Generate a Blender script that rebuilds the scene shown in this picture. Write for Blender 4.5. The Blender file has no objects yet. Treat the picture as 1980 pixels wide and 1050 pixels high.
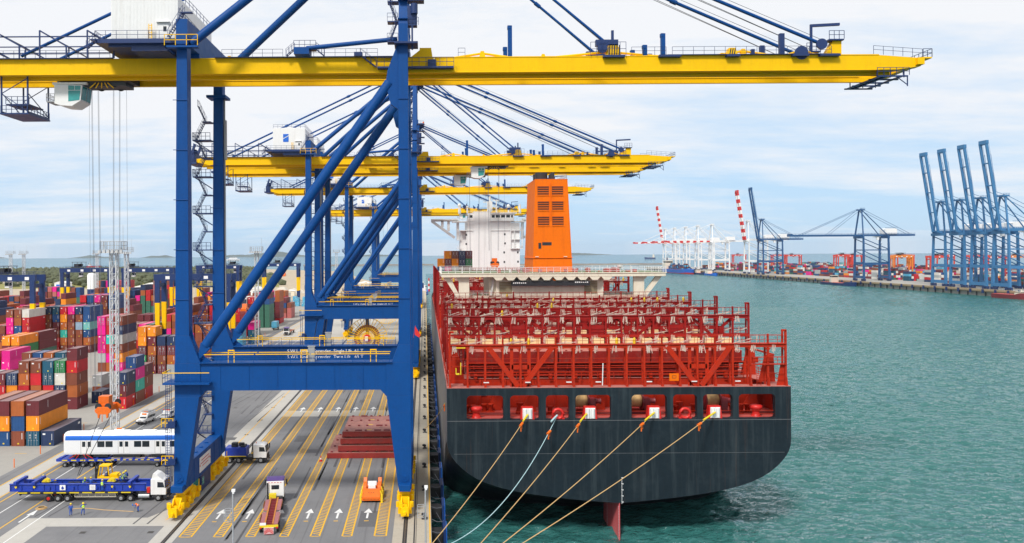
import bpy, bmesh, math, random
from mathutils import Vector, Matrix
from mathutils.geometry import tessellate_polygon
R = math.radians
rnd = random.Random(7)
scene = bpy.context.scene
COL = scene.collection
F, VX, VY, H, ROLL = 1540.0, 822.0, 489.0, 36.4, 0.0061

def gp(px, py, z=0.0):
    """ground position of a point of the place seen along this direction, at height z"""
    u, v = px - VX, VY - py
    X, V = u + v * ROLL, v - u * ROLL
    d = F * (z - H) / V
    return Vector((X * d / F, d, z))

def at(px, py, d):
    u, v = px - VX, VY - py
    return Vector(((u + v * ROLL) * d / F, d, H + (v - u * ROLL) * d / F))

# ---------------------------------------------------------------- meshes
SPLIT = {'walkway_rail', 'rail_gate', 'service_platform', 'boom_end_gear', 'corner_platform', 'cream_locker', 'stay_anchor', 'cab_balcony', 'vent_louvre', 'control_box', 'tip_platform', 'boom_post', 'deck_lamp', 'deck_ventilator', 'flood_lamp', 'radar_dome', 'exhaust_pipe', 'funnel_vent', 'funnel_port', 'leg_platform', 'house_rail', 'mast_cabinet', 'hand_rail', 'porthole', 'deck_fitting', 'winch', 'lamp_cover', 'rail_gate', 'landing_leg', 'strap_tag', 'bolster', 'fender_chain', 'sill_beam', 'wheel', 'cross_beam', 'small_marking', 'locking_pin', 'red_chain', 'cabinet_window'}
class MB:
    def __init__(s):
        s.v, s.f, s.sm, s.mi, s.m, s.pr = [], [], [], [], 0, []
    def add(s, vs, fs, smooth=False):
        b = len(s.v); s.pr.append((b, len(s.f), len(fs)))
        s.v.extend([tuple(p) for p in vs])
        for f in fs:
            s.f.append([b + i for i in f]); s.sm.append(smooth); s.mi.append(s.m)
        return s
    def mat(s, i):
        s.m = i; return s
    def box(s, x0, x1, y0, y1, z0, z1):
        return s.frus((x0, x1, y0, y1), z0, (x0, x1, y0, y1), z1)
    def frus(s, a, z0, b, z1):
        vs = [(a[0], a[2], z0), (a[1], a[2], z0), (a[1], a[3], z0), (a[0], a[3], z0),
              (b[0], b[2], z1), (b[1], b[2], z1), (b[1], b[3], z1), (b[0], b[3], z1)]
        return s.add(vs, [(3, 2, 1, 0), (4, 5, 6, 7), (0, 1, 5, 4), (1, 2, 6, 5), (2, 3, 7, 6), (3, 0, 4, 7)])
    def beam(s, p, q, w, h=None, up=(0, 0, 1)):
        p, q = Vector(p), Vector(q); h = h or w
        d = (q - p).normalized(); u = Vector(up)
        if abs(d.dot(u)) > .99: u = Vector((0, 1, 0))
        a = d.cross(u).normalized() * (w / 2); b = a.cross(d).normalized() * (h / 2)
        vs = [p - a - b, p + a - b, p + a + b, p - a + b, q - a - b, q + a - b, q + a + b, q - a + b]
        return s.add(vs, [(3, 2, 1, 0), (4, 5, 6, 7), (0, 1, 5, 4), (1, 2, 6, 5), (2, 3, 7, 6), (3, 0, 4, 7)])
    def tube(s, p, q, r, n=8, r2=None):
        p, q = Vector(p), Vector(q); r2 = r if r2 is None else r2
        d = (q - p).normalized(); u = Vector((0, 0, 1)) if abs(d.z) < .95 else Vector((0, 1, 0))
        a = d.cross(u).normalized(); b = a.cross(d)
        vs = []
        for c, rr in ((p, r), (q, r2)):
            for i in range(n):
                t = 2 * math.pi * i / n
                vs.append(c + a * (math.cos(t) * rr) + b * (math.sin(t) * rr))
        s.add(vs, [(i, (i + 1) % n, n + (i + 1) % n, n + i) for i in range(n)], True)
        return s.add(vs, [tuple(range(n))[::-1], tuple(range(n, 2 * n))])
    def path(s, pts, r, n=6):
        pts = [Vector(p) for p in pts]; vs = []; N = len(pts)
        for k, p in enumerate(pts):
            d = (pts[min(k + 1, N - 1)] - pts[max(k - 1, 0)]).normalized()
            u = Vector((0, 0, 1)) if abs(d.z) < .95 else Vector((0, 1, 0))
            a = d.cross(u).normalized(); b = a.cross(d)
            for i in range(n):
                t = 2 * math.pi * i / n
                vs.append(p + a * (math.cos(t) * r) + b * (math.sin(t) * r))
        fs = [(k * n + i, k * n + (i + 1) % n, (k + 1) * n + (i + 1) % n, (k + 1) * n + i) for k in range(N - 1) for i in range(n)]
        return s.add(vs, fs, True)
    def prism(s, poly, axis, a0, a1):
        """polygon (list of 2-D points) extruded along an axis; 2-D = the other two axes in x,y,z order"""
        def mk(p, a):
            return {'x': (a, p[0], p[1]), 'y': (p[0], a, p[1]), 'z': (p[0], p[1], a)}[axis]
        n = len(poly)
        ar = sum(poly[i][0] * poly[(i + 1) % n][1] - poly[(i + 1) % n][0] * poly[i][1] for i in range(n))
        if (ar > 0) == (axis == 'y'): poly = poly[::-1]
        vs = [mk(p, a0) for p in poly] + [mk(p, a1) for p in poly]
        fs = [tuple(range(n))[::-1], tuple(range(n, 2 * n))] + [(i, (i + 1) % n, n + (i + 1) % n, n + i) for i in range(n)]
        return s.add(vs, fs)
    def lathe(s, prof, c=(0, 0, 0), axis='z', n=16, smooth=True, caps=True):
        vs = []; c = Vector(c)
        for r, h in prof:
            for i in range(n):
                t = 2 * math.pi * i / n; x, y = r * math.cos(t), r * math.sin(t)
                vs.append(c + Vector({'z': (x, y, h), 'x': (h, x, y), 'y': (y, h, x)}[axis]))
        m = len(prof)
        s.add(vs, [(k * n + i, k * n + (i + 1) % n, (k + 1) * n + (i + 1) % n, (k + 1) * n + i) for k in range(m - 1) for i in range(n)], smooth)
        if caps: s.add(vs, [tuple(range(n))[::-1], tuple(range((m - 1) * n, m * n))])
        return s
    def rail(s, pts, h=1.1, step=1.6, r=.03, rails=(1.0, .5)):
        """hand-rail: posts and horizontal bars along a polyline"""
        pts = [Vector(p) for p in pts]
        for a, b in zip(pts, pts[1:]):
            L = (b - a).length; k = max(1, round(L / step))
            for i in range(k + 1):
                p = a.lerp(b, i / k); s.beam(p, p + Vector((0, 0, h)), r * 1.7)
            for t in rails:
                o = Vector((0, 0, h * t)); s.beam(a + o, b + o, r * 1.7)
        return s
    def stair(s, p, q, w=.8, rails=True, n=None):
        p, q = Vector(p), Vector(q); d = q - p; hd = Vector((d.x, d.y, 0))
        if hd.length < .01: hd = Vector((1, 0, 0))
        side = hd.normalized().cross(Vector((0, 0, 1))) * (w / 2)
        for sg in (-1, 1):
            s.beam(p + side * sg, q + side * sg, .05, .11)
            if rails:
                u = Vector((0, 0, 1.0)); s.beam(p + side * sg + u, q + side * sg + u, .04)
                for i in range(4):
                    b = p.lerp(q, i / 3) + side * sg; s.beam(b, b + u, .05)
        n = n or max(3, int(abs(d.z) / .3))
        for i in range(n):
            c = p.lerp(q, (i + .5) / n); s.beam(c - side, c + side, .2, .04)
        return s
    def pieces(s, eps=.12):
        """separate groups of touching shapes, each as its own MB"""
        bb = []
        for k, (v0, f0, nf) in enumerate(s.pr):
            v1 = s.pr[k + 1][0] if k + 1 < len(s.pr) else len(s.v); q = s.v[v0:v1]
            bb.append([min(p[i] for p in q) - eps for i in range(3)] + [max(p[i] for p in q) + eps for i in range(3)])
        par = list(range(len(bb)))
        def find(a):
            while par[a] != a: par[a] = par[par[a]]; a = par[a]
            return a
        for a in range(len(bb)):
            for b in range(a):
                if all(bb[a][i] <= bb[b][i + 3] and bb[b][i] <= bb[a][i + 3] for i in range(3)): par[find(a)] = find(b)
        out = {}
        for k, (v0, f0, nf) in enumerate(s.pr):
            v1 = s.pr[k + 1][0] if k + 1 < len(s.pr) else len(s.v); m = out.setdefault(find(k), MB())
            for j in range(nf): m.m = s.mi[f0 + j]; m.f.append([i - v0 + len(m.v) for i in s.f[f0 + j]]); m.sm.append(s.sm[f0 + j]); m.mi.append(s.mi[f0 + j])
            m.v.extend(s.v[v0:v1])
        return list(out.values())
    def build(s, name, mats, parent=None, loc=None, bevel=0, rot=None):
        if name in SPLIT:
            return [m._build(name, mats, parent, loc, bevel, rot) for m in s.pieces()][0]
        return s._build(name, mats, parent, loc, bevel, rot)
    def _build(s, name, mats, parent=None, loc=None, bevel=0, rot=None):
        me = bpy.data.meshes.new(name)
        me.from_pydata(s.v, [], s.f)
        for m in (mats if isinstance(mats, (list, tuple)) else [mats]): me.materials.append(m)
        me.polygons.foreach_set('use_smooth', s.sm)
        me.polygons.foreach_set('material_index', s.mi)
        me.update()
        return link(name, me, parent, loc, bevel, rot)

def link(name, me, parent=None, loc=None, bevel=0, rot=None):
    o = bpy.data.objects.new(name, me); COL.objects.link(o)
    if parent is not None: o.parent = parent
    if loc is not None: o.location = loc
    if rot is not None: o.rotation_euler = rot
    if bevel:
        m = o.modifiers.new('bevel', 'BEVEL'); m.width = bevel; m.segments = 2; m.limit_method = 'ANGLE'; m.angle_limit = R(40)
    return o

def tag(o, label=None, cat=None, group=None, kind=None):
    if label: o['label'] = label
    if cat: o['category'] = cat
    if group: o['group'] = group
    if kind: o['kind'] = kind
    return o

def thing(name, label, cat, loc=(0, 0, 0), rz=0, group=None):
    o = bpy.data.objects.new(name, None); COL.objects.link(o)
    o.location = loc; o.rotation_euler = (0, 0, rz); o.empty_display_size = .5
    return tag(o, label, cat, group)

def dup(o, parent=None, skip=()):
    c = o.copy(); COL.objects.link(c)
    if parent is not None: c.parent = parent
    for ch in o.children:
        if ch.name.split('.')[0] not in skip: dup(ch, c, skip)
    return c

def lettering(text, size, parent, loc, rot, mat, align='LEFT', name='lettering', depth=.01):
    cu = bpy.data.curves.new(name, 'FONT'); cu.body = text; cu.size = size; cu.extrude = depth; cu.align_x = align
    cu.resolution_u = 2
    cu.materials.append(mat)
    t = bpy.data.objects.new(name, cu); COL.objects.link(t)
    me = bpy.data.meshes.new_from_object(t.evaluated_get(bpy.context.evaluated_depsgraph_get()))
    bpy.data.objects.remove(t)
    return link(name, me, parent, loc, 0, rot)

# ---------------------------------------------------------------- materials
def srgb(r, g, b):
    f = lambda c: (c / 255 / 12.92) if c <= 10 else ((c / 255 + .055) / 1.055) ** 2.4
    return (f(r), f(g), f(b))

def newmat(name):
    m = bpy.data.materials.new(name); m.use_nodes = True
    nt = m.node_tree
    return m, nt, nt.nodes['Principled BSDF']

def N(nt, typ, **kw):
    n = nt.nodes.new(typ)
    for k, v in kw.items(): setattr(n, k, v)
    return n

def noise(nt, vec, scale, detail=4, rough=.6):
    n = N(nt, 'ShaderNodeTexNoise'); n.inputs['Scale'].default_value = scale
    n.inputs['Detail'].default_value = detail; n.inputs['Roughness'].default_value = rough
    if vec is not None: nt.links.new(vec, n.inputs['Vector'])
    return n.outputs['Fac']

def ramp(nt, fac, a, b, c0=(0, 0, 0), c1=(1, 1, 1)):
    r = N(nt, 'ShaderNodeValToRGB'); e = r.color_ramp.elements
    e[0].position, e[1].position = a, b
    e[0].color = (*c0, 1); e[1].color = (*c1, 1)
    nt.links.new(fac, r.inputs['Fac'])
    return r.outputs['Color']

def mixc(nt, fac, a, b, mode='MIX'):
    m = N(nt, 'ShaderNodeMix', data_type='RGBA', blend_type=mode)
    for s, i in ((fac, 0), (a, 6), (b, 7)):
        if hasattr(s, 'is_linked'): nt.links.new(s, m.inputs[i])
        else: m.inputs[i].default_value = s if i == 0 else (*s, 1)
    return m.outputs[2]

def mapped(nt, scale, src='pos'):
    if src == 'pos': o = N(nt, 'ShaderNodeNewGeometry').outputs['Position']
    else: o = N(nt, 'ShaderNodeTexCoord').outputs['Object']
    mp = N(nt, 'ShaderNodeMapping'); mp.inputs['Scale'].default_value = scale
    nt.links.new(o, mp.inputs['Vector'])
    return mp.outputs['Vector']

def paint(name, rgb, rough=.45, metal=0, var=.18, scale=.35, dirt=None, dirt_amt=.0, streak=.0, bump=0, spec=.5, tracks=0, rust=0):
    """painted or bare surface: uneven tone, optional run-off streaks and grime patches"""
    m, nt, p = newmat(name)
    pos = mapped(nt, (1, 1, 1))
    lo = tuple(c * (1 - var) for c in rgb); hi = tuple(min(1, c * (1 + var)) for c in rgb)
    c = mixc(nt, noise(nt, pos, scale, 6, .65), lo, hi)
    c = mixc(nt, ramp(nt, noise(nt, pos, scale * 9, 3), .35, .75), c, tuple(x * (1 - var * .7) for x in rgb))
    d = dirt or (.12, .1, .08)
    if streak:
        sv = mapped(nt, (1.3, 1.3, .07))
        c = mixc(nt, ramp(nt, noise(nt, sv, .9, 5, .7), .5, .78, (0, 0, 0), (streak,) * 3), c, d)
    if rust:        # narrow brown run-off
        rv = mapped(nt, (2.2, 2.2, .05)); c = mixc(nt, ramp(nt, noise(nt, rv, 1.1, 3, .6), .62, .74, (0, 0, 0), (rust,) * 3), c, (.11, .05, .025))
    if tracks:      # tyre marks and joints running along the quay
        tv = mapped(nt, (1.6, .02, 1)); c = mixc(nt, ramp(nt, noise(nt, tv, 1.0, 4, .7), .52, .75, (0, 0, 0), (tracks,) * 3), c, tuple(x * .5 for x in rgb))
        pv_ = mapped(nt, (.05, .11, 1)); c = mixc(nt, ramp(nt, noise(nt, pv_, 1.0, 1, .3), .44, .47, (0, 0, 0), (.25,) * 3), c, tuple(min(1, x * 1.22) for x in rgb))
    if dirt_amt:
        c = mixc(nt, ramp(nt, noise(nt, pos, scale * 2.3, 8, .75), .5, .72, (0, 0, 0), (dirt_amt,) * 3), c, d)
    nt.links.new(c, p.inputs['Base Color'])
    rr = N(nt, 'ShaderNodeMapRange'); rr.inputs[3].default_value = max(.05, rough - .12); rr.inputs[4].default_value = min(1, rough + .15)
    nt.links.new(noise(nt, pos, scale * 3, 3), rr.inputs[0]); nt.links.new(rr.outputs[0], p.inputs['Roughness'])
    p.inputs['Metallic'].default_value = metal
    p.inputs['Specular IOR Level'].default_value = spec
    if bump:
        b = N(nt, 'ShaderNodeBump'); b.inputs['Strength'].default_value = bump; b.inputs['Distance'].default_value = .05
        nt.links.new(noise(nt, pos, 6, 4), b.inputs['Height']); nt.links.new(b.outputs[0], p.inputs['Normal'])
    return m

M = {}
M['blue'] = paint('crane_blue_paint', (.002, .066, .265), .5, spec=.2, var=.16, streak=.25, dirt=(.01, .03, .1), dirt_amt=.2)
M['navy'] = paint('dark_blue_paint', (.006, .03, .13), .45, var=.2)
M['yellow'] = paint('yellow_paint', (.98, .56, .003), .5, spec=.15, var=.07, streak=.16, dirt=(.45, .22, .01), dirt_amt=.12)
M['white'] = paint('white_paint', (.84, .84, .83), .4, var=.05, streak=.25, dirt=(.45, .40, .33), dirt_amt=.08)
M['cream'] = paint('cream_paint', (.80, .74, .60), .45, var=.06, streak=.4, dirt=(.5, .33, .16), dirt_amt=.15)
M['grey'] = paint('grey_paint', (.32, .33, .34), .5, var=.12)
M['steel'] = paint('galvanised_steel', (.48, .50, .52), .42, metal=.35, var=.15)
M['dark'] = paint('dark_machinery', (.022, .024, .03), .5, var=.3)
M['rubber'] = paint('black_rubber', (.018, .018, .02), .65, var=.3)
M['red'] = paint('red_ship_paint', (.50, .030, .009), .6, spec=.12, var=.22, scale=.5, dirt=(.10, .05, .05), dirt_amt=.3, streak=.2)
M['reddeck'] = paint('red_deck_paint', (.52, .085, .07), .6, var=.2, scale=.6, dirt=(.42, .2, .17), dirt_amt=.5)
M['red2'] = paint('crimson_ship_paint', (.34, .016, .014), .6, spec=.12, var=.25, scale=.5, dirt=(.10, .04, .04), dirt_amt=.35, streak=.2)
M['red3'] = paint('hatch_side_red_paint', (.26, .016, .012), .6, spec=.12, var=.3, dirt_amt=.35, streak=.3)
M['lockerc'] = paint('cream_locker_paint', (.85, .66, .34), .5, var=.12)
M['darkred'] = paint('dark_red_coaming', (.20, .013, .010), .6, spec=.15, var=.3, dirt_amt=.4)
M['pinkdeck'] = paint('faded_hatch_paint', (.50, .17, .14), .6, var=.2, scale=.5, dirt=(.2, .07, .05), dirt_amt=.5)
M['brightred'] = paint('bright_red_paint', (.65, .02, .015), .4, var=.1)
M['orange'] = paint('orange_paint', (.88, .175, .003), .5, spec=.15, var=.12, scale=.2, streak=.35, dirt=(.5, .08, .01), dirt_amt=.12)
M['orange2'] = paint('orange_machine_paint', (.85, .16, .008), .4, var=.18, dirt_amt=.2)
M['maroon'] = paint('maroon_paint', (.22, .022, .03), .45, var=.2, dirt_amt=.15)
M['pinkplate'] = paint('worn_maroon_plate', (.38, .14, .15), .55, var=.2, dirt_amt=.2)
M['glass'] = paint('dark_window_glass', (.02, .03, .04), .08, var=.3)
M['teal'] = paint('teal_window_glass', (.05, .33, .32), .08, var=.25)
M['purple'] = paint('purple_paint', (.07, .03, .2), .4)
M['rope'] = paint('tan_rope', (.62, .40, .17), .8, var=.25, scale=2)
M['ropeblue'] = paint('pale_blue_rope', (.42, .62, .66), .8, var=.2, scale=2)
M['wire'] = paint('steel_wire', (.16, .17, .2), .5)
M['hiviz'] = paint('hi_vis_yellow_green', (.55, .85, .02), .6)
M['overall'] = paint('blue_overalls', (.02, .09, .42), .8)
M['skin'] = paint('skin', (.35, .17, .10), .6)
M['brightblue'] = paint('bright_blue_paint', (.01, .14, .62), .35, var=.1)
M['frameblue'] = paint('royal_blue_paint', (.012, .05, .40), .4, var=.2, dirt_amt=.15)
M['pale'] = paint('pale_lashing_steel', (.66, .55, .46), .5, var=.3)
M['hull'] = paint('dark_hull_paint', (.010, .019, .027), .5, spec=.22, var=.35, scale=.12, streak=.45, dirt=(.07, .09, .098), dirt_amt=.15, rust=.3)
M['hullside'] = paint('hull_side_sheen', (.14, .145, .155), .45, var=.2, scale=.1, streak=.3, dirt=(.25, .24, .24))  # paler than the hull: grazing sky reflection put into the colour
M['letter'] = paint('white_lettering', (.85, .85, .85), .5, var=.03)
M['redletter'] = paint('red_lettering', (.6, .05, .04), .5, var=.03)
M['letteryel'] = paint('yellow_lettering', (.8, .6, .02), .5, var=.03)

ONES = 'first second third fourth fifth sixth seventh eighth ninth tenth eleventh twelfth thirteenth fourteenth fifteenth sixteenth seventeenth eighteenth nineteenth'.split()
def nth(k):
    k += 1
    if k < 20: return ONES[k - 1]
    t = ['twent', 'thirt', 'fort', 'fift'][k // 10 - 2]
    return t + 'ieth' if k % 10 == 0 else t + 'y-' + ONES[k % 10 - 1]
# ---------------------------------------------------------------- camera, light, sky
cam = bpy.data.objects.new('camera', bpy.data.cameras.new('camera')); COL.objects.link(cam)
cam.location = (0, 0, H); cam.rotation_euler = (R(90), ROLL, 0)
cam.data.sensor_width = 36; cam.data.lens = 36 * F / 1980
cam.data.shift_x = (990 - VX) / 1980; cam.data.shift_y = (VY - 525) / 1980
cam.data.clip_start = .5; cam.data.clip_end = 60000
scene.camera = cam
SUN_EL, SUN_AZ = R(49), R(206)     # azimuth from +Y, clockwise: behind the camera and to its left
sd = Vector((math.sin(SUN_AZ) * math.cos(SUN_EL), math.cos(SUN_AZ) * math.cos(SUN_EL), math.sin(SUN_EL)))
sl = bpy.data.lights.new('sun', 'SUN'); sl.energy = 2.7; sl.angle = R(10); sl.color = (1, .96, .9)
so = bpy.data.objects.new('sun', sl); COL.objects.link(so); so.rotation_euler = (-sd).to_track_quat('-Z', 'Y').to_euler()
so.location = (0, 0, 150)

w = bpy.data.worlds.new('World'); scene.world = w; w.use_nodes = True
nt = w.node_tree; bg = nt.nodes['Background']; bg.inputs['Strength'].default_value = .1
tc = N(nt, 'ShaderNodeTexCoord')
sep = N(nt, 'ShaderNodeSeparateXYZ'); nt.links.new(tc.outputs['Generated'], sep.inputs[0])
mx = N(nt, 'ShaderNodeMath', operation='MAXIMUM'); mx.inputs[1].default_value = .012; nt.links.new(sep.outputs['Z'], mx.inputs[0])
cmb = N(nt, 'ShaderNodeCombineXYZ')
for a, b in (('X', 'X'), ('Y', 'Y')): nt.links.new(sep.outputs[a], cmb.inputs[b])
nt.links.new(mx.outputs[0], cmb.inputs['Z'])
sky = N(nt, 'ShaderNodeTexSky', sky_type='NISHITA'); sky.sun_disc = False
sky.sun_elevation = SUN_EL; sky.sun_rotation = SUN_AZ; sky.altitude = 20; sky.air_density = 1.0; sky.dust_density = .6; sky.ozone_density = 2.5
nt.links.new(cmb.outputs[0], sky.inputs['Vector'])
# cloud sheet: direction projected on a high plane
addz = N(nt, 'ShaderNodeMath', operation='ADD'); addz.inputs[1].default_value = .10; nt.links.new(mx.outputs[0], addz.inputs[0])
div = N(nt, 'ShaderNodeVectorMath', operation='DIVIDE'); nt.links.new(cmb.outputs[0], div.inputs[0])
c3 = N(nt, 'ShaderNodeCombineXYZ')
for k in 'XYZ': nt.links.new(addz.outputs[0], c3.inputs[k])
nt.links.new(c3.outputs[0], div.inputs[1])
mp = N(nt, 'ShaderNodeMapping'); mp.inputs['Scale'].default_value = (.55, 1.0, 0); mp.inputs['Rotation'].default_value = (0, 0, R(14)); mp.inputs['Location'].default_value = (2.3, 5.1, 0)
nt.links.new(div.outputs[0], mp.inputs['Vector'])
n1 = noise(nt, mp.outputs[0], 1.25, 11, .66)
n2 = noise(nt, mp.outputs[0], .33, 4, .5)
# more open blue towards the horizon, thick white overhead
cov = N(nt, 'ShaderNodeMapRange'); cov.inputs[1].default_value = .0; cov.inputs[2].default_value = .24; cov.inputs[3].default_value = -.12; cov.inputs[4].default_value = .125
nt.links.new(mx.outputs[0], cov.inputs[0])
s1 = N(nt, 'ShaderNodeMath', operation='MULTIPLY_ADD'); s1.inputs[1].default_value = .6; nt.links.new(n1, s1.inputs[0])
s2 = N(nt, 'ShaderNodeMath', operation='MULTIPLY'); s2.inputs[1].default_value = .5; nt.links.new(n2, s2.inputs[0])
nt.links.new(s2.outputs[0], s1.inputs[2])
s3 = N(nt, 'ShaderNodeMath', operation='ADD'); nt.links.new(s1.outputs[0], s3.inputs[0]); nt.links.new(cov.outputs[0], s3.inputs[1])
mask = ramp(nt, s3.outputs[0], .42, .63)
CLOUD = 7.5
skyb = mixc(nt, 1.0, sky.outputs[0], (1, 1, 1), 'MULTIPLY')
base = mixc(nt, .85, skyb, (4.1, 5.9, 7.9))          # thin high veil everywhere
col = mixc(nt, mask, base, (CLOUD * .97, CLOUD * .99, CLOUD * 1.03))
nt.links.new(col, bg.inputs['Color'])

scene.view_settings.view_transform = 'Standard'; scene.view_settings.look = 'None'; scene.view_settings.gamma = 1
scene.view_settings.exposure = 0.34
scene.cycles.max_bounces = 5; scene.cycles.diffuse_bounces = 3; scene.cycles.glossy_bounces = 3
scene.cycles.transmission_bounces = 2; scene.cycles.volume_bounces = 0; scene.cycles.caustics_reflective = False; scene.cycles.caustics_refractive = False

# ---------------------------------------------------------------- sea
WATER = -6.5
m, nt, p = newmat('sea_water')
pos = mapped(nt, (1, 1, 1))
c = mixc(nt, noise(nt, mapped(nt, (.6, 1.4, 1)), .012, 5), (.017, .110, .103), (.042, .155, .147))
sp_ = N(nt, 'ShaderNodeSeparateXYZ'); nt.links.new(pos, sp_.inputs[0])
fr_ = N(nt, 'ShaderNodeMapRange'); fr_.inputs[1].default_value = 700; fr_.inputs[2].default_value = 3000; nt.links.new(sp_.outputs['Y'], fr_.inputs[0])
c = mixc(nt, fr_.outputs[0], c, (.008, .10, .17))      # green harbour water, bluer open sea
h1 = noise(nt, mapped(nt, (.6, 1.0, 1)), 1.5, 4, .6); h2 = noise(nt, mapped(nt, (.45, 1.0, 1)), .42, 3, .5)
ad = N(nt, 'ShaderNodeMath', operation='MULTIPLY_ADD'); ad.inputs[1].default_value = 2.2
nt.links.new(h2, ad.inputs[0]); nt.links.new(h1, ad.inputs[2])
b = N(nt, 'ShaderNodeBump'); b.inputs['Strength'].default_value = 1.0; b.inputs['Distance'].default_value = .55
nt.links.new(ad.outputs[0], b.inputs['Height'])
# wavy water never mirrors fully at a low angle: the mirror share is capped
df = N(nt, 'ShaderNodeBsdfDiffuse'); gl = N(nt, 'ShaderNodeBsdfGlossy'); gl.inputs['Roughness'].default_value = .06; gl.inputs['Color'].default_value = (.86, .97, 1, 1)
fn_ = N(nt, 'ShaderNodeFresnel'); fn_.inputs['IOR'].default_value = 1.38
cl_ = N(nt, 'ShaderNodeMath', operation='MINIMUM'); cl_.inputs[1].default_value = .58; nt.links.new(fn_.outputs[0], cl_.inputs[0])
mxs = N(nt, 'ShaderNodeMixShader'); nt.links.new(cl_.outputs[0], mxs.inputs[0]); nt.links.new(df.outputs[0], mxs.inputs[1]); nt.links.new(gl.outputs[0], mxs.inputs[2])
for q_ in (df, gl, fn_): nt.links.new(b.outputs[0], q_.inputs['Normal'])
nt.links.new(c, df.inputs['Color']); nt.links.new(mxs.outputs[0], nt.nodes['Material Output'].inputs['Surface']); nt.nodes.remove(p)
M['sea'] = m
import numpy as np
sea = MB(); sea.lathe([(0.01, WATER), (600, WATER), (2500, WATER), (12000, WATER)], (0, 0, 0), 'z', 128, caps=False)
rw = np.random.RandomState(5); WV = []
for k in range(64):
    lam = 1.35 * (6.5 ** rw.rand()); th_ = R(76) + rw.randn() * .5
    WV.append((2 * math.pi / lam * math.cos(th_), 2 * math.pi / lam * math.sin(th_), rw.rand() * 6.28, .0098 * lam ** .8))
def waves(x0, x1, y0, y1, st):
    xs, ys_ = np.arange(x0, x1, st), np.arange(y0, y1, st); XX, YY = np.meshgrid(xs, ys_); Zz = np.zeros_like(XX)
    for kx, ky, ph, a in WV: Zz += a * (np.exp(np.sin(kx * XX + ky * YY + ph)) - 1.27)
    Zz *= .9 + .25 * np.sin(XX * .021 + 1) * np.sin(YY * .017)
    if y1 > 1000: e_ = np.clip((1650 - YY) / 500, 0, 1); Zz = Zz * e_ - .42 * (1 - e_) * 1.02
    nx, ny = len(xs), len(ys_); b = len(sea.v)
    sea.v.extend(zip(XX.ravel().tolist(), YY.ravel().tolist(), (Zz + WATER + .42).ravel().tolist()))
    for j in range(ny - 1):
        for i in range(nx - 1):
            q = b + j * nx + i; sea.f.append((q, q + 1, q + nx + 1, q + nx))
    k_ = (nx - 1) * (ny - 1); sea.sm.extend([True] * k_); sea.mi.extend([0] * k_)
waves(.7, 190, 62, 220, .5); waves(.7, 520, 219.5, 600, 1.2); waves(.7, 515, 599, 1650, 3.3)
o = sea._build('sea', m); tag(o, kind='structure')

# ---------------------------------------------------------------- land, quay, markings
asph = paint('worn_asphalt', (.185, .185, .19), .85, var=.10, scale=.06, dirt=(.13, .13, .14), dirt_amt=.6, streak=0, tracks=.75)
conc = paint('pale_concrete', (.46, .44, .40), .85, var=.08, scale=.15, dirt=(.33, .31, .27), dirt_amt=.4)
cope = paint('quay_edge_concrete', (.42, .375, .30), .85, var=.1, scale=.25, dirt=(.28, .24, .19), dirt_amt=.55)
yardc = paint('yard_concrete', (.34, .325, .295), .85, var=.1, scale=.08, dirt=(.30, .29, .27), dirt_amt=.4)
sand = paint('sandy_ground', (.47, .38, .27), .9, var=.25, scale=.02, dirt=(.25, .22, .13), dirt_amt=.5)
lineY = paint('yellow_road_paint', (.80, .44, .012), .7, var=.15, scale=1.5, dirt=(.3, .25, .18), dirt_amt=.45)
lineW = paint('white_road_paint', (.74, .74, .72), .7, var=.08, scale=1.5, dirt=(.35, .35, .34), dirt_amt=.3)

def sheet(name, polys, z, mat, kind='structure'):
    mb = MB()
    for pl in polys: mb.add([(x, y, z) for x, y in pl], [tuple(range(len(pl)))])
    return tag(mb.build(name, mat), kind=kind)
def rect(x0, x1, y0, y1): return [(x0, y0), (x1, y0), (x1, y1), (x0, y1)]

QE = .6
mb = MB()
land = [(QE, 20), (QE, 760), (-40, 900), (-95, 1150), (-160, 1600), (-420, 1950), (-900, 2050), (-2600, 2300), (-2600, 20)]
mb.prism(land, 'z', -14, 0)
tag(mb.build('ground', sand), kind='structure')
sheet('quay_apron', [rect(-70.2, -4.4, 21, 740)], .004, asph)
sheet('far_apron_sheen', [rect(-32.2, -4.4, 264, 700), rect(-64.3, -38.4, 330, 700)], .006, conc)  # pale sheets put haze and grazing sheen of the far apron into colour
sheet('container_yard', [rect(-420, -70.2, 21, 620)], .004, yardc)
# quay edge strip with its cope
mb = MB(); mb.box(-4.4, QE, 20.5, 742, -.6, .02); tag(mb.build('quay_edge', cope), kind='structure')
sheet('quay_edge_line', [rect(.32, .5, 21, 740)], .026, lineY)
mb = MB(); mb.box(-8, QE + .03, 20.5, 742, -13, -.6); tag(mb.build('quay_wall', paint('dark_quay_wall', (.06, .06, .055), .8, var=.3)), kind='structure')
# concrete bands in the asphalt
sheet('concrete_band', [rect(-35.2, -32.2, 21, 140), rect(-38.4, -32.2, 140, 700), rect(-32.2, -4.4, 178, 184.5),
      [(-36.5, 112.6), (-35.2, 115.8), (-35.2, 106.6), (-55.2, 106.6), (-55.2, 60), (-51.2, 60), (-51.2, 103.5)][:0] or rect(-51, -35.2, 106.8, 110.2),
      rect(-55.2, -51, 40, 110.2), [(-38.6, 110.2), (-35.2, 110.2), (-35.2, 117)], rect(-67.2, -64.3, 21, 700)], .008, conc)
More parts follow.
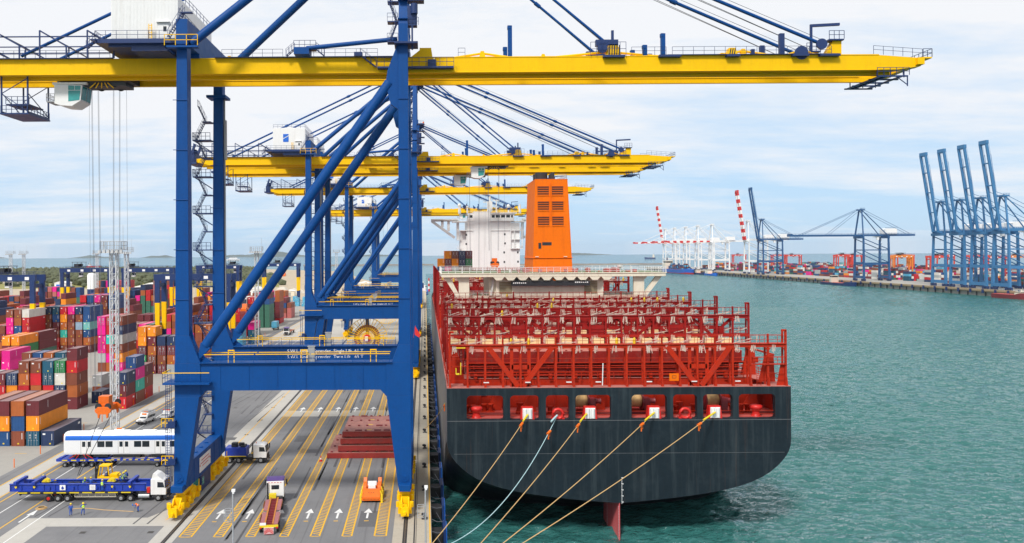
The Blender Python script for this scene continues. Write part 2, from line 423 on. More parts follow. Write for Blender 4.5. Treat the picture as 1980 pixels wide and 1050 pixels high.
# crane rails in their slots
steelr = paint('rail_steel', (.10, .085, .07), .5, var=.3)
mb = MB()
for x in (-33.35, -2.83):
    mb.box(x - .28, x - .07, 21, 730, .0, .012); mb.box(x + .07, x + .28, 21, 730, .0, .012)
mb.box(-1.72, -1.55, 21, 730, .0, .024); mb.box(-1.42, -1.36, 21, 730, 0, .024)
tag(mb.build('rail_slot', M['dark'], loc=(0, 0, .02)), kind='structure')
mb = MB()
for x in (-33.35, -2.83): mb.box(x - .06, x + .06, 21, 730, .02, .06)
tag(mb.build('crane_rail', steelr), kind='structure')

# striped walkways between the lanes
polys = []
STR = [(-32.0, -30.25), (-27.55, -26.2), (-23.4, -22.1), (-19.05, -17.8), (-15.1, -13.75), (-11.0, -9.6), (-6.85, -5.15)]
for a, b in STR:
    polys += [rect(a, a + .2, 102.5, 620), rect(b - .2, b, 102.5, 620), rect(a + .17, b - .17, 102.4, 102.6)]
    y = 103.1
    while y < 330:
        dy = .5
        polys.append([(a + .2, y + dy), (b - .2, y), (b - .2, y + .2), (a + .2, y + dy + .2)])
        y += .62 if y < 230 else 1.24
sheet('lane_stripe', polys, .014, lineY)
polys = []
def arrow(x, y, L=3.6, w=.75, sg=1):
    polys.append(rect(x - .14, x + .14, *sorted((y, y + sg * L * .58))))
    polys.append([(x - w, y + sg * L * .55), (x + w, y + sg * L * .55), (x, y + sg * L)][::sg])
for a, b in zip(STR, STR[1:]):
    xc = (a[1] + b[0]) / 2
    arrow(xc, 109.4, 4.2, .62); arrow(xc, 183.2, 5.5, .75)
arrow(-55.6, 108.5, 5.5, .5); arrow(-69, 168, 7.5, .5, -1)
for x, y0, y1 in ((-60.3, 40, 640), (-53.6, 40, 640)):
    polys.append(rect(x - .09, x + .09, y0, y1))
sheet('white_road_line', polys, .014, lineW)
polys = [rect(x - .1, x + .1, 30, 640) for x in (-67.35, -64.15, -56.9, -62.9)]
polys += [rect(x - .09, x + .09, 141, 700) for x in (-36.2,)]
for a, b in zip(STR, STR[1:]): polys.append(rect((a[1] + b[0]) / 2 - .3, (a[1] + b[0]) / 2 + .3, 108.2, 108.45))
polys.append([(-35.9, 109.2), (-35.7, 109.2), (-33.6, 116), (-33.8, 116)])
# yard ground markings
r2 = random.Random(3)
for k in range(26):
    y = 120 + k * 13.1
    for j in range(7): 
        x = -74 - j * 25.5
        polys.append(rect(x - 1.6, x + .6, y, y + .18))
        if r2.random() < .5: polys.append(rect(x - 14, x - 9, y + 3, y + 3.2))
sheet('yellow_road_line', polys, .014, lineY)

# tyre marks, repair patches and drain covers on the apron
r0 = random.Random(12); pt, pm, pd = [], [], []
for k in range(46):
    j = r0.randrange(6); xc = (STR[j][1] + STR[j + 1][0]) / 2 + r0.choice([-1, 1]) * r0.uniform(.7, 1.0); y = r0.uniform(95, 240); L_ = r0.uniform(8, 40); w_ = r0.uniform(.12, .24); dx = r0.uniform(-.25, .25)
    pt.append([(xc - w_, y), (xc + w_, y), (xc + dx + w_ * .4, y + L_), (xc + dx - w_ * .4, y + L_)])
for k in range(16):
    x, y = r0.uniform(-63, -38), r0.uniform(104, 220); a = r0.uniform(-.6, .6); L_ = r0.uniform(6, 22)
    for o_ in (0, 1.9): pt.append([(x + o_ - .13, y), (x + o_ + .13, y), (x + o_ + a * L_ * .3 + .06, y + L_), (x + o_ + a * L_ * .3 - .06, y + L_)])
for k in range(14):
    x, y = r0.choice([r0.uniform(-62, -40), r0.uniform(-30, -8)]), r0.uniform(98, 210); pm.append(rect(x, x + r0.uniform(1.2, 3.5), y, y + r0.uniform(2, 7)))
for k in range(12):
    for x in (-36.6, -45.5): pd.append(rect(x, x + .8, 104 + k * 14, 104.8 + k * 14))
sheet('tyre_mark', pt, .0115, paint('tyre_rubber_mark', (.085, .085, .09), .8, var=.3, scale=1.2, dirt=(.15, .15, .155), dirt_amt=.8))
sheet('asphalt_patch', pm, .0105, paint('patched_asphalt', (.115, .115, .12), .85, var=.15, scale=.8, dirt=(.17, .17, .17), dirt_amt=.4))
sheet('drain_cover', pd, .0125, paint('iron_drain_cover', (.06, .055, .05), .6, var=.3))
# ---------------------------------------------------------------- ship-to-shore gantry crane
# local frame: x = 0 at the waterside rail (landside negative), y = 0 at the leg frame facing the camera, z = 0 at the quay
FY = 19.5
def leg_mesh(x_out, x_in_bot, x_in_top, x_in_mid, sgn):
    pass

def crane_leg(land, y0):
    y1 = y0 + 2.0; mb = MB()
    if land:
        mb.frus((-32.6, -31.0, y0, y1), 3.3, (-32.4, -28.95, y0, y1), 16.4)
        mb.box(-32.4, -28.75, y0, y1, 16.4, 21.1)
        mb.frus((-32.35, -28.75, y0, y1), 21.1, (-32.3, -30.35, y0 + .1, y1 - .1), 25.0)
        mb.frus((-32.3, -30.35, y0 + .1, y1 - .1), 25.0, (-31.85, -30.4, y0 + .1, y1 - .1), 66.6)
        for z in (9, 14, 30, 37, 44, 51, 58):
            mb.box(-32.42, -30.3, y0 - .02, y0 + .05, z, z + .1) if z > 25 else mb.box(-32.5, -31.3, y0 - .02, y0 + .05, z, z + .1)
    else:
        mb.frus((-1.1, .72, y0, y1), 3.3, (-2.7, .72, y0, y1), 16.4)
        mb.box(-2.75, .72, y0, y1, 16.4, 21.1)
        mb.frus((-1.95, .72, y0, y1), 21.1, (-.98, .72, y0 + .1, y1 - .1), 23.6)
        mb.frus((-.98, .72, y0 + .1, y1 - .1), 23.6, (-.72, .56, y0 + .1, y1 - .1), 68.0)
        for z in (9, 14, 30, 37, 44, 51, 58):
            mb.box(-.98 if z > 20 else -1.2, .7, y0 - .02, y0 + .12, z, z + .1)
    # round manhole cover low on the leg
    xc = -31.8 if land else -.2
    mb.lathe([(.55, 0), (.55, .08), (.45, .12)], (xc, y0 - .1, 4.9), 'y', 20)
    mb.beam((xc - .3, y0 - .13, 4.6), (xc + .3, y0 - .13, 5.2), .08); mb.beam((xc - .3, y0 - .13, 5.2), (xc + .3, y0 - .13, 4.6), .08)
    return mb

def wheel_truck(xc, y0, y1):
    """yellow wheel truck under a sill beam end"""
    mb = MB(); L = y1 - y0; n = 4
    mb.box(xc - .55, xc + .55, y0 + L * .28, y1 - L * .28, 2.5, 3.25)
    for k in (0, 1):
        a = y0 + k * L / 2 + .15; b = a + L / 2 - .3; c = (a + b) / 2
        for sx in (-1, 1):
            mb.prism([(a + .1, .55), (b - .1, .55), (b - .2, 1.3), (c + .8, 2.45), (c - .8, 2.45), (a + .2, 1.3)], 'x', xc + sx * .5 - .09, xc + sx * .5 + .09)
        mb.box(xc - .5, xc + .5, c - .7, c + .7, 1.5, 2.5)
        for q in (a + .75, b - .75):
            for sx in (-1, 1):
                mb.box(xc + sx * .75 - .2, xc + sx * .75 + .2, q - .4, q + .4, .55, 1.35)
                mb.lathe([(.28, -.35), (.28, .35)], (xc + sx * .95, q, 1.75), 'z', 10)
            mb.box(xc - .35, xc + .35, q - .5, q + .5, 1.2, 1.6)
    for e, sg in ((y0, -1), (y1, 1)):       # buffer nose
        mb.box(xc - .55, xc + .55, min(e, e + sg * .5), max(e, e + sg * .5), .5, 1.7)
        mb.lathe([(.2, 0), (.26, .5)], (xc, e + (.5 if sg > 0 else -1.0), 1.0), 'y', 12)
        mb.box(xc - .8, xc - .3, e - .3, e + .3, 1.6, 2.2)
        mb.beam((xc + .6, e, 1.4), (xc + .6, e + sg * .2, 2.8), .12)
    return mb

def wheel_set(xc, y0, y1):
    mb = MB(); L = y1 - y0
    for k in (0, 1):
        a = y0 + k * L / 2 + .15; b = a + L / 2 - .3
        for q in (a + .75, b - .75): mb.lathe([(.42, -.14), (.42, .1), (.5, .1), (.5, .16)], (xc, q, .5 + .04), 'x', 16)
    return mb

def build_crane(loc, label, logo=False, reel=False):
    root = thing('gantry_crane', label, 'gantry crane', loc, 0, 'blue and yellow quay cranes along the berth')
    B, Y = M['blue'], M['yellow']
    P = lambda mb, name, mat=B, parent=root, bevel=0: mb.build(name, mat, parent, bevel=bevel)
    for land in (1, 0):
        for y0 in (0, FY): P(crane_leg(land, y0), 'leg', bevel=.05)
    # portal beams with their walk-way rail
    for y0 in (0, FY):
        mb = MB(); mb.box(-28.9, -2.6, y0 + .12, y0 + 1.88, 17.25, 21.1)
        mb.box(-28.9, -1.9, y0 - .25, y0 + 2.1, 21.1, 21.2)
        for s, x in ((1, -28.9), (-1, -2.7)): mb.prism([(x, 17.3), (x + s * .9, 17.3), (x, 16.3)], 'y', y0 + .15, y0 + 1.85)
        for x in range(-26, -3, 4): mb.box(x, x + .06, y0 + .06, y0 + .12, 17.3, 21.05)
        pb = P(mb, 'portal_beam')
        mb = MB(); mb.rail([(-28.2, y0 - .2, 21.2), (-2.2, y0 - .2, 21.2)], 1.15, 1.7, .03, (.5,))
        mb.rail([(-28.2, y0 + 2.05, 21.2), (-2.2, y0 + 2.05, 21.2)], 1.15, 1.7, .03, (.5,)); P(mb, 'guard_rail', B, pb)
        mb = MB()
        for q in (y0 - .2, y0 + 2.05):
            for a, b in ((-28.2, -21.2), (-21, -13.4), (-13.2, -2.2)): mb.beam((a, q, 22.35), (b, q, 22.35), .1)
        P(mb, 'hand_rail', Y, pb)
        mb = MB()
        for x in (-24.8, -14.6, -4.9):
            for q in (x, x + .8): mb.beam((q, y0 - .1, 21.2), (q, y0 - .1, 22.9), .1)
            mb.beam((x - .05, y0 - .1, 22.9), (x + .85, y0 - .1, 22.9), .16)
        P(mb, 'rail_gate', Y, pb)
        mb = MB(); mb.box(-13.7, -12.8, y0 + .3, y0 + .8, 21.2, 23.3); mb.box(-13.8, -12.7, y0 + .25, y0 + .85, 23.3, 23.4); P(mb, 'control_box', M['grey'], pb)
    for (t, z) in (('S.W.L Under Spreader  Single Lift  61 T', 20.1), ('S.W.L Under Spreader  Twin Lift   65 T', 19.15)):
        lettering(t, .78, root, (-20.0, FY + .1, z), (R(90), 0, 0), M['letter'])
    mb = MB()
    for k in range(5): mb.box(-20 + k * 2.1, -19.4 + k * 2.1, FY + .07, FY + .11, 18.1, 18.25)
    mb.build('small_marking', M['letter'], root)
    # sill beams along the rails, wheel trucks, sign
    for xa, xb, xc in ((-32.75, -30.9, -33.35 + 2.83), (-1.1, .72, 0)):
        xm = (xa + xb) / 2
        mb = MB(); mb.box(xa, xb, 2.0, FY, 3.3, 6.7); mb.box(xa + .1, xb - .1, -1.2, 0, 3.3, 4.2); mb.box(xa + .1, xb - .1, FY + 2, FY + 3.2, 3.3, 4.2)
        for q in (5, 8, 11, 14): mb.lathe([(.32, 0), (.32, .12)], (xm, q, 6.7), 'z', 10)
        for q in (4, 7, 15, 18): mb.box(xb - .01, xb + .05, q, q + .15, 3.3, 6.6)
        s = P(mb, 'sill_beam', bevel=.04)
        for a, b in ((-2.6, 7.4), (FY - 5.4, FY + 4.6)):
            t = P(wheel_truck(xm + .02, a, b), 'wheel_truck', Y, bevel=0)
            P(wheel_set(xm + .02, a, b), 'wheel', M['dark'], t)
        mb = MB(); mb.box(xm - .7, xm + .8, 8.2, 13.3, .7, 3.2); P(mb, 'equipment_cabin', M['navy'])
        mb = MB(); mb.box(xm + .8, xm + .84, 8.6, 9.6, 1.6, 2.7); mb.box(xm - .4, xm + .5, 8.15, 8.19, 1.6, 2.7); P(mb, 'cabinet_window', M['teal'])
    mb = MB(); mb.box(-30.86, -30.82, 6.6, 12.6, 3.9, 6.1); sg = P(mb, 'sign_board', M['white'])
    mb = MB()
    for k, (a, b) in enumerate(((7.6, 11.6), (7.2, 12.0), (8, 11.2))): mb.box(-30.82, -30.8, a, b, 5.5 - k * .45, 5.62 - k * .45)
    for q in (6.9, 12.3): mb.lathe([(.16, 0), (.16, .02)], (-30.82, q, 4.9), 'x', 10)
    P(mb, 'sign_marking', M['redletter'], sg)
    # diagonal braces
    for y0 in (0, FY):
        a, b = Vector((-29.5, y0 + 1, 21.7)), Vector((-1.2, y0 + 1, 61.7)); d = (b - a).normalized()
        mb = MB(); mb.tube(a + d * 2.2, b - d * 1.5, .74, 20)
        mb.prism([((a + d * 2.3).x - .7, (a + d * 2.3).z + .35), ((a + d * 2.3).x + .7, (a + d * 2.3).z - .35), (a.x + .25, a.z - .3)], 'y', y0 + .45, y0 + 1.55)
        mb.prism([(-30.4, 26.5), (-29.4, 22.6), (-27.4, 21.2), (-30.4, 21.2)], 'y', y0 + .85, y0 + 1.15)
        mb.prism([(-.75, 66.2), (-.75, 56.6), (-1.9, 57.4), (-2.6, 60.2), (-2.3, 62.2)], 'y', y0 + .5, y0 + 1.5)
        P(mb, 'diagonal_brace')
    # upper cross beams over the girders, along the quay
    for xa, xb, zt in ((-31.9, -30.3, 69.4), (-.75, .6, 68.6)):
        mb = MB(); mb.box(xa, xb, 0, FY + 2, 65.9, zt)
        mb.box(xa - .1, xb + .1, 5.6, 8.2, 65.3, 65.95); mb.box(xa - .1, xb + .1, 12.3, 15.0, 65.3, 65.95)
        P(mb, 'cross_beam')
    # boom and back girders: two parallel box girders
    for y0, y1, yi in ((6.0, 7.6, 7.6), (12.9, 14.5, 12.9)):
        mb = MB()
        def seg(x0, x1): mb.box(x0, x1, y0, y1, 63.05, 65.3)
        mb.prism([(-65.3, 64.9), (-61.5, 65.3), (4.3, 65.3), (4.3, 63.05), (-61.5, 63.05), (-65.3, 63.9)], 'y', y0, y1)
        mb.prism([(4.36, 63.05), (4.36, 65.3), (68.9, 65.3), (76.2, 64.75), (76.2, 63.55), (72.7, 63.05)], 'y', y0, y1)
        s = 1 if yi == y1 else -1
        ya, yb = sorted((yi, yi + s * .55))
        mb.box(-64, 72.5, ya, yb, 62.55, 63.3)
        mb.box(-64, 70.5, *sorted((yi + s * .2, yi + s * .65)), 63.3, 63.42)
        mb.box(-64, 70, y0 - .06, y0, 63.0, 63.1); mb.box(-64, 70, y0 - .06, y0, 65.2, 65.34)
        for x in range(-60, 70, 8): mb.box(x, x + .05, y0 - .015, y0, 63.1, 65.2)
        # hinge block and lugs
        mb.prism([(.9, 65.3), (2.2, 66.3), (2.2, 66.65), (3.9, 66.65), (4.1, 65.3)], 'y', y0 - .1, y1 + .1)
        for x in (-36.4, -26, 20.5, 47): mb.prism([(x - .35, 65.3), (x - .2, 65.75), (x + .2, 65.75), (x + .35, 65.3)], 'y', y0 + .3, y0 + .6)
        # tie bars along the boom top
        for a, b, zt in ((7.5, 15.5, 66.0), (22.5, 38, 66.1), (45.5, 55, 66.1), (56.5, 61.5, 66.2)):
            c = (a + b) / 2
            for p, q in ((a, c), (c, b)): mb.tube((p, y0 + .8, 65.4 if p == a else zt), (q, y0 + .8, zt if q == c else 65.4), .17, 8)
            mb.prism([(c - .5, 65.3), (c - .25, zt + .3), (c + .25, zt + .3), (c + .5, 65.3)], 'y', y0 + .55, y0 + 1.05)
        g = P(mb, 'boom_girder', Y)
        mb = MB(); q = y0 - .05
        for a, b in ((-64, -43.5), (-27, -18), (-15, -4), (33.5, 38.6), (39.5, 52), (53.2, 63), (69.2, 76.4)):
            z0, z1 = 65.35, 65.35 if a < 67 else 64.8
            mb.rail([(a, q, z0), (b, q, z1)], 1.25, 1.55, .028, (1.0, .55))
        mb.rail([(7.9, q, 65.35), (8.9, q, 65.35)], 1.25, 1, .03)
        mb.box(-64, -43, q - .5, q + .1, 65.32, 65.4); mb.box(-28, 0, q - .5, q + .1, 65.32, 65.4); mb.box(38.7, 64, q - .4, q + .1, 65.32, 65.4)
        P(mb, 'walkway_rail', M['navy'], g)
        mb = MB()
        for x in (30.8, 39.0, 48.3): mb.box(x - 1.6 if x < 45 else x - 1.0, x + 1.6 if x < 45 else x + 1.0, q - .7, q + .1, 65.0, 65.3)
        mb.box(57, 59.4, q - .7, q, 65.0, 65.3); mb.box(61, 64, q - .7, q, 65.0, 65.3)
        P(mb, 'service_platform', M['navy'], g)
        # stay anchorages
        mb = MB(); mb.prism([(29.7, 65.3), (30.1, 67.1), (31.5, 67.1), (32.1, 65.3)], 'y', y0 + .2, y0 + 1.2); mb.prism([(47.6, 65.3), (47.9, 66.4), (48.8, 66.4), (49.2, 65.3)], 'y', y0 - .1, y0 + 1.0)
        P(mb, 'stay_anchor', Y, g)
        mb = MB()
        for k in range(5): mb.prism([(30.2 + k * .36, 65.5), (30.35 + k * .36, 65.5), (30.05 + k * .36 + .35, 67.0), (30.05 + k * .36 + .2, 67.0)], 'y', y0 + .16, y0 + .2)
        for k in range(3): mb.prism([(47.9 + k * .33, 65.5), (48.05 + k * .33, 65.5), (48.2 + k * .33, 66.3), (48.05 + k * .33, 66.3)], 'y', y0 - .14, y0 - .1)
        P(mb, 'hazard_stripe', M['dark'], g)
        mb = MB(); mb.lathe([(.75, 0), (.75, .4)], (29.2, y0 - .1, 66.5), 'y', 14); mb.box(28.3, 31.6, y0 + .2, y0 + 1.0, 66.9, 67.8)
        mb.beam((30.8, y0 + .5, 67.8), (30.8, y0 + .5, 69.2), .35); mb.rail([(27.4, y0 - .3, 65.3), (32.6, y0 - .3, 65.3)], 2.0, .8, .035); P(mb, 'sheave_block', M['navy'], g)
        # buffer posts standing on the boom
        mb = MB()
        hs = (70.0, 67.0, 68.7) if yi == y1 else (68.6, 68.0, 67.4)
        for x, h in zip((15.6, 35.6, 38.3), hs): mb.box(x - .3, x + .3, y0 + .3, y0 + .9, 65.3, h); mb.box(x - .36, x + .1, y0 + .25, y0 + .95, h - .5, h)
        P(mb, 'boom_post', B, g)
        # boom end anchorage with davit
        mb = MB(); mb.prism([(62.2, 65.3), (63.4, 67.4), (64.6, 67.4), (64.6, 65.3)], 'y', y0 + .2, y0 + 1.4); P(mb, 'end_anchor', Y, g)
        mb = MB(); mb.box(62.6, 64.8, y0 - .2, y0 + 1.5, 67.4, 67.6); mb.rail([(62.6, y0 - .2, 67.6), (64.8, y0 - .2, 67.6)], 1.2, .7, .04)
        if yi == y1:
            mb.beam((60.4, y0 + .8, 65.3), (60.4, y0 + .8, 70.0), .3); mb.beam((60.3, y0 + .8, 69.8), (64.6, y0 + .8, 70.0), .38)
        mb.lathe([(1.0, 0), (1.0, .3)], (58.6, y0 - .1, 65.6), 'y', 16); mb.lathe([(.8, 0), (.8, .3)], (61.6, y0 - .1, 66.9), 'y', 16)
        mb.beam((55.9, y0 + .6, 65.3), (55.9, y0 + .6, 68.6), .7, .6); mb.beam((51.6, y0 + .6, 65.3), (51.6, y0 + .6, 66.3), .5)
        P(mb, 'boom_end_gear', M['navy'], g)
    # tip cross-piece and hanging tip platform
    mb = MB(); mb.box(75.4, 76.4, 5.4, 15.2, 63.7, 64.7); mb.box(76.2, 77.6, 5.6, 15, 64.6, 64.8); P(mb, 'tip_beam', Y)
    mb = MB(); [mb.beam((x_, 5.5, 62.0), (x_, 15, 62.0), .3, .2) for x_ in (70.0, 71.0, 73.2)]; [mb.beam((69.6, y_, 62.0), (74.0, y_, 62.0), .25, .2) for y_ in (5.6, 8, 10.4, 12.6, 14.9)]; mb.box(70.0, 71.0, 5.5, 15, 62.08, 62.12); mb.rail([(69.5, 5.5, 62.15), (74.2, 5.5, 62.15)], 1.1, 1, .04); mb.rail([(76.3, 5.6, 64.8), (77.6, 5.6, 64.8), (77.6, 15, 64.8)], 1.2, 1, .04)
    for x in (70, 72, 74): mb.beam((x, 6.5, 62), (x, 6.5, 63.1), .12); mb.beam((x, 14, 62), (x, 14, 63.1), .12)
    mb.beam((72.6, 6, 62), (74.2, 6, 60.8), .1); mb.beam((74.2, 6, 62), (74.2, 6, 60.6), .12)
    P(mb, 'tip_platform', M['navy'])
    # hinge platform
    mb = MB(); mb.box(-4, 7.2, 5.0, 6.0, 63.5, 63.75); mb.rail([(-4, 5.0, 63.75), (7.2, 5.0, 63.75)], 1.3, 1, .035); mb.stair((-6.5, 5.5, 65.5), (-4.2, 5.5, 63.75), .7)
    mb.box(-7.4, -6.2, 5.0, 6.0, 65.3, 65.9); mb.box(-1.3, 2.0, -.9, 2.5, 65.6, 65.85); mb.box(3.4, 4.6, 5.7, 6.0, 63.9, 64.9)
    P(mb, 'hinge_platform', M['navy'])
    # mast above the waterside legs, apex and tie tubes
    for y0, yt in ((0.1, 5.4), (FY + .1, FY - 4.4)):
        mb = MB(); mb.frus((-.72, .56, y0, y0 + 1.8), 68.0, (-.5, .5, yt, yt + 1.3), 92.5)
        for z in (69.3, 72.2): mb.box(-.78, .62, y0 - .03, y0 + 1.9, z, z + .12)
        P(mb, 'mast_leg')
    mb = MB(); mb.box(-.7, .7, 5.0, 16.6, 91.5, 93.2); mb.box(-2.2, 2.6, 4.6, 17, 93.2, 93.5); mb.rail([(-2.2, 4.6, 93.5), (2.6, 4.6, 93.5), (2.6, 17, 93.5)], 1.2, 1.5, .04)
    for y in (7, 9, 12, 14): mb.lathe([(.9, -.2), (.9, .2)], (.9, y, 93.0), 'y', 14)
    mb.beam((0, 10, 93.5), (0, 10, 96), .3); P(mb, 'mast_head')
    mb = MB(); mb.lathe([(.35, 0), (.35, .6), (.1, .8)], (2.4, 8, 94), 'z', 10); P(mb, 'warning_lamp', M['orange'])
    mb = MB()
    z = 66.0; k = 0
    while z < 90:
        y = .1 + (z - 66) * .2; mb.box(-2.3, -.7, y, y + 1.5, z, z + .15)
        mb.rail([(-2.3, y, z + .15), (-.8, y, z + .15)], 1.1, .8, .03); mb.stair((-.95, y + .6, z + .1), (-2.0, y + 1.0, z + 3.0), .7) if k % 2 else mb.stair((-2.0, y + .6, z + .1), (-.95, y + 1.0, z + 3.0), .7)
        z += 3.0; k += 1
    P(mb, 'mast_stair', M['navy'])
    mb = MB(); mb.box(.6, 2.9, .3, 2.0, 71.9, 72.15); mb.box(.6, 2.9, .3, 2, 73.9, 74.15); mb.box(.6, 1.9, .4, 1.7, 68.4, 71.2); mb.lathe([(.5, 0), (.5, 1.4)], (1.5, .3, 70), 'z', 10); mb.rail([(.6, .2, 68.4), (2.1, .2, 68.4)], 1.1, .5, .035)
    mb.beam((1.2, .5, 65), (1.2, .5, 68.4), .25); P(mb, 'mast_cabinet', M['navy'])
    for y0, yt in ((1.2, 6.2), (FY + .8, FY - 3.8)):
        mb = MB(); mb.tube((-30.2, y0, 66.2), (-.6, yt, 91.8), .62, 16); P(mb, 'back_leg')
    for yg, yt in ((6.8, 7.4), (13.7, 13.3)):
        for (xa, za, xb, zb, r) in ((-57.0, 66.0, -.8, 92.6, .25), (30.6, 66.9, .6, 92.2, .21), (58.6 if yg < 10 else 58.2, 65.6, .8, 93.0, .21), (62.4, 66.9, .9, 93.3, .27)):
            if xa in (58.6, 58.2): continue
            mb = MB(); mb.tube((xa, yg, za), (xb, yt, zb), r, 8)
            for t in (.33, .66):
                c = Vector((xa, yg, za)).lerp(Vector((xb, yt, zb)), t); d = (Vector((xb, yt, zb)) - Vector((xa, yg, za))).normalized(); mb.tube(c - d * .5, c + d * .5, r * 1.5, 8)
            P(mb, 'back_stay' if xa < 0 else 'fore_stay')
        mb = MB()
        for dz in (.7, 1.3): mb.tube((30.5, yg + .9, 67.0), (.6, yt + .3, 92 + dz), .04, 4); mb.tube((61, yg + .9, 66.4), (.8, yt + .3, 92.6 + dz), .045, 4)
        mb.tube((62.4, yg - .1, 67.5), (.9, yt - .2, 94.3), .04, 4)
        P(mb, 'hoist_wire', M['wire'])
    mb = MB(); mb.tube((-14.2, 4, 66.2), (-1.0, 3, 67.2), .33, 12); mb.box(-16, -13.8, 3.6, 6.4, 65.3, 66.3); P(mb, 'mast_strut')
    mb = MB(); mb.box(-16.2, -13, 4.9, 6, 66.2, 66.4); mb.rail([(-16.2, 4.9, 66.4), (-13, 4.9, 66.4)], 1.2, .8, .035); mb.stair((-17.4, 5.4, 65.4), (-16.2, 5.4, 66.4), .7); mb.stair((-11.8, 5.4, 65.4), (-13, 5.4, 66.4), .7); P(mb, 'step_over', M['navy'])
    # machinery house on its platform
    mb = MB(); mb.box(-43.6, -31.9, .8, 20.6, 66.3, 66.9); mb.box(-42, -32.2, 1.6, 19.5, 65.9, 66.3)
    mb.box(-38.7, -33.6, 1.5, 19.5, 65.35, 66.0); mb.box(-44.3, -43.6, .8, 20, 66.75, 66.9)
    mb.rail([(-43.6, .8, 66.9), (-33, .8, 66.9)], 1.15, 1.55, .03); mb.rail([(-43.6, .8, 66.9), (-43.6, 20, 66.9)], 1.15, 2, .03)
    mb.stair((-33.1, .5, 66.9), (-30.9, .3, 70.3), .8); mb.box(-31.2, -29.6, -.2, .4, 70.2, 70.35)
    mb.rail([(-31.9, 1.4, 70.3), (-31.9, 20, 69.6)], 1.1, 1.5, .03)
    mb.stair((-43.2, .6, 66.8), (-44.6, .6, 65.5), .7)
    P(mb, 'house_platform', M['navy'])
    mb = MB(); mb.prism([(-41.6, 66.92), (-41.6, 73.1), (-36.8, 73.45), (-32.1, 73.1), (-32.1, 66.92)], 'y', 1.6, 19.4)
    for k in range(47): x = -41.5 + k * .2; mb.box(x, x + .07, 1.57, 1.6, 66.95, 73.05)
    hs = P(mb, 'machinery_house', M['white'])
    mb = MB(); mb.box(-34.9, -33.4, 1.5, 1.57, 66.95, 69.2); mb.box(-35.1, -33.2, 1.2, 1.6, 69.35, 69.5); P(mb, 'house_door', M['white'], hs)
    mb = MB(); mb.box(-34.15, -33.7, 1.47, 1.51, 68.1, 68.8); P(mb, 'door_window', M['glass'], hs)
    mb = MB(); mb.rail([(-41.5, 1.7, 73.2), (-32.2, 1.7, 73.2)], 1.1, 1.3, .035); mb.rail([(-32.2, 1.7, 73.2), (-32.2, 19, 73.2)], 1.1, 2, .035); P(mb, 'roof_rail', M['navy'], hs)
    mb = MB()
    for x in (-36.0, -35.6): mb.beam((x, .9, 66.9), (x, .9, 69.0), .1)
    for k in range(6): mb.beam((-36, .9, 67.1 + k * .33), (-35.6, .9, 67.1 + k * .33), .07)
    P(mb, 'ladder', Y, hs)
    if logo:
        mb = MB(); mb.prism([(-38.6, 70.3), (-38.6, 71.5), (-37.0, 71.5), (-37.0, 71.2)], 'y', 1.52, 1.57); mb.mat(1).prism([(-38.6, 69.2), (-38.6, 70.0), (-37.0, 70.9), (-37.0, 69.2)], 'y', 1.52, 1.57)
        mb.build('logo', [M['brightblue'], M['brightblue']], hs)
    # corner platform at the landside leg top, and low platform with yellow rail
    mb = MB(); mb.box(-33.2, -28.6, -1.0, 0, 65.2, 65.45); mb.box(-33.2, -33.0, -1, 3, 65.2, 65.45)
    mb.box(-32.9, -29.7, FY - .6, FY + 2.6, 62.1, 62.5)
    P(mb, 'corner_platform')
    mb = MB(); mb.rail([(-33.2, -1, 65.45), (-28.6, -1, 65.45)], 1.5, 1.5, .05); P(mb, 'corner_rail', Y)
    mb = MB(); mb.box(-33.7, -27.2, -1.25, 0, 18.3, 18.55); mb.rail([(-33.7, -1.2, 18.55), (-27.2, -1.2, 18.55)], 1.4, 1.2, .03, (.5,)); mb.rail([(-33.7, -1.2, 18.55), (-33.7, 2.2, 18.55)], 1.4, 1.2, .03)
    mb.box(-33.7, -32.5, 0, 2.4, 18.3, 18.55); P(mb, 'leg_platform')
    mb = MB(); mb.beam((-33.7, -1.2, 19.95), (-27.2, -1.2, 19.95), .1); mb.beam((-33.7, -1.2, 19.95), (-33.7, 2.2, 19.95), .1); P(mb, 'leg_platform_rail', Y)
    # access ladder outside the landside leg
    mb = MB()
    for x in (-33.6, -33.0): 
        for y in (-.2, .5): mb.beam((x, y, 4), (x, y, 18.4), .06)
    for k in range(40): mb.beam((-33.6, -.2, 4.3 + k * .36), (-33.0, -.2, 4.3 + k * .36), .05)
    for z in (7.0, 12.2): mb.box(-34.0, -32.3, -.8, .8, z, z + .15); mb.box(-33.1, -32.1, -.9, .2, z + .1, z + 1.0)
    P(mb, 'access_ladder', M['navy'])
    mb = MB()
    for z in (7.15, 12.35): mb.rail([(-34.0, -.8, z), (-32.4, -.8, z)], 1.2, .5, .045)
    P(mb, 'ladder_rail', Y)
    # stair tower on the far landside leg
    mb = MB(); z = 7.0; k = 0
    while z < 61:
        big = k % 2 == 0
        x0 = -35.2 if big else -33.6
        mb.box(x0, -32.2, FY - .6, FY + 1.3, z, z + .18)
        if big:
            mb.rail([(-32.3, FY - .6, z + .18), (-35.2, FY - .6, z + .18), (-35.2, FY + 1.3, z + .18)], 1.15, .7, .04); mb.beam((-35, FY + .3, z), (-32.2, FY + .3, z - 1.8), .16)
            mb.stair((-34.8, FY + .1, z + .15), (-33.4, FY + .1, z + 2.95), .7)
        else: mb.stair((-33.3, FY + .8, z + .15), (-34.6, FY + .8, z + 2.95), .75)
        z += 3.0; k += 1
    P(mb, 'stair_tower', M['navy'])
    mb = MB(); mb.box(-30.2, -29.9, FY + .3, FY + 1, 52, 58.5); mb.tube((-30.2, FY + .6, 24), (-30.2, FY + .6, 62), .14, 6); P(mb, 'cable_duct', M['grey'])
    # festoon frames on the back girder
    mb = MB()
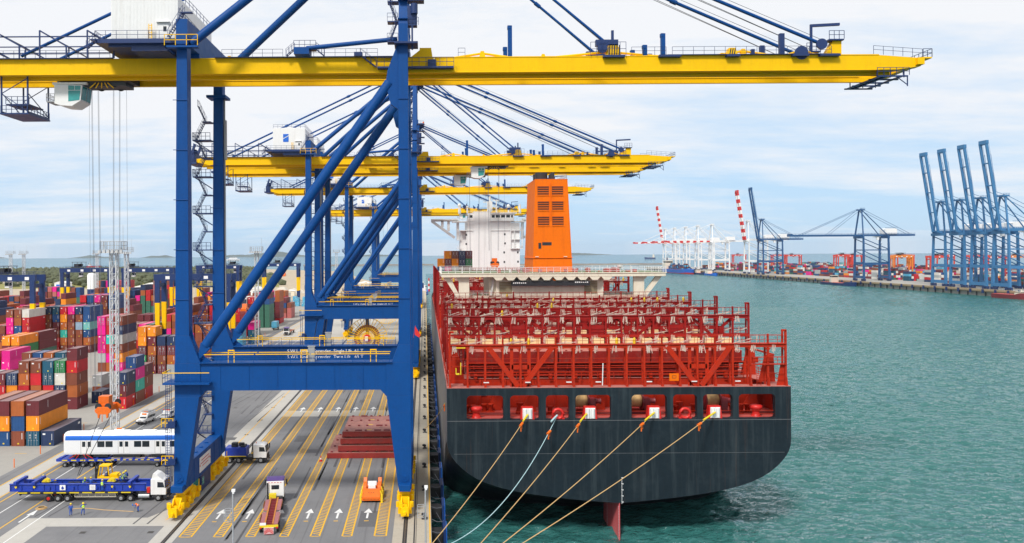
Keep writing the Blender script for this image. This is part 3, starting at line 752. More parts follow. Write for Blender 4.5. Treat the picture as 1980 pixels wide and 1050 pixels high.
    for x in (-66, -60.5, -53.6, -46.6):
        for y in (5.4, 15): mb.beam((x + 3.9, y, 65.3), (x + 3.9, y, 67.2), .18); mb.beam((x + 3.9, y, 67.2), (x, y, 69.4), .16); mb.beam((x, y, 65.3), (x, y, 69.4), .18)
        mb.beam((x, 5.4, 69.4), (x, 15, 69.4), .16); mb.beam((x + 3.9, 5.4, 67.2), (x + 3.9, 15, 67.2), .14)
    for y in (5.4, 15): mb.beam((-67, y, 68.5), (-45.4, y, 68.5), .16); mb.beam((-67, y, 67.0), (-42.7, y, 67.0), .14)
    P(mb, 'festoon_frame', M['navy'])
    # back end gear (sheaves, drives) at the landside girder ends
    mb = MB(); mb.box(-68, -65.3, 5.6, 15, 63.4, 64.0); mb.box(-67.4, -65.6, 6, 14.5, 64, 66.4); mb.beam((-67.2, 7, 66), (-66, 7, 69.5), .8, .6); mb.beam((-67.2, 13, 66), (-66, 13, 69.5), .8, .6)
    mb.rail([(-68, 5.6, 64), (-65.3, 5.6, 64)], 1.2, .8, .05); mb.lathe([(1, -.2), (1, .2)], (-66.3, 8, 67), 'y', 14); P(mb, 'back_end_gear', M['navy'])
    # maintenance cradle hanging from the back girder
    mb = MB()
    for y in (7.0, 13.5):
        for x in (-60.1, -56.2): mb.beam((x, y, 63.5), (x, y, 57.6), .2)
        mb.beam((-60.1, y, 60.5), (-56.2, y, 62.8), .1); mb.beam((-60.1, y, 60.5), (-56.2, y, 57.8), .1)
    for x in (-60.1, -56.2): mb.beam((x, 7, 57.7), (x, 13.5, 57.7), .3); mb.beam((x, 7, 60.6), (x, 13.5, 58), .1)
    mb.box(-60.3, -56, 6.8, 13.7, 57.4, 57.6); mb.box(-60, -56.5, 8, 12.5, 59, 59.15); mb.rail([(-60.2, 6.9, 57.6), (-56.1, 6.9, 57.6), (-56.1, 13.6, 57.6)], 1.1, .9, .04); mb.rail([(-60, 8, 59.15), (-56.5, 8, 59.15)], 1.1, .8, .04)
    P(mb, 'maintenance_cradle', M['navy'])
    if reel:
        rl = MB(); c = (-14.4, 2.6, 11.4)
        for k in range(36):
            t = 2 * math.pi * k / 36; rl.beam((c[0] + .9 * math.cos(t), c[1], c[2] + .9 * math.sin(t)), (c[0] + 5.9 * math.cos(t), c[1], c[2] + 5.9 * math.sin(t)), .13)
        for r_ in (5.9, 3.0, 1.6): rl.path([(c[0] + r_ * math.cos(2 * math.pi * k / 48), c[1], c[2] + r_ * math.sin(2 * math.pi * k / 48)) for k in range(49)], .08, 5)
        o = P(rl, 'cable_reel', Y)
        mb = MB(); mb.lathe([(2.2, 0), (2.2, .35), (3.9, .35), (3.9, 0)], (c[0], c[1] + .15, c[2]), 'y', 40, caps=False); P(mb, 'wound_cable', M['pinkplate'], o)
        mb = MB(); mb.lathe([(1.1, -.5), (1.1, .1)], c, 'y', 24); P(mb, 'reel_hub', M['brightred'], o)
        mb = MB(); mb.box(c[0] - .6, c[0] + .3, c[1] - 1.2, c[1] - .5, c[2] - .8, c[2] + .6); P(mb, 'reel_motor', M['white'], o)
        mb = MB(); mb.box(c[0] - .5, c[0] + .5, c[1] + .6, c[1] + 1.2, c[2] - 1, 17.3); P(mb, 'reel_bracket', B, o)
    return root

def build_trolley(root, tx, rope_z):
    """trolley with its cab and hoist ropes, at tx metres from the waterside rail"""
    P = lambda mb, name, mat, parent: mb.build(name, mat, parent)
    mb = MB(); mb.box(tx - 1.5, tx + 9.2, 8.2, 12.3, 62.5, 63.6); mb.box(tx - .8, tx + 8.4, 8.5, 12, 61.9, 62.5)
    for x in (tx - 1, tx + 8.4):
        for y in (7.9, 12.0): mb.lathe([(.45, 0), (.45, .4)], (x, y, 63.6), 'y', 12)
    for x in (tx + 3.5, tx + 6.5):
        for y in (8.8, 11.5): mb.lathe([(.7, 0), (.7, .3)], (x, y, 62.4), 'y', 14)
    t = P(mb, 'trolley', M['dark'], root)
    mb = MB()
    for k in range(5): mb.beam((tx + 4.9 + (k - 2) * .9, 8.3, 61.5), (tx + 4.9 + (k - 2) * .45, 8.3, 62.3), .12)
    P(mb, 'rope_guide', M['yellow'], t)
    cx = tx - 2.1
    mb = MB()
    mb.prism([(cx, 59.2), (cx, 62.1), (cx + 4.2, 61.9), (cx + 3.9, 59.6), (cx + 2.6, 58.8), (cx + 1, 58.9)], 'y', 8.0, 11.6)
    mb.box(cx - .2, cx + 4.9, 7.8, 11.8, 62.0, 62.3); c = P(mb, 'operator_cab', M['white'], root)
    mb = MB()
    mb.prism([(cx + 2.1, 61.2), (cx + 2.1, 61.85), (cx + 3.0, 61.83), (cx + 3.0, 61.2)], 'y', 7.95, 8.0); mb.prism([(cx + 3.1, 61.2), (cx + 3.1, 61.83), (cx + 3.95, 61.8), (cx + 3.9, 61.2)], 'y', 7.95, 8.0)
    mb.prism([(cx + 2.1, 59.5), (cx + 2.1, 61.1), (cx + 3.9, 61.1), (cx + 3.75, 59.7)], 'y', 7.95, 8.0)
    mb.add([(cx + 3.98, 8.2, 59.8), (cx + 3.98, 9.7, 59.8), (cx + 4.22, 9.7, 61.8), (cx + 4.22, 8.2, 61.8)], [(0, 1, 2, 3)])
    mb.add([(cx + 3.98, 9.9, 59.8), (cx + 3.98, 11.4, 59.8), (cx + 4.22, 11.4, 61.8), (cx + 4.22, 9.9, 61.8)], [(0, 1, 2, 3)])
    P(mb, 'cab_window', M['teal'], c)
    mb = MB(); mb.box(cx - 1.2, cx, 8, 11, 59.4, 59.55); mb.rail([(cx, 8, 59.55), (cx - 1.2, 8, 59.55), (cx - 1.2, 11, 59.55)], 1.1, .6, .035); mb.beam((cx + .3, 8.6, 62.2), (cx + .3, 8.6, 63.4), .2); mb.beam((cx + 2.6, 11, 62.2), (cx + 2.6, 11, 63.4), .2); P(mb, 'cab_balcony', M['grey'], c)
    mb = MB()
    for x in (tx + 3.1, tx + 6.4):
        for y in (8.9, 9.2, 11.3, 11.6): mb.tube((x, y, 62), (x + (.25 if x < tx + 5 else -.3), y, rope_z), .024, 4)
    for x in (tx + 2.3, tx + 8.0): mb.tube((x, 10, 62), (x, 10, rope_z + 1), .02, 4)
    P(mb, 'hoist_rope', M['wire'], root)

CX = -2.83
crane_specs = [(111.6, 'huge blue and yellow quay crane whose boom crosses the whole sky', False, False, -50.6, 15.2),
               (232.0, 'blue and yellow quay crane with the yellow cable reel seen above the portal beam', True, True, 19.0, 37),
               (258.5, 'blue and yellow quay crane standing close behind the second one, cab over the funnel', True, False, 14.8, 24),
               (346.0, 'blue and yellow quay crane fourth along the quay, boom passing behind the orange funnel', True, True, -8, 40),
               (522.0, 'distant blue and yellow quay crane, fifth along the quay, above the white bridge', True, False, 28, 45),
               (556.0, 'last and smallest blue and yellow quay crane at the far end of the quay', True, False, -30, 44)]
cranes = []
for i, (d, lab, lg, rl, tx, rz) in enumerate(crane_specs):
    if i == 0: o = build_crane((CX, d, 0), lab)
    elif i == 1: o = build_crane((CX, d, 0), lab, True, True)
    elif i == 3: o = dup(cranes[1]); o.location = (CX, d, 0); o['label'] = lab
    else: o = dup(cranes[1], None, ('cable_reel', 'trolley', 'operator_cab', 'hoist_rope')); o.location = (CX, d, 0); o['label'] = lab
    cranes.append(o)
for o, (d, lab, lg, rl, tx, rz) in zip(cranes, crane_specs): build_trolley(o, tx, rz)
# ---------------------------------------------------------------- the moored container ship, seen from astern
# local frame: x from the centre line, y = 0 at the transom, z above the quay
SX, SY = 28.7, 118.5
ship = thing('container_ship', 'large empty container ship with dark blue transom and red lashing bridges moored at the quay', 'ship', (SX, SY, 0))
S = lambda mb, name, mat, parent=None, bevel=0: mb.build(name, mat, parent or ship, bevel=bevel)
HB, DK, MD = 25.6, 16.2, 11.4
prof = [(-1, 8.4), (-.997, 7.5), (-.988, 6.7), (-.972, 5.95), (-.95, 5.2), (-.92, 4.4), (-.88, 3.55), (-.83, 2.75), (-.77, 2.05), (-.7, 1.45), (-.62, .92), (-.53, .48), (-.43, .1), (-.33, -.23), (-.22, -.53), (-.11, -.79), (0, -1.0)]
prof = prof + [(-t, z) for t, z in prof[-2::-1]]
def section(y):
    drop = .3 * y if y < 12 else 3.6 + .6 * (y - 12)
    hb = HB if y < 250 else HB * math.sqrt(max(0.0, 1 - ((y - 250) / 116) ** 2.4)) + .3
    pts = [(-hb, y, DK)] + [(t * hb, y, max(-13.5, z - drop)) for t, z in prof] + [(hb, y, DK)]
    return pts
ys = [0, 3, 6, 10, 14, 20, 28, 36, 60, 120, 250, 280, 305, 325, 340, 352, 360, 365]
mb = MB(); vs = []
for y in ys: vs += section(y)
n = len(section(0))
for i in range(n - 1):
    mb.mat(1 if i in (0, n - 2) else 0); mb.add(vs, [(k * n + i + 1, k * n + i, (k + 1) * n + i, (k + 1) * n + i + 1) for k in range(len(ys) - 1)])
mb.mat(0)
# transom: lower plate and the pierced upper band
low = [(-HB, 0, MD)] + [(t * HB, 0, z) for t, z in prof] + [(HB, 0, MD)]
mb.add(low, [tuple(range(len(low)))])
holes_px = [(898.7, 969.7), (982.8, 1038.8), (1051.9, 1097), (1109, 1178), (1217.7, 1286), (1298, 1344), (1356, 1413), (1425, 1495.6)]
HOLES = [((a - VX + 2) / 13 - SX, (b - VX + 2) / 13 - SX) for a, b in holes_px]
ZT, ZB = 15.1, MD + .1
def rrect(x0, x1, z0, z1, r, k=5):
    out = []
    for cx, cz, a0 in ((x1 - r, z1 - r, 0), (x0 + r, z1 - r, 90), (x0 + r, z0 + r * .4, 180), (x1 - r, z0 + r * .4, 270)):
        rr = r
        for i in range(k + 1):
            t = R(a0 + 90 * i / k); out.append((cx + rr * math.cos(t), cz + (rr if a0 < 180 else rr * .4) * math.sin(t)))
    return out
loops = [[(-HB, MD), (HB, MD), (HB, DK), (-HB, DK)]] + [rrect(a, b, ZB, ZT, .6) for a, b in HOLES]
flat = [p for l in loops for p in l]
for yy in (0, .28):
    tris = tessellate_polygon([[Vector((p[0], p[1], 0)) for p in l] for l in loops])
    mb.add([(p[0], yy, p[1]) for p in flat], [t for t in tris])
for l in loops[1:]:
    k = len(l); mb.add([(p[0], 0, p[1]) for p in l] + [(p[0], .9, p[1]) for p in l], [(i, (i + 1) % k, k + (i + 1) % k, k + i) for i in range(k)])
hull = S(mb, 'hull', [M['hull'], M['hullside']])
mb = MB()
for l in loops[1:]:       # red liners of the openings
    k = len(l); mb.add([(p[0], .05, p[1]) for p in l] + [(p[0], .95, p[1]) for p in l], [(i, (i + 1) % k, k + (i + 1) % k, k + i) for i in range(k)])
mb2 = MB(); mb2.box(-HB, HB, -.02, 0, MD - .12, MD - .05); mb2.box(-HB + 1, HB - 1, -.012, 0, 6.4, 6.44); S(mb2, 'weld_seam', M['hullside'], hull)
mb2 = MB()
for i in range(22): z = 2.7 - i * .18; mb2.box(.3, .3 + (.3 if i % 5 == 0 else .12), -.02, -.005, z, z + (.12 if i % 5 == 0 else .07))
S(mb2, 'draft_mark', M['letter'], hull)
# rudder
mb = MB(); fo = [(-.05, .0), (-.35, 2.5), (-.55, 6), (-.4, 9), (0, 10.6), (.4, 9), (.55, 6), (.35, 2.5), (.05, 0)]
mb.prism(fo, 'z', -13, -.9); rud = S(mb, 'rudder', paint('rudder_antifouling', (.72, .12, .13), .5, var=.2, streak=.3, dirt=(.5, .35, .33)))
mb = MB()
for i in range(26): z = -1.6 - i * .24; mb.box(-.13, -.1, .02, .14, z, z + .1); 
for i in range(26): z = -1.6 - i * .24; mb.box(-.56, -.5, 5.7, 5.82, z, z + .1)
S(mb, 'rudder_mark', M['letter'], rud)
# decks
mb = MB(); mb.box(-HB + .05, HB - .05, .9, 12, MD - .15, MD + .1); S(mb, 'mooring_deck', M['reddeck'])
mb = MB(); mb.box(-HB + .3, HB - .3, 9.3, 9.6, MD, DK); mb.box(-HB + .05, -HB + .3, .9, 12, MD, DK); mb.box(HB - .3, HB - .05, 6, 12, MD, DK)
mb.box(HB - .3, HB - .05, .9, 6, MD, MD + 1)
for x in range(-24, 25, 4): mb.box(x - .12, x + .12, 9.0, 9.3, MD, DK)
S(mb, 'mooring_bulkhead', M['red'])
mb = MB(); mb.box(-HB, HB, 0.0, 1.8, DK, DK + .08); mb.box(-HB, HB, 1.7, 1.8, DK - .5, DK); mb.box(-HB, -23, 2.2, 245, DK, DK + .08); mb.box(23, HB, 2.2, 245, DK, DK + .08); mb.box(-23, 23, 9.2, 340, DK - .05, DK + .05)  # slot behind the aft strip left open to let light onto the mooring deck
for x in range(-24, 25, 4): mb.box(x - .1, x + .1, .9, 1.7, DK - .5, DK)
S(mb, 'main_deck', M['pinkdeck'])
# mooring gear inside the openings
def gear(name, mat): return MB(), name, mat
cxs = [(a + b) / 2 for a, b in HOLES]
for i in (0, 7):
    x = cxs[i] + (-1.2 if i == 0 else .6); mb = MB(); mb.lathe([(.75, 0), (.55, .25), (.55, .9), (.9, 1.1), (.95, 1.55), (.7, 1.7), (.2, 1.75)], (x, 1.9, MD + .1), 'z', 20); S(mb, 'capstan', M['brightred'])
for i in (1, 3, 4, 6):
    x = HOLES[i][0] + (HOLES[i][1] - HOLES[i][0]) * (.6 if i == 1 else .42 if i == 3 else .65 if i == 4 else .42)
    mb = MB(); mb.prism([(x - 1.05, MD), (x + 1.05, MD), (x + .85, MD + 1.9), (x - .85, MD + 1.9)], 'y', .15, 1.2); f = S(mb, 'fairlead', M['brightred'])
    mb = MB()
    for q in (-.38, .38): mb.lathe([(.26, 0), (.26, 1.4)], (x + q, .02, MD + .25), 'z', 12)
    mb.box(x - .72, x + .72, .1, .16, MD + .15, MD + 1.75); S(mb, 'roller', M['white'], f)
for i in (2, 5):
    x = cxs[i] + .1; mb = MB(); mb.path([(x + .75 * math.cos(t * .5236), .35, MD + .85 + .7 * math.sin(t * .5236)) for t in range(13)], .24, 8); mb.box(x - .95, x + .95, .2, 1, MD, MD + .3); S(mb, 'ring_chock', M['brightred'])
for i, sg in ((3, 1), (4, 1), (6, -1)):
    x = HOLES[i][0] + 1.6 if sg > 0 else HOLES[i][1] - 1.5
    mb = MB(); mb.box(x - 1.8, x + 2.4, 3.6, 6.2, MD + .1, MD + .5)
    for q in (-1.1, 1.1): mb.lathe([(1.5, -.08), (1.5, .08)], (x + q, 4.8, MD + 2.0), 'x', 24)
    mb.box(x + 1.4, x + 2.3, 4, 5.8, MD + .5, MD + 2.4); mb.lathe([(.5, 0), (.35, .4), (.5, .8)], (x + 2.4, 4.8, MD + 1.9), 'x', 12)
    wn = S(mb, 'mooring_winch', M['maroon'])
    mb = MB()
    mb.lathe([(.6, -1.0), (.95, -.99), (1.0, -.4), (.93, -.3), (1.0, .3), (.95, .99), (.6, 1.0)], (x, 4.8, MD + 2.0), 'x', 20); S(mb, 'rope_drum', M['rope'], wn)
for i, dx, dy, typ in ((0, -2, 5, 'b'), (0, .8, 6, 'b'), (0, 1.8, 7, 'p'), (1, -.2, 4.5, 'r'), (1, 1.2, 6, 'p'), (2, -1, 4, 'b'), (5, -.6, 4, 'b'), (5, .6, 4.5, 'r'), (6, -1.5, 5, 'b'), (7, -1.7, 4, 'b'), (7, -.1, 4.6, 'b'), (7, 1.6, 7, 'p'), (3, 2, 7, 'p'), (6, 1, 7, 'p')):
    x = cxs[i] + dx; mb = MB()
    if typ == 'b':
        for q in (-.5, .5): mb.lathe([(.38, 0), (.38, 1.0), (.48, 1.05), (.48, 1.25)], (x + q, dy, MD + .1), 'z', 14)
        mb.box(x - 1.1, x + 1.1, dy - .5, dy + .5, MD + .1, MD + .25); S(mb, 'bitts', M['red'])
    elif typ == 'r':
        mb.lathe([(.7, 0), (.45, .9), (.45, 1.3), (.55, 1.35), (.55, 1.7)], (x, dy, MD + .1), 'z', 12); S(mb, 'pedestal_roller', M['red'])
    else:
        mb.prism([(x - 1.6, MD + .1), (x + 1.3, MD + .1), (x + 1.3, MD + 2.6), (x + .2, MD + 2.6), (x - .6, MD + 1.2)], 'y', dy, dy + .3); S(mb, 'winch_foundation', M['red'])
mb = MB(); mb.box(cxs[0] - .3, cxs[0] + .8, 9, 9.6, MD + 2.2, MD + 3.2); S(mb, 'deck_locker', M['letteryel'])
mb = MB()
for a, b in HOLES: mb.beam((a, .6, MD + 1.15), (b, .6, MD + 1.15), .05); mb.beam((a, .6, MD + .65), (b, .6, MD + .65), .05)
S(mb, 'opening_rail', M['red'])

# lashing bridges
PX = [-25.1 + i * 2.642 for i in range(20)]
r3 = random.Random(11)
def lashing_bridge(y, ztop, zmid=None, vee=False, gates=True, detail=2):
    mb = MB(); RM = M['red'] if vee else M['red2']; z0 = DK + .05
    rows = (y, y + 1.1) if detail > 1 else (y,)
    for j, yy in enumerate(rows):
        for i, x in enumerate(PX):
            if j and i % 2 and detail < 2: continue
            mb.beam((x, yy, z0), (x, yy, ztop + (.0 if i not in (0, 19) else 2.0)), .28 if not j else .2, .3, (0, 1, 0))
            if not j and 0 < i < 19 and i % 3 == 0: mb.box(x - .12, x + .12, yy - .1, yy + .1, ztop, ztop + 1.5)
            if not j:
                mb.prism([(x - .18, z0), (x + .18, z0), (x + .05, z0 + 1.3), (x - .05, z0 + 1.3)], 'y', yy - .45, yy - .12)
        mb.box(PX[0], PX[-1], yy - .12, yy + .12, ztop - .5, ztop)
        if zmid: mb.box(PX[0], PX[-1], yy - .12, yy + .12, zmid - .45, zmid)
    mb.box(PX[0], PX[-1], y - .3, y + 1.2, ztop, ztop + .06)
    mb.beam((PX[0] - .1, y, ztop + 2), (PX[0] + .6, y, ztop + 2), .3); mb.beam((PX[-1] + .1, y, ztop + 2), (PX[-1] - .6, y, ztop + 2), .3)
    if zmid: mb.box(PX[0], PX[-1], y - .1, y + 1.2, zmid - .02, zmid + .05)
    zl = zmid or z0
    # knees under the top beam make rounded openings
    for i, x in enumerate(PX[:-1]):
        for xa, s in ((x + .18, 1), (PX[i + 1] - .18, -1)):
            mb.prism([(xa, ztop - .6), (xa + s * .4, ztop - .6), (xa + s * .14, ztop - .74), (xa, ztop - 1.0)], 'y', y - .06, y + .06)
    if vee:
        for cx in (-14.55, 12.1):
            for s in (-1, 1): mb.beam((cx + s * .35, y - .12, z0 + .1), (cx + s * 4.75, y - .12, ztop - .3), .72, .3, (0, 1, 0))
            mb.box(cx - 1.3, cx + 1.3, y + .1, y + .2, z0 + 2.6, z0 + 3.3); mb.box(cx - 1.3, cx + 1.3, y + .1, y + .2, z0, z0 + .9)
            for s in (-1, 1): mb.box(cx + s * 1.3 - .25, cx + s * 1.3 + .25, y + .1, y + .2, z0, ztop - .3)
    elif detail > 1:
        for z in ((zl + ztop) / 2, zl + (ztop - zl) * .25): mb.beam((PX[0], y + .9, z), (PX[-1], y + .9, z), .12)
        for cx in (-21.2, -14.55, -8, 0, 6.6, 12.1, 19.2):
            for s in (-1, 1): mb.beam((cx + s * .3, y + .5, zl), (cx + s * 3.4, y + .5, ztop - .4), .45, .2, (0, 1, 0))
        for i in (4, 9, 14): mb.box(PX[i] + .2, PX[i + 1] - .2, y + .1, y + .2, zl, zl + 1.6)
        for i in range(1, 19, 2): mb.beam((PX[i] + 1.3, y + .5, zl), (PX[i] + 1.3, y + .5, ztop), .14)
        for i in range(2, 18, 3): mb.box(PX[i] + .5, PX[i] + 1.2, y + .3, y + .9, zl + .1, zl + 1.3)
    lb = S(mb, 'lashing_bridge', RM)
    mb = MB()
    mb.rail([(PX[0], y - .25, ztop + .06), (PX[-1], y - .25, ztop + .06)], 1.2, 1.32, .03, (1, .5)); mb.rail([(PX[0], y + 1.2, ztop + .06), (PX[-1], y + 1.2, ztop + .06)], 1.2, 2.64, .03, (1,))
    if zmid: mb.rail([(PX[0], y - .1, zmid), (PX[-1], y - .1, zmid)], 1.1, 1.32, .03, (1, .5))
    for z in (z0 + 1.0, z0 + 1.9): mb.beam((PX[0], y - .15, z), (PX[-1], y - .15, z), .06)
    if not zmid: mb.beam((PX[0], y + .3, z0 + 3.1), (PX[-1], y + .3, z0 + 3.1), .09); mb.beam((PX[0], y + .3, z0 + 4.2), (PX[-1], y + .3, z0 + 4.2), .07)
    S(mb, 'bridge_rail', RM, lb)
    if detail > 1:
        mb = MB()
        for i, x in list(enumerate(PX[:-1])) * 2:
            for z in ([ztop] + ([zmid] if zmid else [])):
                if vee and z == ztop and r3.random() < .35: continue
                a = r3.uniform(.2, .7); q = y + r3.uniform(.1, .9)
                if r3.random() < .6: mb.beam((x + .2, q, z + .12), (x + r3.uniform(1.8, 3.2), q + r3.uniform(-.2, .3), z + r3.uniform(.3, 1.0)), .12); mb.beam((x + .9, q + .2, z + .1), (x + r3.uniform(1.5, 3.4), q + r3.uniform(-.2, .3), z + r3.uniform(.2, .8)), .1)
                for k in range(3): mb.beam((x + a + k * .22, y - .12, z - r3.uniform(.0, .2)), (x + a + k * .22 - r3.uniform(-.3, .3), y - .2, z - r3.uniform(.9, 1.3)), .08)
                if r3.random() < .4: mb.beam((x + 1.2, y + .6, z + .1), (x + 1.3, y + .6, z + 1.3), .1)
        tag(S(mb, 'lashing_rod', M['pale'], lb), kind='stuff')
        mb = MB()
        for i in range(19):
            if r3.random() < .2: mb.lathe([(.2, 0), (.24, .5), (.1, .9)], (PX[i] + 1.3, y + .5, ztop + .1), 'z', 8)
        if mb.v: S(mb, 'lamp_cover', M['letteryel'], lb)
    return lb
lb1 = lashing_bridge(.6, 22.5, None, True)
lashing_bridge(14.2, 25.7, 22.6)
lashing_bridge(28.5, 26.0, 22.6)
lashing_bridge(43.0, 26.1, 22.6)
lashing_bridge(57.5, 26.2, 22.6)
for y in range(92, 240, 14): lashing_bridge(y, 28.6, 24, detail=2 if y < 150 else 1)
# orange panel and little lamps on the aft bridge
mb = MB(); mb.box(7.6, 9.0, .2, .3, DK + .9, DK + 2.0); o = S(mb, 'target_panel', M['orange'], lb1)
mb = MB(); mb.box(8.0, 8.6, .17, .2, DK + 1.3, DK + 1.34); mb.box(8.0, 8.6, .17, .2, DK + 1.66, DK + 1.7); mb.box(8.0, 8.04, .17, .2, DK + 1.3, DK + 1.7); mb.box(8.56, 8.6, .17, .2, DK + 1.3, DK + 1.7); S(mb, 'panel_mark', M['dark'], o)
mb = MB(); mb.beam((-2.4, .2, DK + .3), (-2.3, .2, DK + 3.6), .12); S(mb, 'flag_staff', M['white'])
mb = MB()
for x in (-19.7, -13.5, -7.4, -3, 4.6, 11.3, 17.8): mb.box(x - .4, x + .4, .1, .3, DK + .75, DK + .88)
S(mb, 'deck_lamp', M['white'])
mb = MB(); mb.box(-24.2, -23.7, .1, .5, DK + 2, DK + 2.2); mb.beam((-24.2, .2, DK + 2.1), (-24.2, .2, DK + 3), .12); mb.beam((-23.5, .2, DK + 2), (-23.5, .2, DK + 3.8), .12); mb.beam((-24.2, .2, DK + 6), (-22.8, .2, DK + 6), .14); S(mb, 'yellow_frame', M['letteryel'])
mb = MB()
for z in range(9): mb.beam((PX[-3] + .9, .4, DK + .3 + z * .32), (PX[-3] + 1.5, .4, DK + .3 + z * .32), .06)
for q in (.9, 1.5): mb.beam((PX[-3] + q, .4, DK), (PX[-3] + q, .4, DK + 3.2), .06)
mb.box(PX[-3] - .1, PX[-1] + .1, .3, 1.2, DK + 3.2, DK + 3.3); mb.rail([(PX[-3], .3, DK + 3.3), (PX[-1], .3, DK + 3.3)], 1.1, 1.3, .03); mb.prism([(PX[-1] - 1.3, DK), (PX[-1], DK), (PX[-1], DK + 3.2), (PX[-1] - .7, DK + 3.2)], 'y', .7, .8); mb.box(PX[-3] + .4, PX[-3] + 1.2, .5, .9, DK + 3.5, DK + 4.3)
S(mb, 'side_ladder', M['red'])
# hatch coamings, covers and their lockers
for k, (a, b) in enumerate([(9.2, 13.3), (16, 27.6), (30.2, 42), (44.7, 56.6)] + [(y + 2, y + 13) for y in range(92, 226, 14)]):
    mb = MB()
    mb.box(-21.5, 21.5, a + .4, b - .4, DK, 18.4)
    for x in range(-21, 22, 3): mb.box(x - .1, x + .1, a, a + .4, DK, 18.5)
    mb.box(-22.2, 22.2, a, b, 18.4, 18.62)
    for z in (16.9, 17.5, 18.1): mb.box(-22.2, 22.2, a - .05, a + .02, z, z + .1)
    S(mb, 'hatch_coaming', M['darkred'])
    mb = MB(); mb.box(-22.3, 22.3, a - .25, a + .1, 18.62, 18.74); mb.rail([(-22, a - .6, DK), (22, a - .6, DK)], 1.1, 2.6, .05); mb.beam((-22, a - .3, 17.2), (22, a - .3, 17.2), .16); mb.beam((-22, a - .3, 17.9), (22, a - .3, 17.9), .1)
    for q in range(-21, 22, 4): mb.box(q, q + .5, a - .5, a, DK, 17.0)
    S(mb, 'deck_pipe', M['red'])
    for x0, x1 in ((-22.0, -7.5), (-7.3, 7.3), (7.5, 22.0)):
        mb = MB(); mb.box(x0, x1, a + .05, b - .05, 18.75, 20.45); mb.mat(1).box(x0 + .02, x1 - .02, a + .07, b - .07, 20.45, 20.5); mb.mat(0)
        for q in range(6): x = x0 + (q + .5) * (x1 - x0) / 6; mb.box(x - .15, x + .15, a + .3, a + .7, 20.5, 20.62); mb.box(x - .15, x + .15, b - .7, b - .3, 20.5, 20.62); mb.box(x - .05, x + .05, a, a + .05, 18.8, 20.4)
        S(mb, 'hatch_cover', [M['red3'], M['pinkdeck']])
for y in (13.5, 27.8):
    mb = MB()
    for i in range(18):
        x = PX[i] + .5; mb.box(x, x + 1.7, y, y + .6, 20.52 if y < 20 else 20.6, 22.0)
    S(mb, 'cream_locker', M['lockerc'])
# side stools under the outer stacks
for s in (-1, 1):
    mb = MB()
    for y in range(4, 236, 7):
        if 60 < y < 90: continue
        mb.prism([(s * 22.6, DK), (s * 25.0, DK), (s * 24.8, 20.4), (s * 23.6, 20.4)], 'y', y, y + .5); mb.beam((s * 24.8, y, 20.4), (s * 24.8, y + 7, 20.4), .25)
    mb.rail([(s * 25.4, 2, DK), (s * 25.4, 240, DK)], 1.2, 3, .04)
    S(mb, 'side_stool', M['red'])

# aft casing: wing deck, house, funnel
y0 = 63.5
mb = MB(); mb.box(-25.0, 26.3, y0, y0 + 24, 30.75, 31.6); mb.box(-25.2, 26.5, y0 - .15, y0 + 24.1, 31.5, 31.7)
wd = S(mb, 'wing_deck', M['cream'], bevel=.05)
mb = MB()
for k in range(10):
    x = -13.2 + k * 2.75; mb.prism([(x, 30.76), (x + 2.6, 30.76), (x + 1.9, 30.0), (x + .7, 30.0)], 'y', y0 + .05, y0 + .35)
S(mb, 'valance', M['cream'], wd)
mb = MB(); mb.box(-24.8, 26.1, y0 + .1, y0 + 23.8, 31.7, 31.74); S(mb, 'green_deck', paint('green_deck_paint', (.14, .2, .10), .7, var=.3), wd)
mb = MB(); mb.rail([(-25.0, y0, 31.7), (26.3, y0, 31.7)], 1.25, 1.6, .045, (1, .66, .33)); mb.rail([(-25, y0, 31.7), (-25, y0 + 24, 31.7)], 1.25, 2, .045, (1, .5)); mb.rail([(26.3, y0, 31.7), (26.3, y0 + 24, 31.7)], 1.25, 2, .045, (1, .5)); mb.rail([(-25, y0 + 24, 31.7), (26.3, y0 + 24, 31.7)], 1.25, 2, .045, (1, .5))
for x in (-25, -20.3, -15.6, 18.5, 26.3): mb.beam((x, y0, 31.7), (x, y0, 33.1), .14)
S(mb, 'deck_rail', M['white'], wd)
mb = MB(); mb.box(-12.4, 12.4, y0 + 2, y0 + 22, DK, 30.75); mb.box(-21.3, 21.9, y0 + 3, y0 + 21, DK, 26.4); mb.box(-13.9, -12.4, y0 + 2.6, y0 + 20, 26.4, 30.75)
dh = S(mb, 'aft_deckhouse', M['cream'])
mb = MB()
for xa, xb in ((-11.6, -8.7), (8.0, 11.0)):
    for z in range(8): mb.box(xa, xb, y0 + 1.9, y0 + 2, 26.8 + z * .36, 27.1 + z * .36)
S(mb, 'vent_louvre', paint('tan_louvre', (.3, .25, .15), .6), dh)
mb = MB(); mb.box(-8.9, 9.0, y0 + .5, y0 + 1.6, 28.7, 29.75); mb.box(-8, -7.4, y0 + 1, y0 + 1.6, 29.7, 30.7); mb.box(7.4, 8, y0 + 1, y0 + 1.6, 29.7, 30.7); cb = S(mb, 'store_crane_beam', M['dark'], dh)
mb = MB()
for k in range(7): mb.box(-8.6 + k * .45, -8.3 + k * .45, y0 + .46, y0 + .5, 29.25, 29.5); mb.box(5.6 + k * .45, 5.9 + k * .45, y0 + .46, y0 + .5, 29.35, 29.6)
S(mb, 'beam_marking', M['letter'], cb)
mb = MB(); mb.path([(1 + .4 * math.cos(t * .45), y0 + .6, 30.3 + .4 * math.sin(t * .45)) for t in range(15)], .1, 6); S(mb, 'hook_ring', M['orange'], dh)
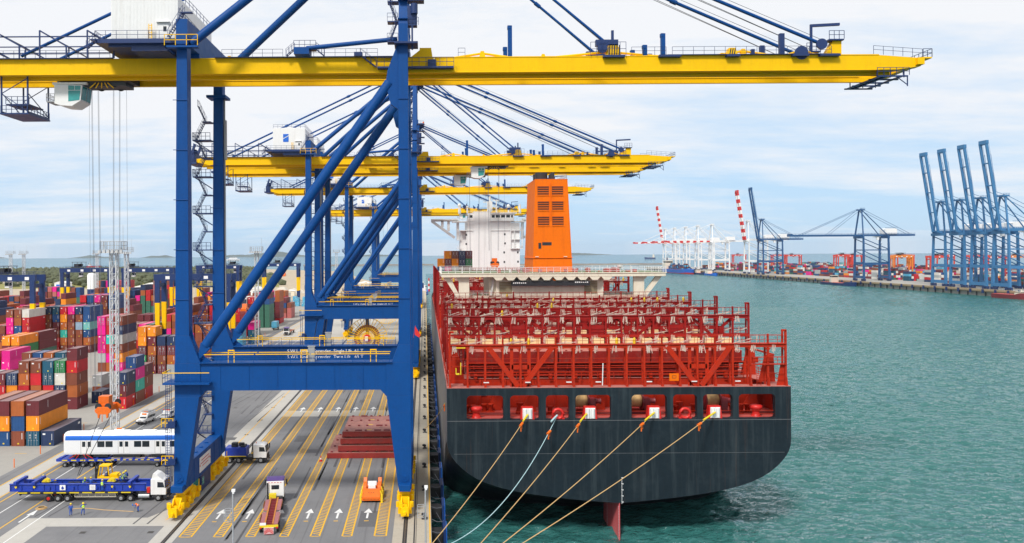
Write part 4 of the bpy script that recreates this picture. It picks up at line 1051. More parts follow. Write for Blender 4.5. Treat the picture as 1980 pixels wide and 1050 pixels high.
mb = MB(); mb.rail([(-18.6, y0 + 2.9, 26.4), (-12.5, y0 + 2.9, 26.4)], 1.1, 1, .04); mb.stair((-13.6, y0 + 2.0, 26.4), (-12.8, y0 + 2.2, 30.7), .7); S(mb, 'house_stair', M['white'], dh)
for s, xo in ((-1, -24.4), (1, 25.7)):
    mb = MB(); xi = s * 18.9 + .3
    mb.prism([(xo, 30.75), (xo - s * 1.4, 30.75), (xi + s * 2.6, 27.2), (xi + s * 2.2, 26.4), (xi + s * 2.6, DK), (xi + s * 3.2, DK), (xi + s * 3.0, 26.2)], 'y', y0 + 1, y0 + 1.8)
    mb.prism([(xi, DK), (xi + s * 2.4, DK), (xi + s * 2.4, 30.75), (xi, 30.75)], 'y', y0 + 1, y0 + 1.8)
    mb.prism([(xi + s * 2.4, 30.75), (xi + s * 3.2, 30.75), (xi + s * 2.4, 29.9)], 'y', y0 + 1.05, y0 + 1.75)
    S(mb, 'wing_strut', M['cream'])
mb = MB(); mb.frus((-3.3, 6.1, y0 + 6, y0 + 22), 31.7, (-2.5, 5.2, y0 + 7, y0 + 21), 53.7)
mb.frus((-3.4, 6.2, y0 + 5.9, y0 + 22.1), 35.0, (-3.38, 6.18, y0 + 5.92, y0 + 22.08), 35.15); mb.box(-2.55, 5.25, y0 + 6.95, y0 + 21.05, 53.55, 53.75)
mb.frus((1.0, 1.15, y0 + 6.3, y0 + 7.3), 44, (1.0, 1.15, y0 + 6.7, y0 + 7.3), 53)
fn = S(mb, 'funnel', M['orange'], bevel=.12)
def face_y(z): return y0 + 6 + (z - 31.7) / 22.0
mb = MB(); sl = MB()
for z0, z1 in ((49.7, 52.0), (46.1, 48.4), (42.5, 44.8)):
    for x0, x1 in ((-1.95, .72), (1.45, 4.1)):
        mb.box(x0, x1, face_y(z0) - .03, face_y(z1) + .3, z0, z1)
        for k in range(4): z = z0 + .12 + k * .56; yy = face_y(z); sl.prism([(yy - .12, z), (yy + .1, z + .24), (yy + .1, z + .32), (yy - .12, z + .08)], 'x', x0 + .03, x1 - .03)
        zt = (z0, z1)
        for z in zt: sl.box(x0 - .1, x1 + .1, face_y(z) - .1, face_y(z) + .1, z - .06, z + .06)
v = S(mb, 'funnel_vent', paint('vent_interior', (.10, .02, .006), .7), fn); S(sl, 'louvre_slat', M['orange'], fn)
mb = MB(); mb.box(-1.9, -1.25, face_y(38) - .04, face_y(39) + .2, 37.2, 38.6); mb.box(-1.0, 1.2, face_y(38.4) - .05, face_y(39) + .2, 38.0, 38.75); S(mb, 'funnel_port', M['dark'], fn)
mb = MB(); mb.box(-2.7, -1.9, y0 + 5.8, y0 + 6.1, 35.25, 35.4); mb.box(4.0, 4.8, y0 + 5.8, y0 + 6.1, 35.25, 35.4); S(mb, 'flood_lamp', M['cream'], fn)
mb = MB(); mb.lathe([(1.45, 0), (1.5, 2.0)], (-.3, y0 + 12, 53.7), 'z', 24); mb.lathe([(1.45, 0), (1.5, 2.0)], (-.3, y0 + 16, 53.7), 'z', 24); mb.prism([(1.5, 53.7), (2.75, 53.7), (2.75, 55.8), (2.1, 55.7), (1.5, 55.2)], 'y', y0 + 11, y0 + 12.4); S(mb, 'exhaust_pipe', M['dark'], fn)
mb = MB(); mb.rail([(2.9, y0 + 7.2, 53.75), (5.0, y0 + 7.2, 53.75), (5, y0 + 20, 53.75)], 1.1, 1, .04); S(mb, 'funnel_rail', M['steel'], fn)
r4 = random.Random(5)
mb = MB()
for k in range(22): x = r4.uniform(-12, 22); mb.box(x, x + r4.uniform(.2, .7), y0 + r4.uniform(1, 5), y0 + 5.5, 31.74, 31.74 + r4.uniform(.3, 1.0))
S(mb, 'deck_fitting', M['reddeck'], wd)
mb = MB(); mb.lathe([(.3, 0), (.3, 1.0), (.6, 1.1), (.6, 1.6)], (16.5, y0 + 3, 31.74), 'z', 12); mb.lathe([(.2, 0), (.2, .9)], (-9, y0 + 3, 31.74), 'z', 10); S(mb, 'deck_ventilator', M['white'], wd)

# forward accommodation block and bridge
y1 = 246.0; W = M['white']; k = 4.22
X = lambda px: (px - VX) / k - SX
Z = lambda py: H + (VY - 1.0 - py) / k
mb = MB(); mb.box(X(902), X(1005), y1, y1 + 16, DK, Z(431)); mb.box(X(890.7), X(902), y1 + 3, y1 + 16, Z(486), Z(445)); mb.box(X(902), X(987), y1, y1 + 16, Z(431), Z(427)); mb.box(X(915.7), X(948.6), y1 - .6, y1 + 8, DK, Z(409))
mb.box(X(890), X(1008), y1 - .3, y1 + 14, Z(446), Z(444.6))
ac = S(mb, 'accommodation_block', W)
mb = MB(); mb.box(X(905), X(994), y1 - .2, y1 + 10, Z(427), Z(420.8)); mb.box(X(905), X(994), y1 - .1, y1 + 10, Z(415.6), Z(411.5)); mb.box(X(948), X(1000), y1 - .6, y1 + 11, Z(413), Z(411))
for px in (906, 914, 949, 957, 967, 977, 986.5, 992): mb.box(X(px), X(px) + .45, y1 - .15, y1 + .3, Z(421), Z(415))
mb.box(X(875), X(1018), y1 + 1, y1 + 8, Z(429), Z(427)); mb.box(X(945), X(994), y1 - .8, y1 + 8, Z(428), Z(426.6))
S(mb, 'wheelhouse', W, ac)
mb = MB(); mb.box(X(905.5), X(993.5), y1 + .1, y1 + 9.8, Z(421), Z(415.5)); S(mb, 'bridge_window', M['glass'], ac)
mb = MB()
for py in (445, 462.5, 480):
    mb.box(X(987), X(1010), y1 - 1.0, y1 + 6, Z(py) - .25, Z(py)); mb.rail([(X(987), y1 - .9, Z(py)), (X(1010), y1 - .9, Z(py)), (X(1010), y1 + 6, Z(py))], 1.1, 1.5, .06)
for px in (987, 994, 1009): mb.beam((X(px), y1 - .8, Z(480)), (X(px), y1 - .8, Z(428)), .3)
for py in (462.5, 480): mb.box(X(884), X(891), y1 + 2, y1 + 8, Z(py) - .25, Z(py)); mb.rail([(X(891), y1 + 2, Z(py)), (X(884), y1 + 2, Z(py))], 1.1, 1.0, .06)
mb.rail([(X(875), y1 + 1, Z(427)), (X(902), y1 + 1, Z(427))], 1.3, 1.5, .07); mb.rail([(X(994), y1 + 1, Z(427)), (X(1018), y1 + 1, Z(427))], 1.3, 1.5, .07); mb.rail([(X(905), y1, Z(411)), (X(1000), y1, Z(411))], 1.2, 1.5, .06)
S(mb, 'balcony', W, ac)
wing = MB()
for s, (pa, pb, pc) in ((1, (834, 886, 880)), (-1, (1068, 1012, 1016))):
    for p, q, w_ in (((pa, 424.5), (pb, 424.5), 1.1), ((pa + s, 426), (pc, 459), 1.5), ((pb, 425), (pb, 462), 1.6), ((pa + s * 22, 425), (pa + s * 22, 438), 1.1), ((pa + s * 34, 425), (pa + s * 34, 446), 1.0)):
        wing.beam((X(p[0]), y1 + 4, Z(p[1])), (X(q[0]), y1 + 4, Z(q[1])), 1.2, w_, (0, 1, 0))
    wing.box(*sorted((X(pa), X(pb))), y1 + 2, y1 + 6, Z(424) - .2, Z(424) + .1)
S(wing, 'bridge_wing', W, ac)
mb = MB()
for px, py in ((901.7, 453.5), (901.5, 471.4), (976, 453), (976.4, 470.5), (974.7, 488), (974.9, 506.5), (1001, 488), (1001.3, 506)): mb.box(X(px) - .35, X(px) + .35, y1 - .06, y1 + .1, Z(py) - .45, Z(py) + .45)
S(mb, 'porthole', M['dark'], ac)
mb = MB()
for px, yt, r_ in ((949.5, 378, .45), (890, 396, .7), (1008, 394, .6), (905, 398, .35), (962, 385, .3), (986, 405, .4)): mb.tube((X(px), y1 + 5, Z(412)), (X(px), y1 + 5, Z(yt)), r_, 10, r_ * .8)
mb.box(X(936), X(962), y1 + 4.6, y1 + 5.4, Z(397.5), Z(396.8)); mb.box(X(944), X(954), y1 + 4.3, y1 + 5.7, Z(408), Z(388)); mb.beam((X(936), y1 + 5, Z(389.5)), (X(943), y1 + 5, Z(389.5)), .4); mb.beam((X(955), y1 + 5, Z(386)), (X(968), y1 + 5, Z(386)), .4)
S(mb, 'radar_mast', W, ac)
mb = MB()
for px, py, r_ in ((985.5, 397, .8), (905, 398, .45), (889.5, 395, .8)): mb.lathe([(r_ * .75, -r_), (r_, -.2), (r_ * .95, .3), (r_ * .6, r_ * .8), (.05, r_)], (X(px), y1 + 5, Z(py)), 'z', 12)
S(mb, 'radar_dome', W, ac)

# ---------------------------------------------------------------- mooring lines to quay bollards
def bollard_mesh():
    mb = MB(); mb.lathe([(.42, 0), (.40, .1), (.27, .2), (.25, .55)], (0, 0, 0), 'z', 14)
    mb.prism([(-.55, .62), (-.5, .9), (-.1, .98), (.35, .8), (.3, .5), (-.2, .5)], 'y', -.28, .28); mb.box(-.5, .5, -.45, .45, 0, .08); return mb
first = None
for k, y in enumerate([81, 94.5] + [109 + 13.1 * i for i in range(36)]):
    if first is None: first = bollard_mesh().build('mooring_bollard', M['dark']); o = first
    else: o = first.copy(); COL.objects.link(o)
    o.location = (-.3, y, .02); o.scale = (.8, .8, .8)
    tag(o, f'black iron bollard on the quay edge, {nth(k)} in the row counted from the camera', 'bollard', 'bollards along the quay edge')
def mooring(p, q, sag, mat, label, guard=True):
    p, q = Vector(p), Vector(q)
    pts = [p.lerp(q, t / 28) - Vector((0, 0, sag * 4 * (t / 28) * (1 - t / 28))) for t in range(29)]
    mb = MB(); mb.path(pts, .058, 6); root = mb.build('mooring_line', mat)
    tag(root, label, 'mooring rope', 'mooring lines from the stern')
    if guard:
        c = p.lerp(q, .08) - Vector((0, 0, sag * .3)); d = (q - p).normalized()
        mb = MB(); mb.tube(c - d * .45, c + d * .45, .2, 8); mb.beam(c + d * .2, c + d * .2 - Vector((0, 0, .9)), .16); mb.beam(c - d * .2, c - d * .2 - Vector((0, 0, .7)), .12); mb.build('chafe_guard', M['orange2'], root)
        mb = MB(); mb.tube(p + (q - p) * .004, p.lerp(q, .06), .14, 8); mb.build('rope_sleeve', M['letteryel'] if mat is M['rope'] else mat, root)
fx = lambda px: (px - VX + 2) / 13
mooring((fx(1017), SY - .1, 12.3), (-.3, 94.5, .8), .6, M['rope'], 'tan mooring rope from the stern opening next to the quay')
mooring((fx(1074), SY - .1, 12.2), (-.3, 94.5, .9), 4.2, M['ropeblue'], 'slack pale blue mooring rope sagging from the ring chock')
mooring((fx(1131), SY - .1, 12.4), (-.3, 81, .7), .8, M['rope'], 'tan mooring rope from the opening with the inner rope drum, beside the slack blue one')
mooring((fx(1262), SY - .1, 12.5), (-.3, 81, .8), .8, M['rope'], 'tan mooring rope crossing the middle of the transom from the second rope drum')
mooring((fx(1380), SY - .1, 12.5), (-.3, 81, .9), .8, M['rope'], 'longest tan mooring rope, running from the fairlead most seaward')
mooring((3.3, 127, 12.6), (-.3, 161.4, .8), .4, M['rope'], 'short tan mooring line from the hull side to a quay bollard')

# fenders hung on the quay wall
fm = None
for k in range(33):
    y = 87 + 10.2 * k
    if fm is None:
        fm = thing('quay_fender', '', 'fender')
        mb = MB(); mb.lathe([(.85, 0), (.95, .15), (.8, .5), (.8, 1.1), (.98, 1.45), (.98, 1.6)], (.0, 0, -1.9), 'x', 20); mb.box(.0, 1.5, -1.2, 1.2, -2.4, -1.0); mb.build('rubber_cone', M['rubber'], fm)
        mb = MB(); mb.box(1.6, 1.95, -2.0, 2.0, -5.4, -.3); mb.build('fender_panel', M['navy'], fm)
        mb = MB(); mb.box(1.95, 2.05, -1.95, 1.95, -5.3, -.4); mb.build('facing_pad', M['brightblue'], fm)
        mb = MB()
        for yy in (-2.0, 2.0): mb.path([(.03, yy * 1.2, -.3), (.8, yy * 1.1, -.62), (1.6, yy, -.5)], .035, 5); mb.path([(.03, yy * .3, -1), (.8, yy * .6, -1.6), (1.6, yy * .9, -2.8)], .03, 5)
        mb.build('fender_chain', M['wire'], fm)
        o = fm
    else: o = dup(fm)
    o.location = (QE + .03, y, 0)
    tag(o, f'black rubber fender with blue panel on the quay wall, {nth(k)} from the camera', 'fender', 'fenders along the quay wall')
# ---------------------------------------------------------------- shipping containers
def container_mat():
    m, nt, p = newmat('container_paint')
    oi = N(nt, 'ShaderNodeObjectInfo'); tc = N(nt, 'ShaderNodeTexCoord'); geo = N(nt, 'ShaderNodeNewGeometry')
    c = mixc(nt, ramp(nt, noise(nt, geo.outputs['Position'], .5, 5), .35, .75), oi.outputs['Color'], (.8, .77, .75), 'MULTIPLY')
    mp = N(nt, 'ShaderNodeMapping'); mp.inputs['Scale'].default_value = (1.2, 1.2, .1); nt.links.new(geo.outputs['Position'], mp.inputs['Vector'])
    c = mixc(nt, ramp(nt, noise(nt, mp.outputs[0], 1.3, 5, .7), .55, .8, (0, 0, 0), (.28,) * 3), c, (.10, .05, .035))
    sn = N(nt, 'ShaderNodeSeparateXYZ'); nt.links.new(geo.outputs['True Normal'], sn.inputs[0])
    # paler roofs: upward faces mixed with pale pinkish grey
    roof_tint = mixc(nt, .32, c, (.5, .40, .38)); up = N(nt, 'ShaderNodeMath', operation='GREATER_THAN'); up.inputs[1].default_value = .7; nt.links.new(sn.outputs['Z'], up.inputs[0])
    c = mixc(nt, up.outputs[0], c, roof_tint)
    nt.links.new(c, p.inputs['Base Color']); p.inputs['Roughness'].default_value = .5
    # corrugation
    so_ = N(nt, 'ShaderNodeSeparateXYZ'); nt.links.new(tc.outputs['Object'], so_.inputs[0])
    ad = N(nt, 'ShaderNodeMath', operation='ADD'); nt.links.new(so_.outputs['X'], ad.inputs[0]); nt.links.new(so_.outputs['Y'], ad.inputs[1])
    mu = N(nt, 'ShaderNodeMath', operation='MULTIPLY'); mu.inputs[1].default_value = 22.4; nt.links.new(ad.outputs[0], mu.inputs[0])
    si = N(nt, 'ShaderNodeMath', operation='SINE'); nt.links.new(mu.outputs[0], si.inputs[0])
    b = N(nt, 'ShaderNodeBump'); b.inputs['Strength'].default_value = .55; b.inputs['Distance'].default_value = .03
    nt.links.new(si.outputs[0], b.inputs['Height']); nt.links.new(b.outputs[0], p.inputs['Normal'])
    return m
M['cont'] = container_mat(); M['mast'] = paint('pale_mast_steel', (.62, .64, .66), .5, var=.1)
CH = 2.86
CONT_MESH = {}
def container_mesh(L, var):
    if (L, var) in CONT_MESH: return CONT_MESH[L, var]
    mb = MB(); w, h = 1.219, CH - .02
    mb.box(-w + .03, w - .03, .04, L - .04, .1, h - .06)
    for x in (-w, w - .14):
        for y in (0, L - .14): mb.box(x, x + .14, y, y + .14, 0, h)
        mb.box(x, x + .12, .14, L - .14, 0, .14); mb.box(x, x + .12, .14, L - .14, h - .1, h)
    for y in (0, L - .12):
        mb.box(-w + .14, w - .14, y, y + .12, 0, .14); mb.box(-w + .14, w - .14, y, y + .12, h - .12, h)
    if var == 'plain':
        mb.mat(1).box(.72, .82, .025, .04, 1.3, 2.5); mb.box(w - .03, w - .015, .5, .62, 1.2, 2.5)
        mb.mat(2).box(-.1, .2, .025, .04, .35, .6)
    elif var == 'logo':
        mb.mat(1).box(-.95, -.45, .025, .04, 2.1, 2.4); mb.box(.75, .83, .025, .04, 1.1, 2.3); mb.box(w - .03, w - .015, L - 1.6, L - .7, 1.9, 2.3)
        mb.mat(2).box(.3, .6, .025, .04, .3, .55)
    elif var == 'bare':
        mb.mat(1).box(w - .03, w - .015, L * .3, L * .3 + .12, 1.0, 2.4)
    me = bpy.data.meshes.new('shipping_container'); me.from_pydata(mb.v, [], mb.f)
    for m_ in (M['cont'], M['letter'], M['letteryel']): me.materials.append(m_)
    me.polygons.foreach_set('material_index', mb.mi); me.update()
    CONT_MESH[L, var] = me; return me
def door_mesh():
    if 'door' in CONT_MESH: return CONT_MESH['door']
    mb = MB(); mb.box(.02, 1.07, -.02, .02, .16, CH - .16)
    mb.mat(1)
    for x in (.28, .8): mb.beam((x, -.05, .1), (x, -.05, CH - .1), .05); mb.box(x - .1, x + .2, -.06, -.02, 1.0, 1.08)
    mb.box(.4, .75, -.035, -.02, 1.9, 2.2); mb.box(.45, .7, -.035, -.02, 1.45, 1.7)
    me = bpy.data.meshes.new('door'); me.from_pydata(mb.v, [], mb.f)
    for m_ in (M['cont'], M['steel']): me.materials.append(m_)
    me.polygons.foreach_set('material_index', mb.mi); me.update(); CONT_MESH['door'] = me; return me
PAL = dict(b=((.24, .062, .03), 'brown'), o=((.40, .105, .022), 'rust brown'), m=((.16, .022, .03), 'maroon'), r=((.52, .012, .02), 'red'), p=((.78, .006, .26), 'magenta'),
           n=((.016, .038, .11), 'navy'), u=((.012, .07, .22), 'blue'), t=((.008, .085, .15), 'teal blue'), i=((.04, .48, .38), 'mint green'), a=((.16, .46, .44), 'pale aqua'),
           g=((.42, .44, .44), 'grey'), w=((.72, .70, .64), 'white'), O=((.86, .27, .008), 'orange'), G=((.02, .24, .07), 'green'), D=((.04, .15, .10), 'dark green'),
           l=((.26, .37, .47), 'blue grey'), c=((.10, .42, .62), 'sky blue'), k=((.48, .13, .12), 'faded red'))
rc = random.Random(21)
used_labels = set()
def container(x, y, z, L, code, label, group=None):
    door = code.endswith('*'); c, cn = PAL[code[0]]
    var = 'bare' if door else rc.choice(['plain', 'plain', 'logo', 'bare'])
    if 'T' in code: var = 'bare'
    o = bpy.data.objects.new('shipping_container', container_mesh(L, var)); COL.objects.link(o)
    o.location = (x, y, z); f = rc.uniform(.95, 1.25); o.color = (*[min(1, v * f) for v in c], 1)
    if door:
        for s in (0, 1):
            d = bpy.data.objects.new('door', door_mesh()); COL.objects.link(d); d.parent = o; d.color = o.color
            d.location = (0 if not s else -1.09, 0, 0)
    lab = label.replace('#', cn)
    tag(o, lab, 'shipping container', group)
    if 'T' in code:
        lettering('tex', .5, o, (-1.0, .02, 2.05), (R(90), 0, 0), M['letter'], depth=.004)
    return o
TIER = ['at ground', 'second up', 'third up', 'fourth up', 'fifth up', 'sixth up', 'seventh up', 'eighth up']
ORD = ['first', 'second', 'third', 'fourth', 'fifth', 'sixth', 'seventh', 'eighth', 'ninth', 'tenth']
CGROUP = 'containers stacked in the yard'
FARMB = MB(); FARC = sorted(PAL); rc2 = random.Random(77)
def far_block(d, xr, cols, L=12.19, pitch=2.85):
    for k, col in enumerate(cols):
        for t, code in enumerate(col.split()):
            FARMB.mat(0 if code == '.' else FARC.index(code[0])); x = xr - k * pitch
            FARMB.box(x - 1.21, x + 1.21, d, d + L, t * CH + .03, t * CH + CH - .02)
def block(name, d, xr, cols, L=12.19, pitch=2.85, skip=0):
    """cols: from the quay side outward, each a string of tier codes from the ground up ('.' leaves a hidden tier out)"""
    for k, col in enumerate(cols):
        toks = col.split()
        for t, code in enumerate(toks):
            if code == '.':
                FARMB.mat(FARC.index(rc2.choice('bbommrn'))); x = xr - k * pitch; FARMB.box(x - 1.2, x + 1.2, d + .03, d + L - .03, t * (CH + .01) + .03, t * (CH + .01) + CH - .02); continue
            where = TIER[t] if t < len(toks) - 1 or t == 0 else 'on top'
            row = f'{ORD[k]} row from quay in ' if len(cols) > 1 else 'in '
            container(xr - k * pitch + rc.uniform(-.05, .05), d + rc.uniform(-.08, .08), t * (CH + .01) + .01, L, code, f'# container {where}, {row}{name}', CGROUP)
def rcode(pal='bbbooommmmrrrppnnukO'): return rc.choice(pal)
def rcols(n, lo, hi, show, pal='bbbooommmmrrrppnnukO', door=.08):
    out = []
    for k in range(n):
        h = rc.randint(lo, hi); out.append(' '.join('.' if t < h - show else rcode(pal) + ('*' if rc.random() < door else '') for t in range(h)))
    return out

block('the block behind the rail car', 151.9, -72.2, ['n', 't* O mT', 'b u o', 'u O m', 'b m o'])
block('the row behind the orange spreader', 187.7, -83.4, ['mT o b r mT', '. n* w G*', 'b r t* t', '. . r b', '. r o b', '. O n*', 'm r m', 'm m g'], 6.06)
block('the low stack by the spreader ropes', 195.5, -80.8, ['n'], 6.06)
block('the pair behind the low navy one', 203, -83.8, ['b g'], 6.06)
block('the row with the blue roofs', 203.5, -93.5, ['. t* b t', '. . . o', '. . m u', '. . b b'], 6.06)
block('the bay touching the white lattice tower', 187.7, -71.9, ['r m n'], 6.06)
block('the tall bay past the lattice tower', 194.0, -71.9, ['b i p u'], 6.06)
block('the third bay past the lattice tower', 200.3, -71.9, ['r b m'], 6.06)
block('the pink wall behind the tower', 248, -95.7, ['p O b g n b', 'o p r i r r*', 'b g p p p p*'], 12.19, 2.6)
block('the stack beside the landside leg', 242.7, -77.6, ['g* o m* n', 'm* b m* n', 'm b* o m O', 'm G m* O O'], 6.06, 2.95)
block('the stack under the yard crane', 281, -77.2, ['b m b o', 'o b b o', '. p p b m', '. r p b r'], 6.06, 2.95)
block('the pink pair of rows', 232, -122.4, ['. p p', '. b r'], 12.19)
block('the orange topped row', 245.4, -126.5, ['. . G O', '. . m O'], 12.19)
block('the green and maroon row', 258.4, -126.5, ['. D m m'], 12.19)
block('the big mixed wall', 296, -126, ['m o u a u u', 'b b b l b n', 'm b b b m p', 'b o i o O r', 'r r b m u t', '. . . b b n'], 12.19)
block('the white topped wall', 282, -141.6, ['. . b r r w', '. . b u o b', '. . r p p b', '. . m b', '. . b r'], 12.19)
block('the maroon pair past the wall', 300, -150, ['. . . m r m', '. . . r m r'], 12.19)
block('the mixed wall\'s second bay', 322, -127, ['. . . . . u u', '. . . . . b m', '. . . . . m p', '. . . . . n u', '. . . . . m r'], 12.19)
block('the far red topped stack', 345, -144.5, ['. . n n r', '. . b m k'], 12.19)
far_block(430, -144, rcols(9, 5, 7, 2), 12.19)
far_block(505, -190, ['. . . . . r r', '. . . . . m r', '. . . . . p p', '. . . . . p p', '. . . . . p p', '. . . . . n n', '. . . . . b o'], 12.19)
far_block(470, -205, ['. . . . u u', '. . . . m b'], 6.06)
block('the bay behind the pink wall', 285, -98.5, ['. . D D', '. . . p', '. . k b', '. . r m'], 12.19)
block('the yard crane\'s second bay', 300, -77.2, rcols(6, 4, 6, 3), 12.19, 2.95)
block('the yard crane\'s third bay', 326, -77.2, rcols(6, 5, 6, 2), 12.19, 2.95)
block('the yard crane\'s fourth bay', 352, -77.2, ['. . . . m r', '. . . . u w', '. . . . b b', '. . . . n k', '. . . m u', '. . . o m'], 12.19, 2.95)
far_block(392, -78, rcols(7, 5, 6, 2), 12.19, 2.95)
far_block(432, -104, ['. . . . k', '. . . p m', '. . . u m', '. . . n b'], 12.19)
far_block(470, -84, rcols(6, 4, 5, 2), 12.19)
block('the stack of sky blue boxes at the road', 300, -70.2, ['c c c'], 6.06)
block('the stack behind the crane brace', 322, -70.6, ['t t p'], 12.19)
block('the small stack by the second crane leg', 330, -42.2, ['b r'], 6.06)
for k, (x, d, h) in enumerate([(-97, 560, 2), (-100, 566, 2), (-103, 552, 2), (-92, 545, 1), (-89, 552, 2), (-107, 540, 3), (-112, 520, 3), (-116, 505, 3), (-86, 565, 2), (-94, 572, 2), (-119, 488, 3), (-84, 548, 1)]):
    for t in range(h):
        container(x, d, t * (CH + .01) + .01, 6.06, 'c', 'sky blue container in the loose rows of sky blue boxes beside the far yard crane', 'sky blue containers by the far yard crane')
for d0, x0, n_, lo, hi in ((330, -101, 7, 3, 4), (358, -101, 7, 3, 5), (372, -100, 8, 3, 5), (410, -101, 7, 3, 5), (446, -102, 7, 4, 5), (480, -110, 8, 3, 5), (365, -144, 8, 4, 5), (392, -145, 8, 4, 6), (330, -178, 9, 4, 6), (356, -180, 9, 4, 6), (400, -179, 9, 4, 6), (460, -170, 9, 5, 6), (480, -215, 9, 5, 6), (430, -215, 9, 5, 6), (330, -208, 6, 4, 5), (414, -77, 7, 4, 6), (450, -77, 6, 3, 5), (505, -160, 8, 5, 7), (520, -128, 8, 3, 5)):
    far_block(d0, x0, rcols(n_, lo, hi, 9))
mats_ = [paint('yard_container_' + PAL[c_][1].replace(' ', '_'), PAL[c_][0], .6, var=.15) for c_ in FARC]
tag(FARMB.build('distant_container_stacks', mats_), 'mass of distant coloured container stacks at the far end of the yard', 'containers', kind='stuff')
container(-71.9, 378, 1.3, 6.06, 'c', 'single sky blue container standing alone on a trailer in the open yard', CGROUP)
mb = MB(); mb.box(-73.1, -70.7, 378, 384.5, .9, 1.28)
t_ = mb.build('container_trailer', M['dark']); tag(t_, 'grey trailer carrying a single sky blue container in the open yard', 'trailer')
mb = MB()
for x in (-73, -70.8):
    for y in (382, 383.4): mb.lathe([(.5, -.15), (.5, .15)], (x, y, .5), 'x', 12)
mb.build('wheel', M['rubber'], t_)
# containers on the ship, ahead of the aft casing
rows = [('O b* n* m*', 3), ('O m* O n* G*', 2), ('u* p g* b b', 1), ('b m r u b', 0)]
zt = 37.0
for cols, lev in rows:
    toks = cols.split(); lv = 3 - lev
    for k, code in enumerate(toks):
        x = SX - 22.9 + 2.53 * (k + (1 if len(toks) == 4 else 0))
        container(x, 289, 37.1 - (lv + 1) * CH, 12.19, code, f'# container beside the white ship bridge, {["bottom", "third", "second", "top"][lev]} tier, {ORD[k]} from the rail', 'containers left on the ship')
for t, code in enumerate(['b', 'm', 'p', 'm*']):
    container(SX + 14.2 - 2.7, 289, 37.1 - (4 - t) * CH - .2, 12.19, code, f'# container between the white bridge and the funnel, {["lowest", "second up", "third up", "topmost"][t]} of its stack', 'containers left on the ship')

# ---------------------------------------------------------------- rubber-tyred yard cranes
def yard_crane(loc, span, label, c1, c2, c3, tx=.3, group='rubber tyred yard cranes', cat='yard crane', rz=0):
    root = thing('yard_crane', label, cat, loc, rz, group); P = lambda mb, n, m, p=None: mb.build(n, m, p or root)
    for x in (0, span):
        for y in (0, 7.2):
            mb = MB(); mb.frus((x - .5, x + .5, y - .45, y + .45), 1.6, (x - .7, x + .7, y - .55, y + .55), 9); mb.mat(1).frus((x - .7, x + .7, y - .55, y + .55), 9, (x - .85, x + .85, y - .6, y + .6), 19); mb.mat(0).frus((x - .85, x + .85, y - .6, y + .6), 19, (x - .85, x + .85, y - .6, y + .6), 27.0)
            P(mb, 'leg', [c1, c2])
        mb = MB(); mb.box(x - .6, x + .6, -1.2, 8.4, 1.2, 2.2); mb.box(x - .5, x + .5, .5, 6.7, 24.6, 26); P(mb, 'sill_beam', c1)
        mb = MB()
        for y in (-.8, .9, 6.3, 8): mb.lathe([(.45, -.4), (.75, -.3), (.75, .3), (.45, .4)], (x, y, .78), 'x', 14)
        P(mb, 'tyre', M['rubber'])
    for y in (0, 7.2):
        mb = MB(); mb.box(-1.2, span + 1.2, y - .55, y + .55, 27.0, 29.3); mb.rail([(-1.2, y - .6, 29.3), (span + 1.2, y - .6, 29.3)], 1.1, 2, .04)
        g = P(mb, 'girder', c1)
        if y == 0:
            mb = MB()
            for x in (span * .12, span * .4, span * .66, span * .9): mb.box(x, x + 1.5, y - .6, y - .56, 27.5, 28.6)
            P(mb, 'number_plate', M['letter'], g)
    mb = MB(); x = span * tx; mb.box(x, x + 5, -.5, 7.7, 29.6, 30.1); mb.box(x + .8, x + 3.2, 1, 6, 30.1, 31.6); mb.box(x - .2, x + 5.2, .5, 7, 32.4, 32.6)
    for q in (x + .1, x + 4.9): mb.beam((q, .8, 30), (q, .8, 32.5), .15); mb.beam((q, 6.8, 30), (q, 6.8, 32.5), .15)
    mb.lathe([(.7, 0), (.7, 1.5)], (x + 3.6, 3, 31), 'y', 12); t = P(mb, 'trolley', M['dark'])
    mb = MB(); mb.box(x + 3.4, x + 5, 1, 3, 24.6, 27); P(mb, 'operator_cab', c3, t)
    mb = MB(); mb.box(x + 3.5, x + 4.9, .95, 1, 25.4, 26.6); mb.box(x + 5, x + 5.04, 1.1, 2.9, 25.4, 26.6); P(mb, 'cab_window', M['glass'], t)
    mb = MB(); mb.tube((-1.1, -.6, 2), (-1.1, -.6, 27), .12, 6); mb.box(-1.6, -.7, 2.5, 4.6, 2.2, 4.8); P(mb, 'power_unit', M['grey'])
    return root
B2 = M['navy']; YL = M['yellow']; WH = M['white']
yard_crane((-167, 287, 0), 25.5, 'blue and yellow yard crane straddling the white topped wall, its legs beside the mixed wall', B2, YL, WH, .45)
yard_crane((-96.5, 287, 0), 25.5, 'blue and yellow yard crane half hidden behind the big crane\'s landside legs', B2, YL, WH, .7)
yard_crane((-161, 425, 0), 25.5, 'blue and yellow yard crane in front of the green trees, trolley at its landward end', B2, YL, WH, .02)
yard_crane((-196, 430, 0), 25.5, 'blue and yellow yard crane behind the white topped wall, partly out of the picture', B2, YL, WH, .2)
yard_crane((-145, 508, 0), 25.5, 'blue and yellow yard crane showing between the big crane\'s two landside legs', B2, YL, WH, .75)
yard_crane((-120, 590, 0), 25.5, 'blue and yellow yard crane standing over the sky blue boxes by the sandy ground', B2, YL, WH, .3)
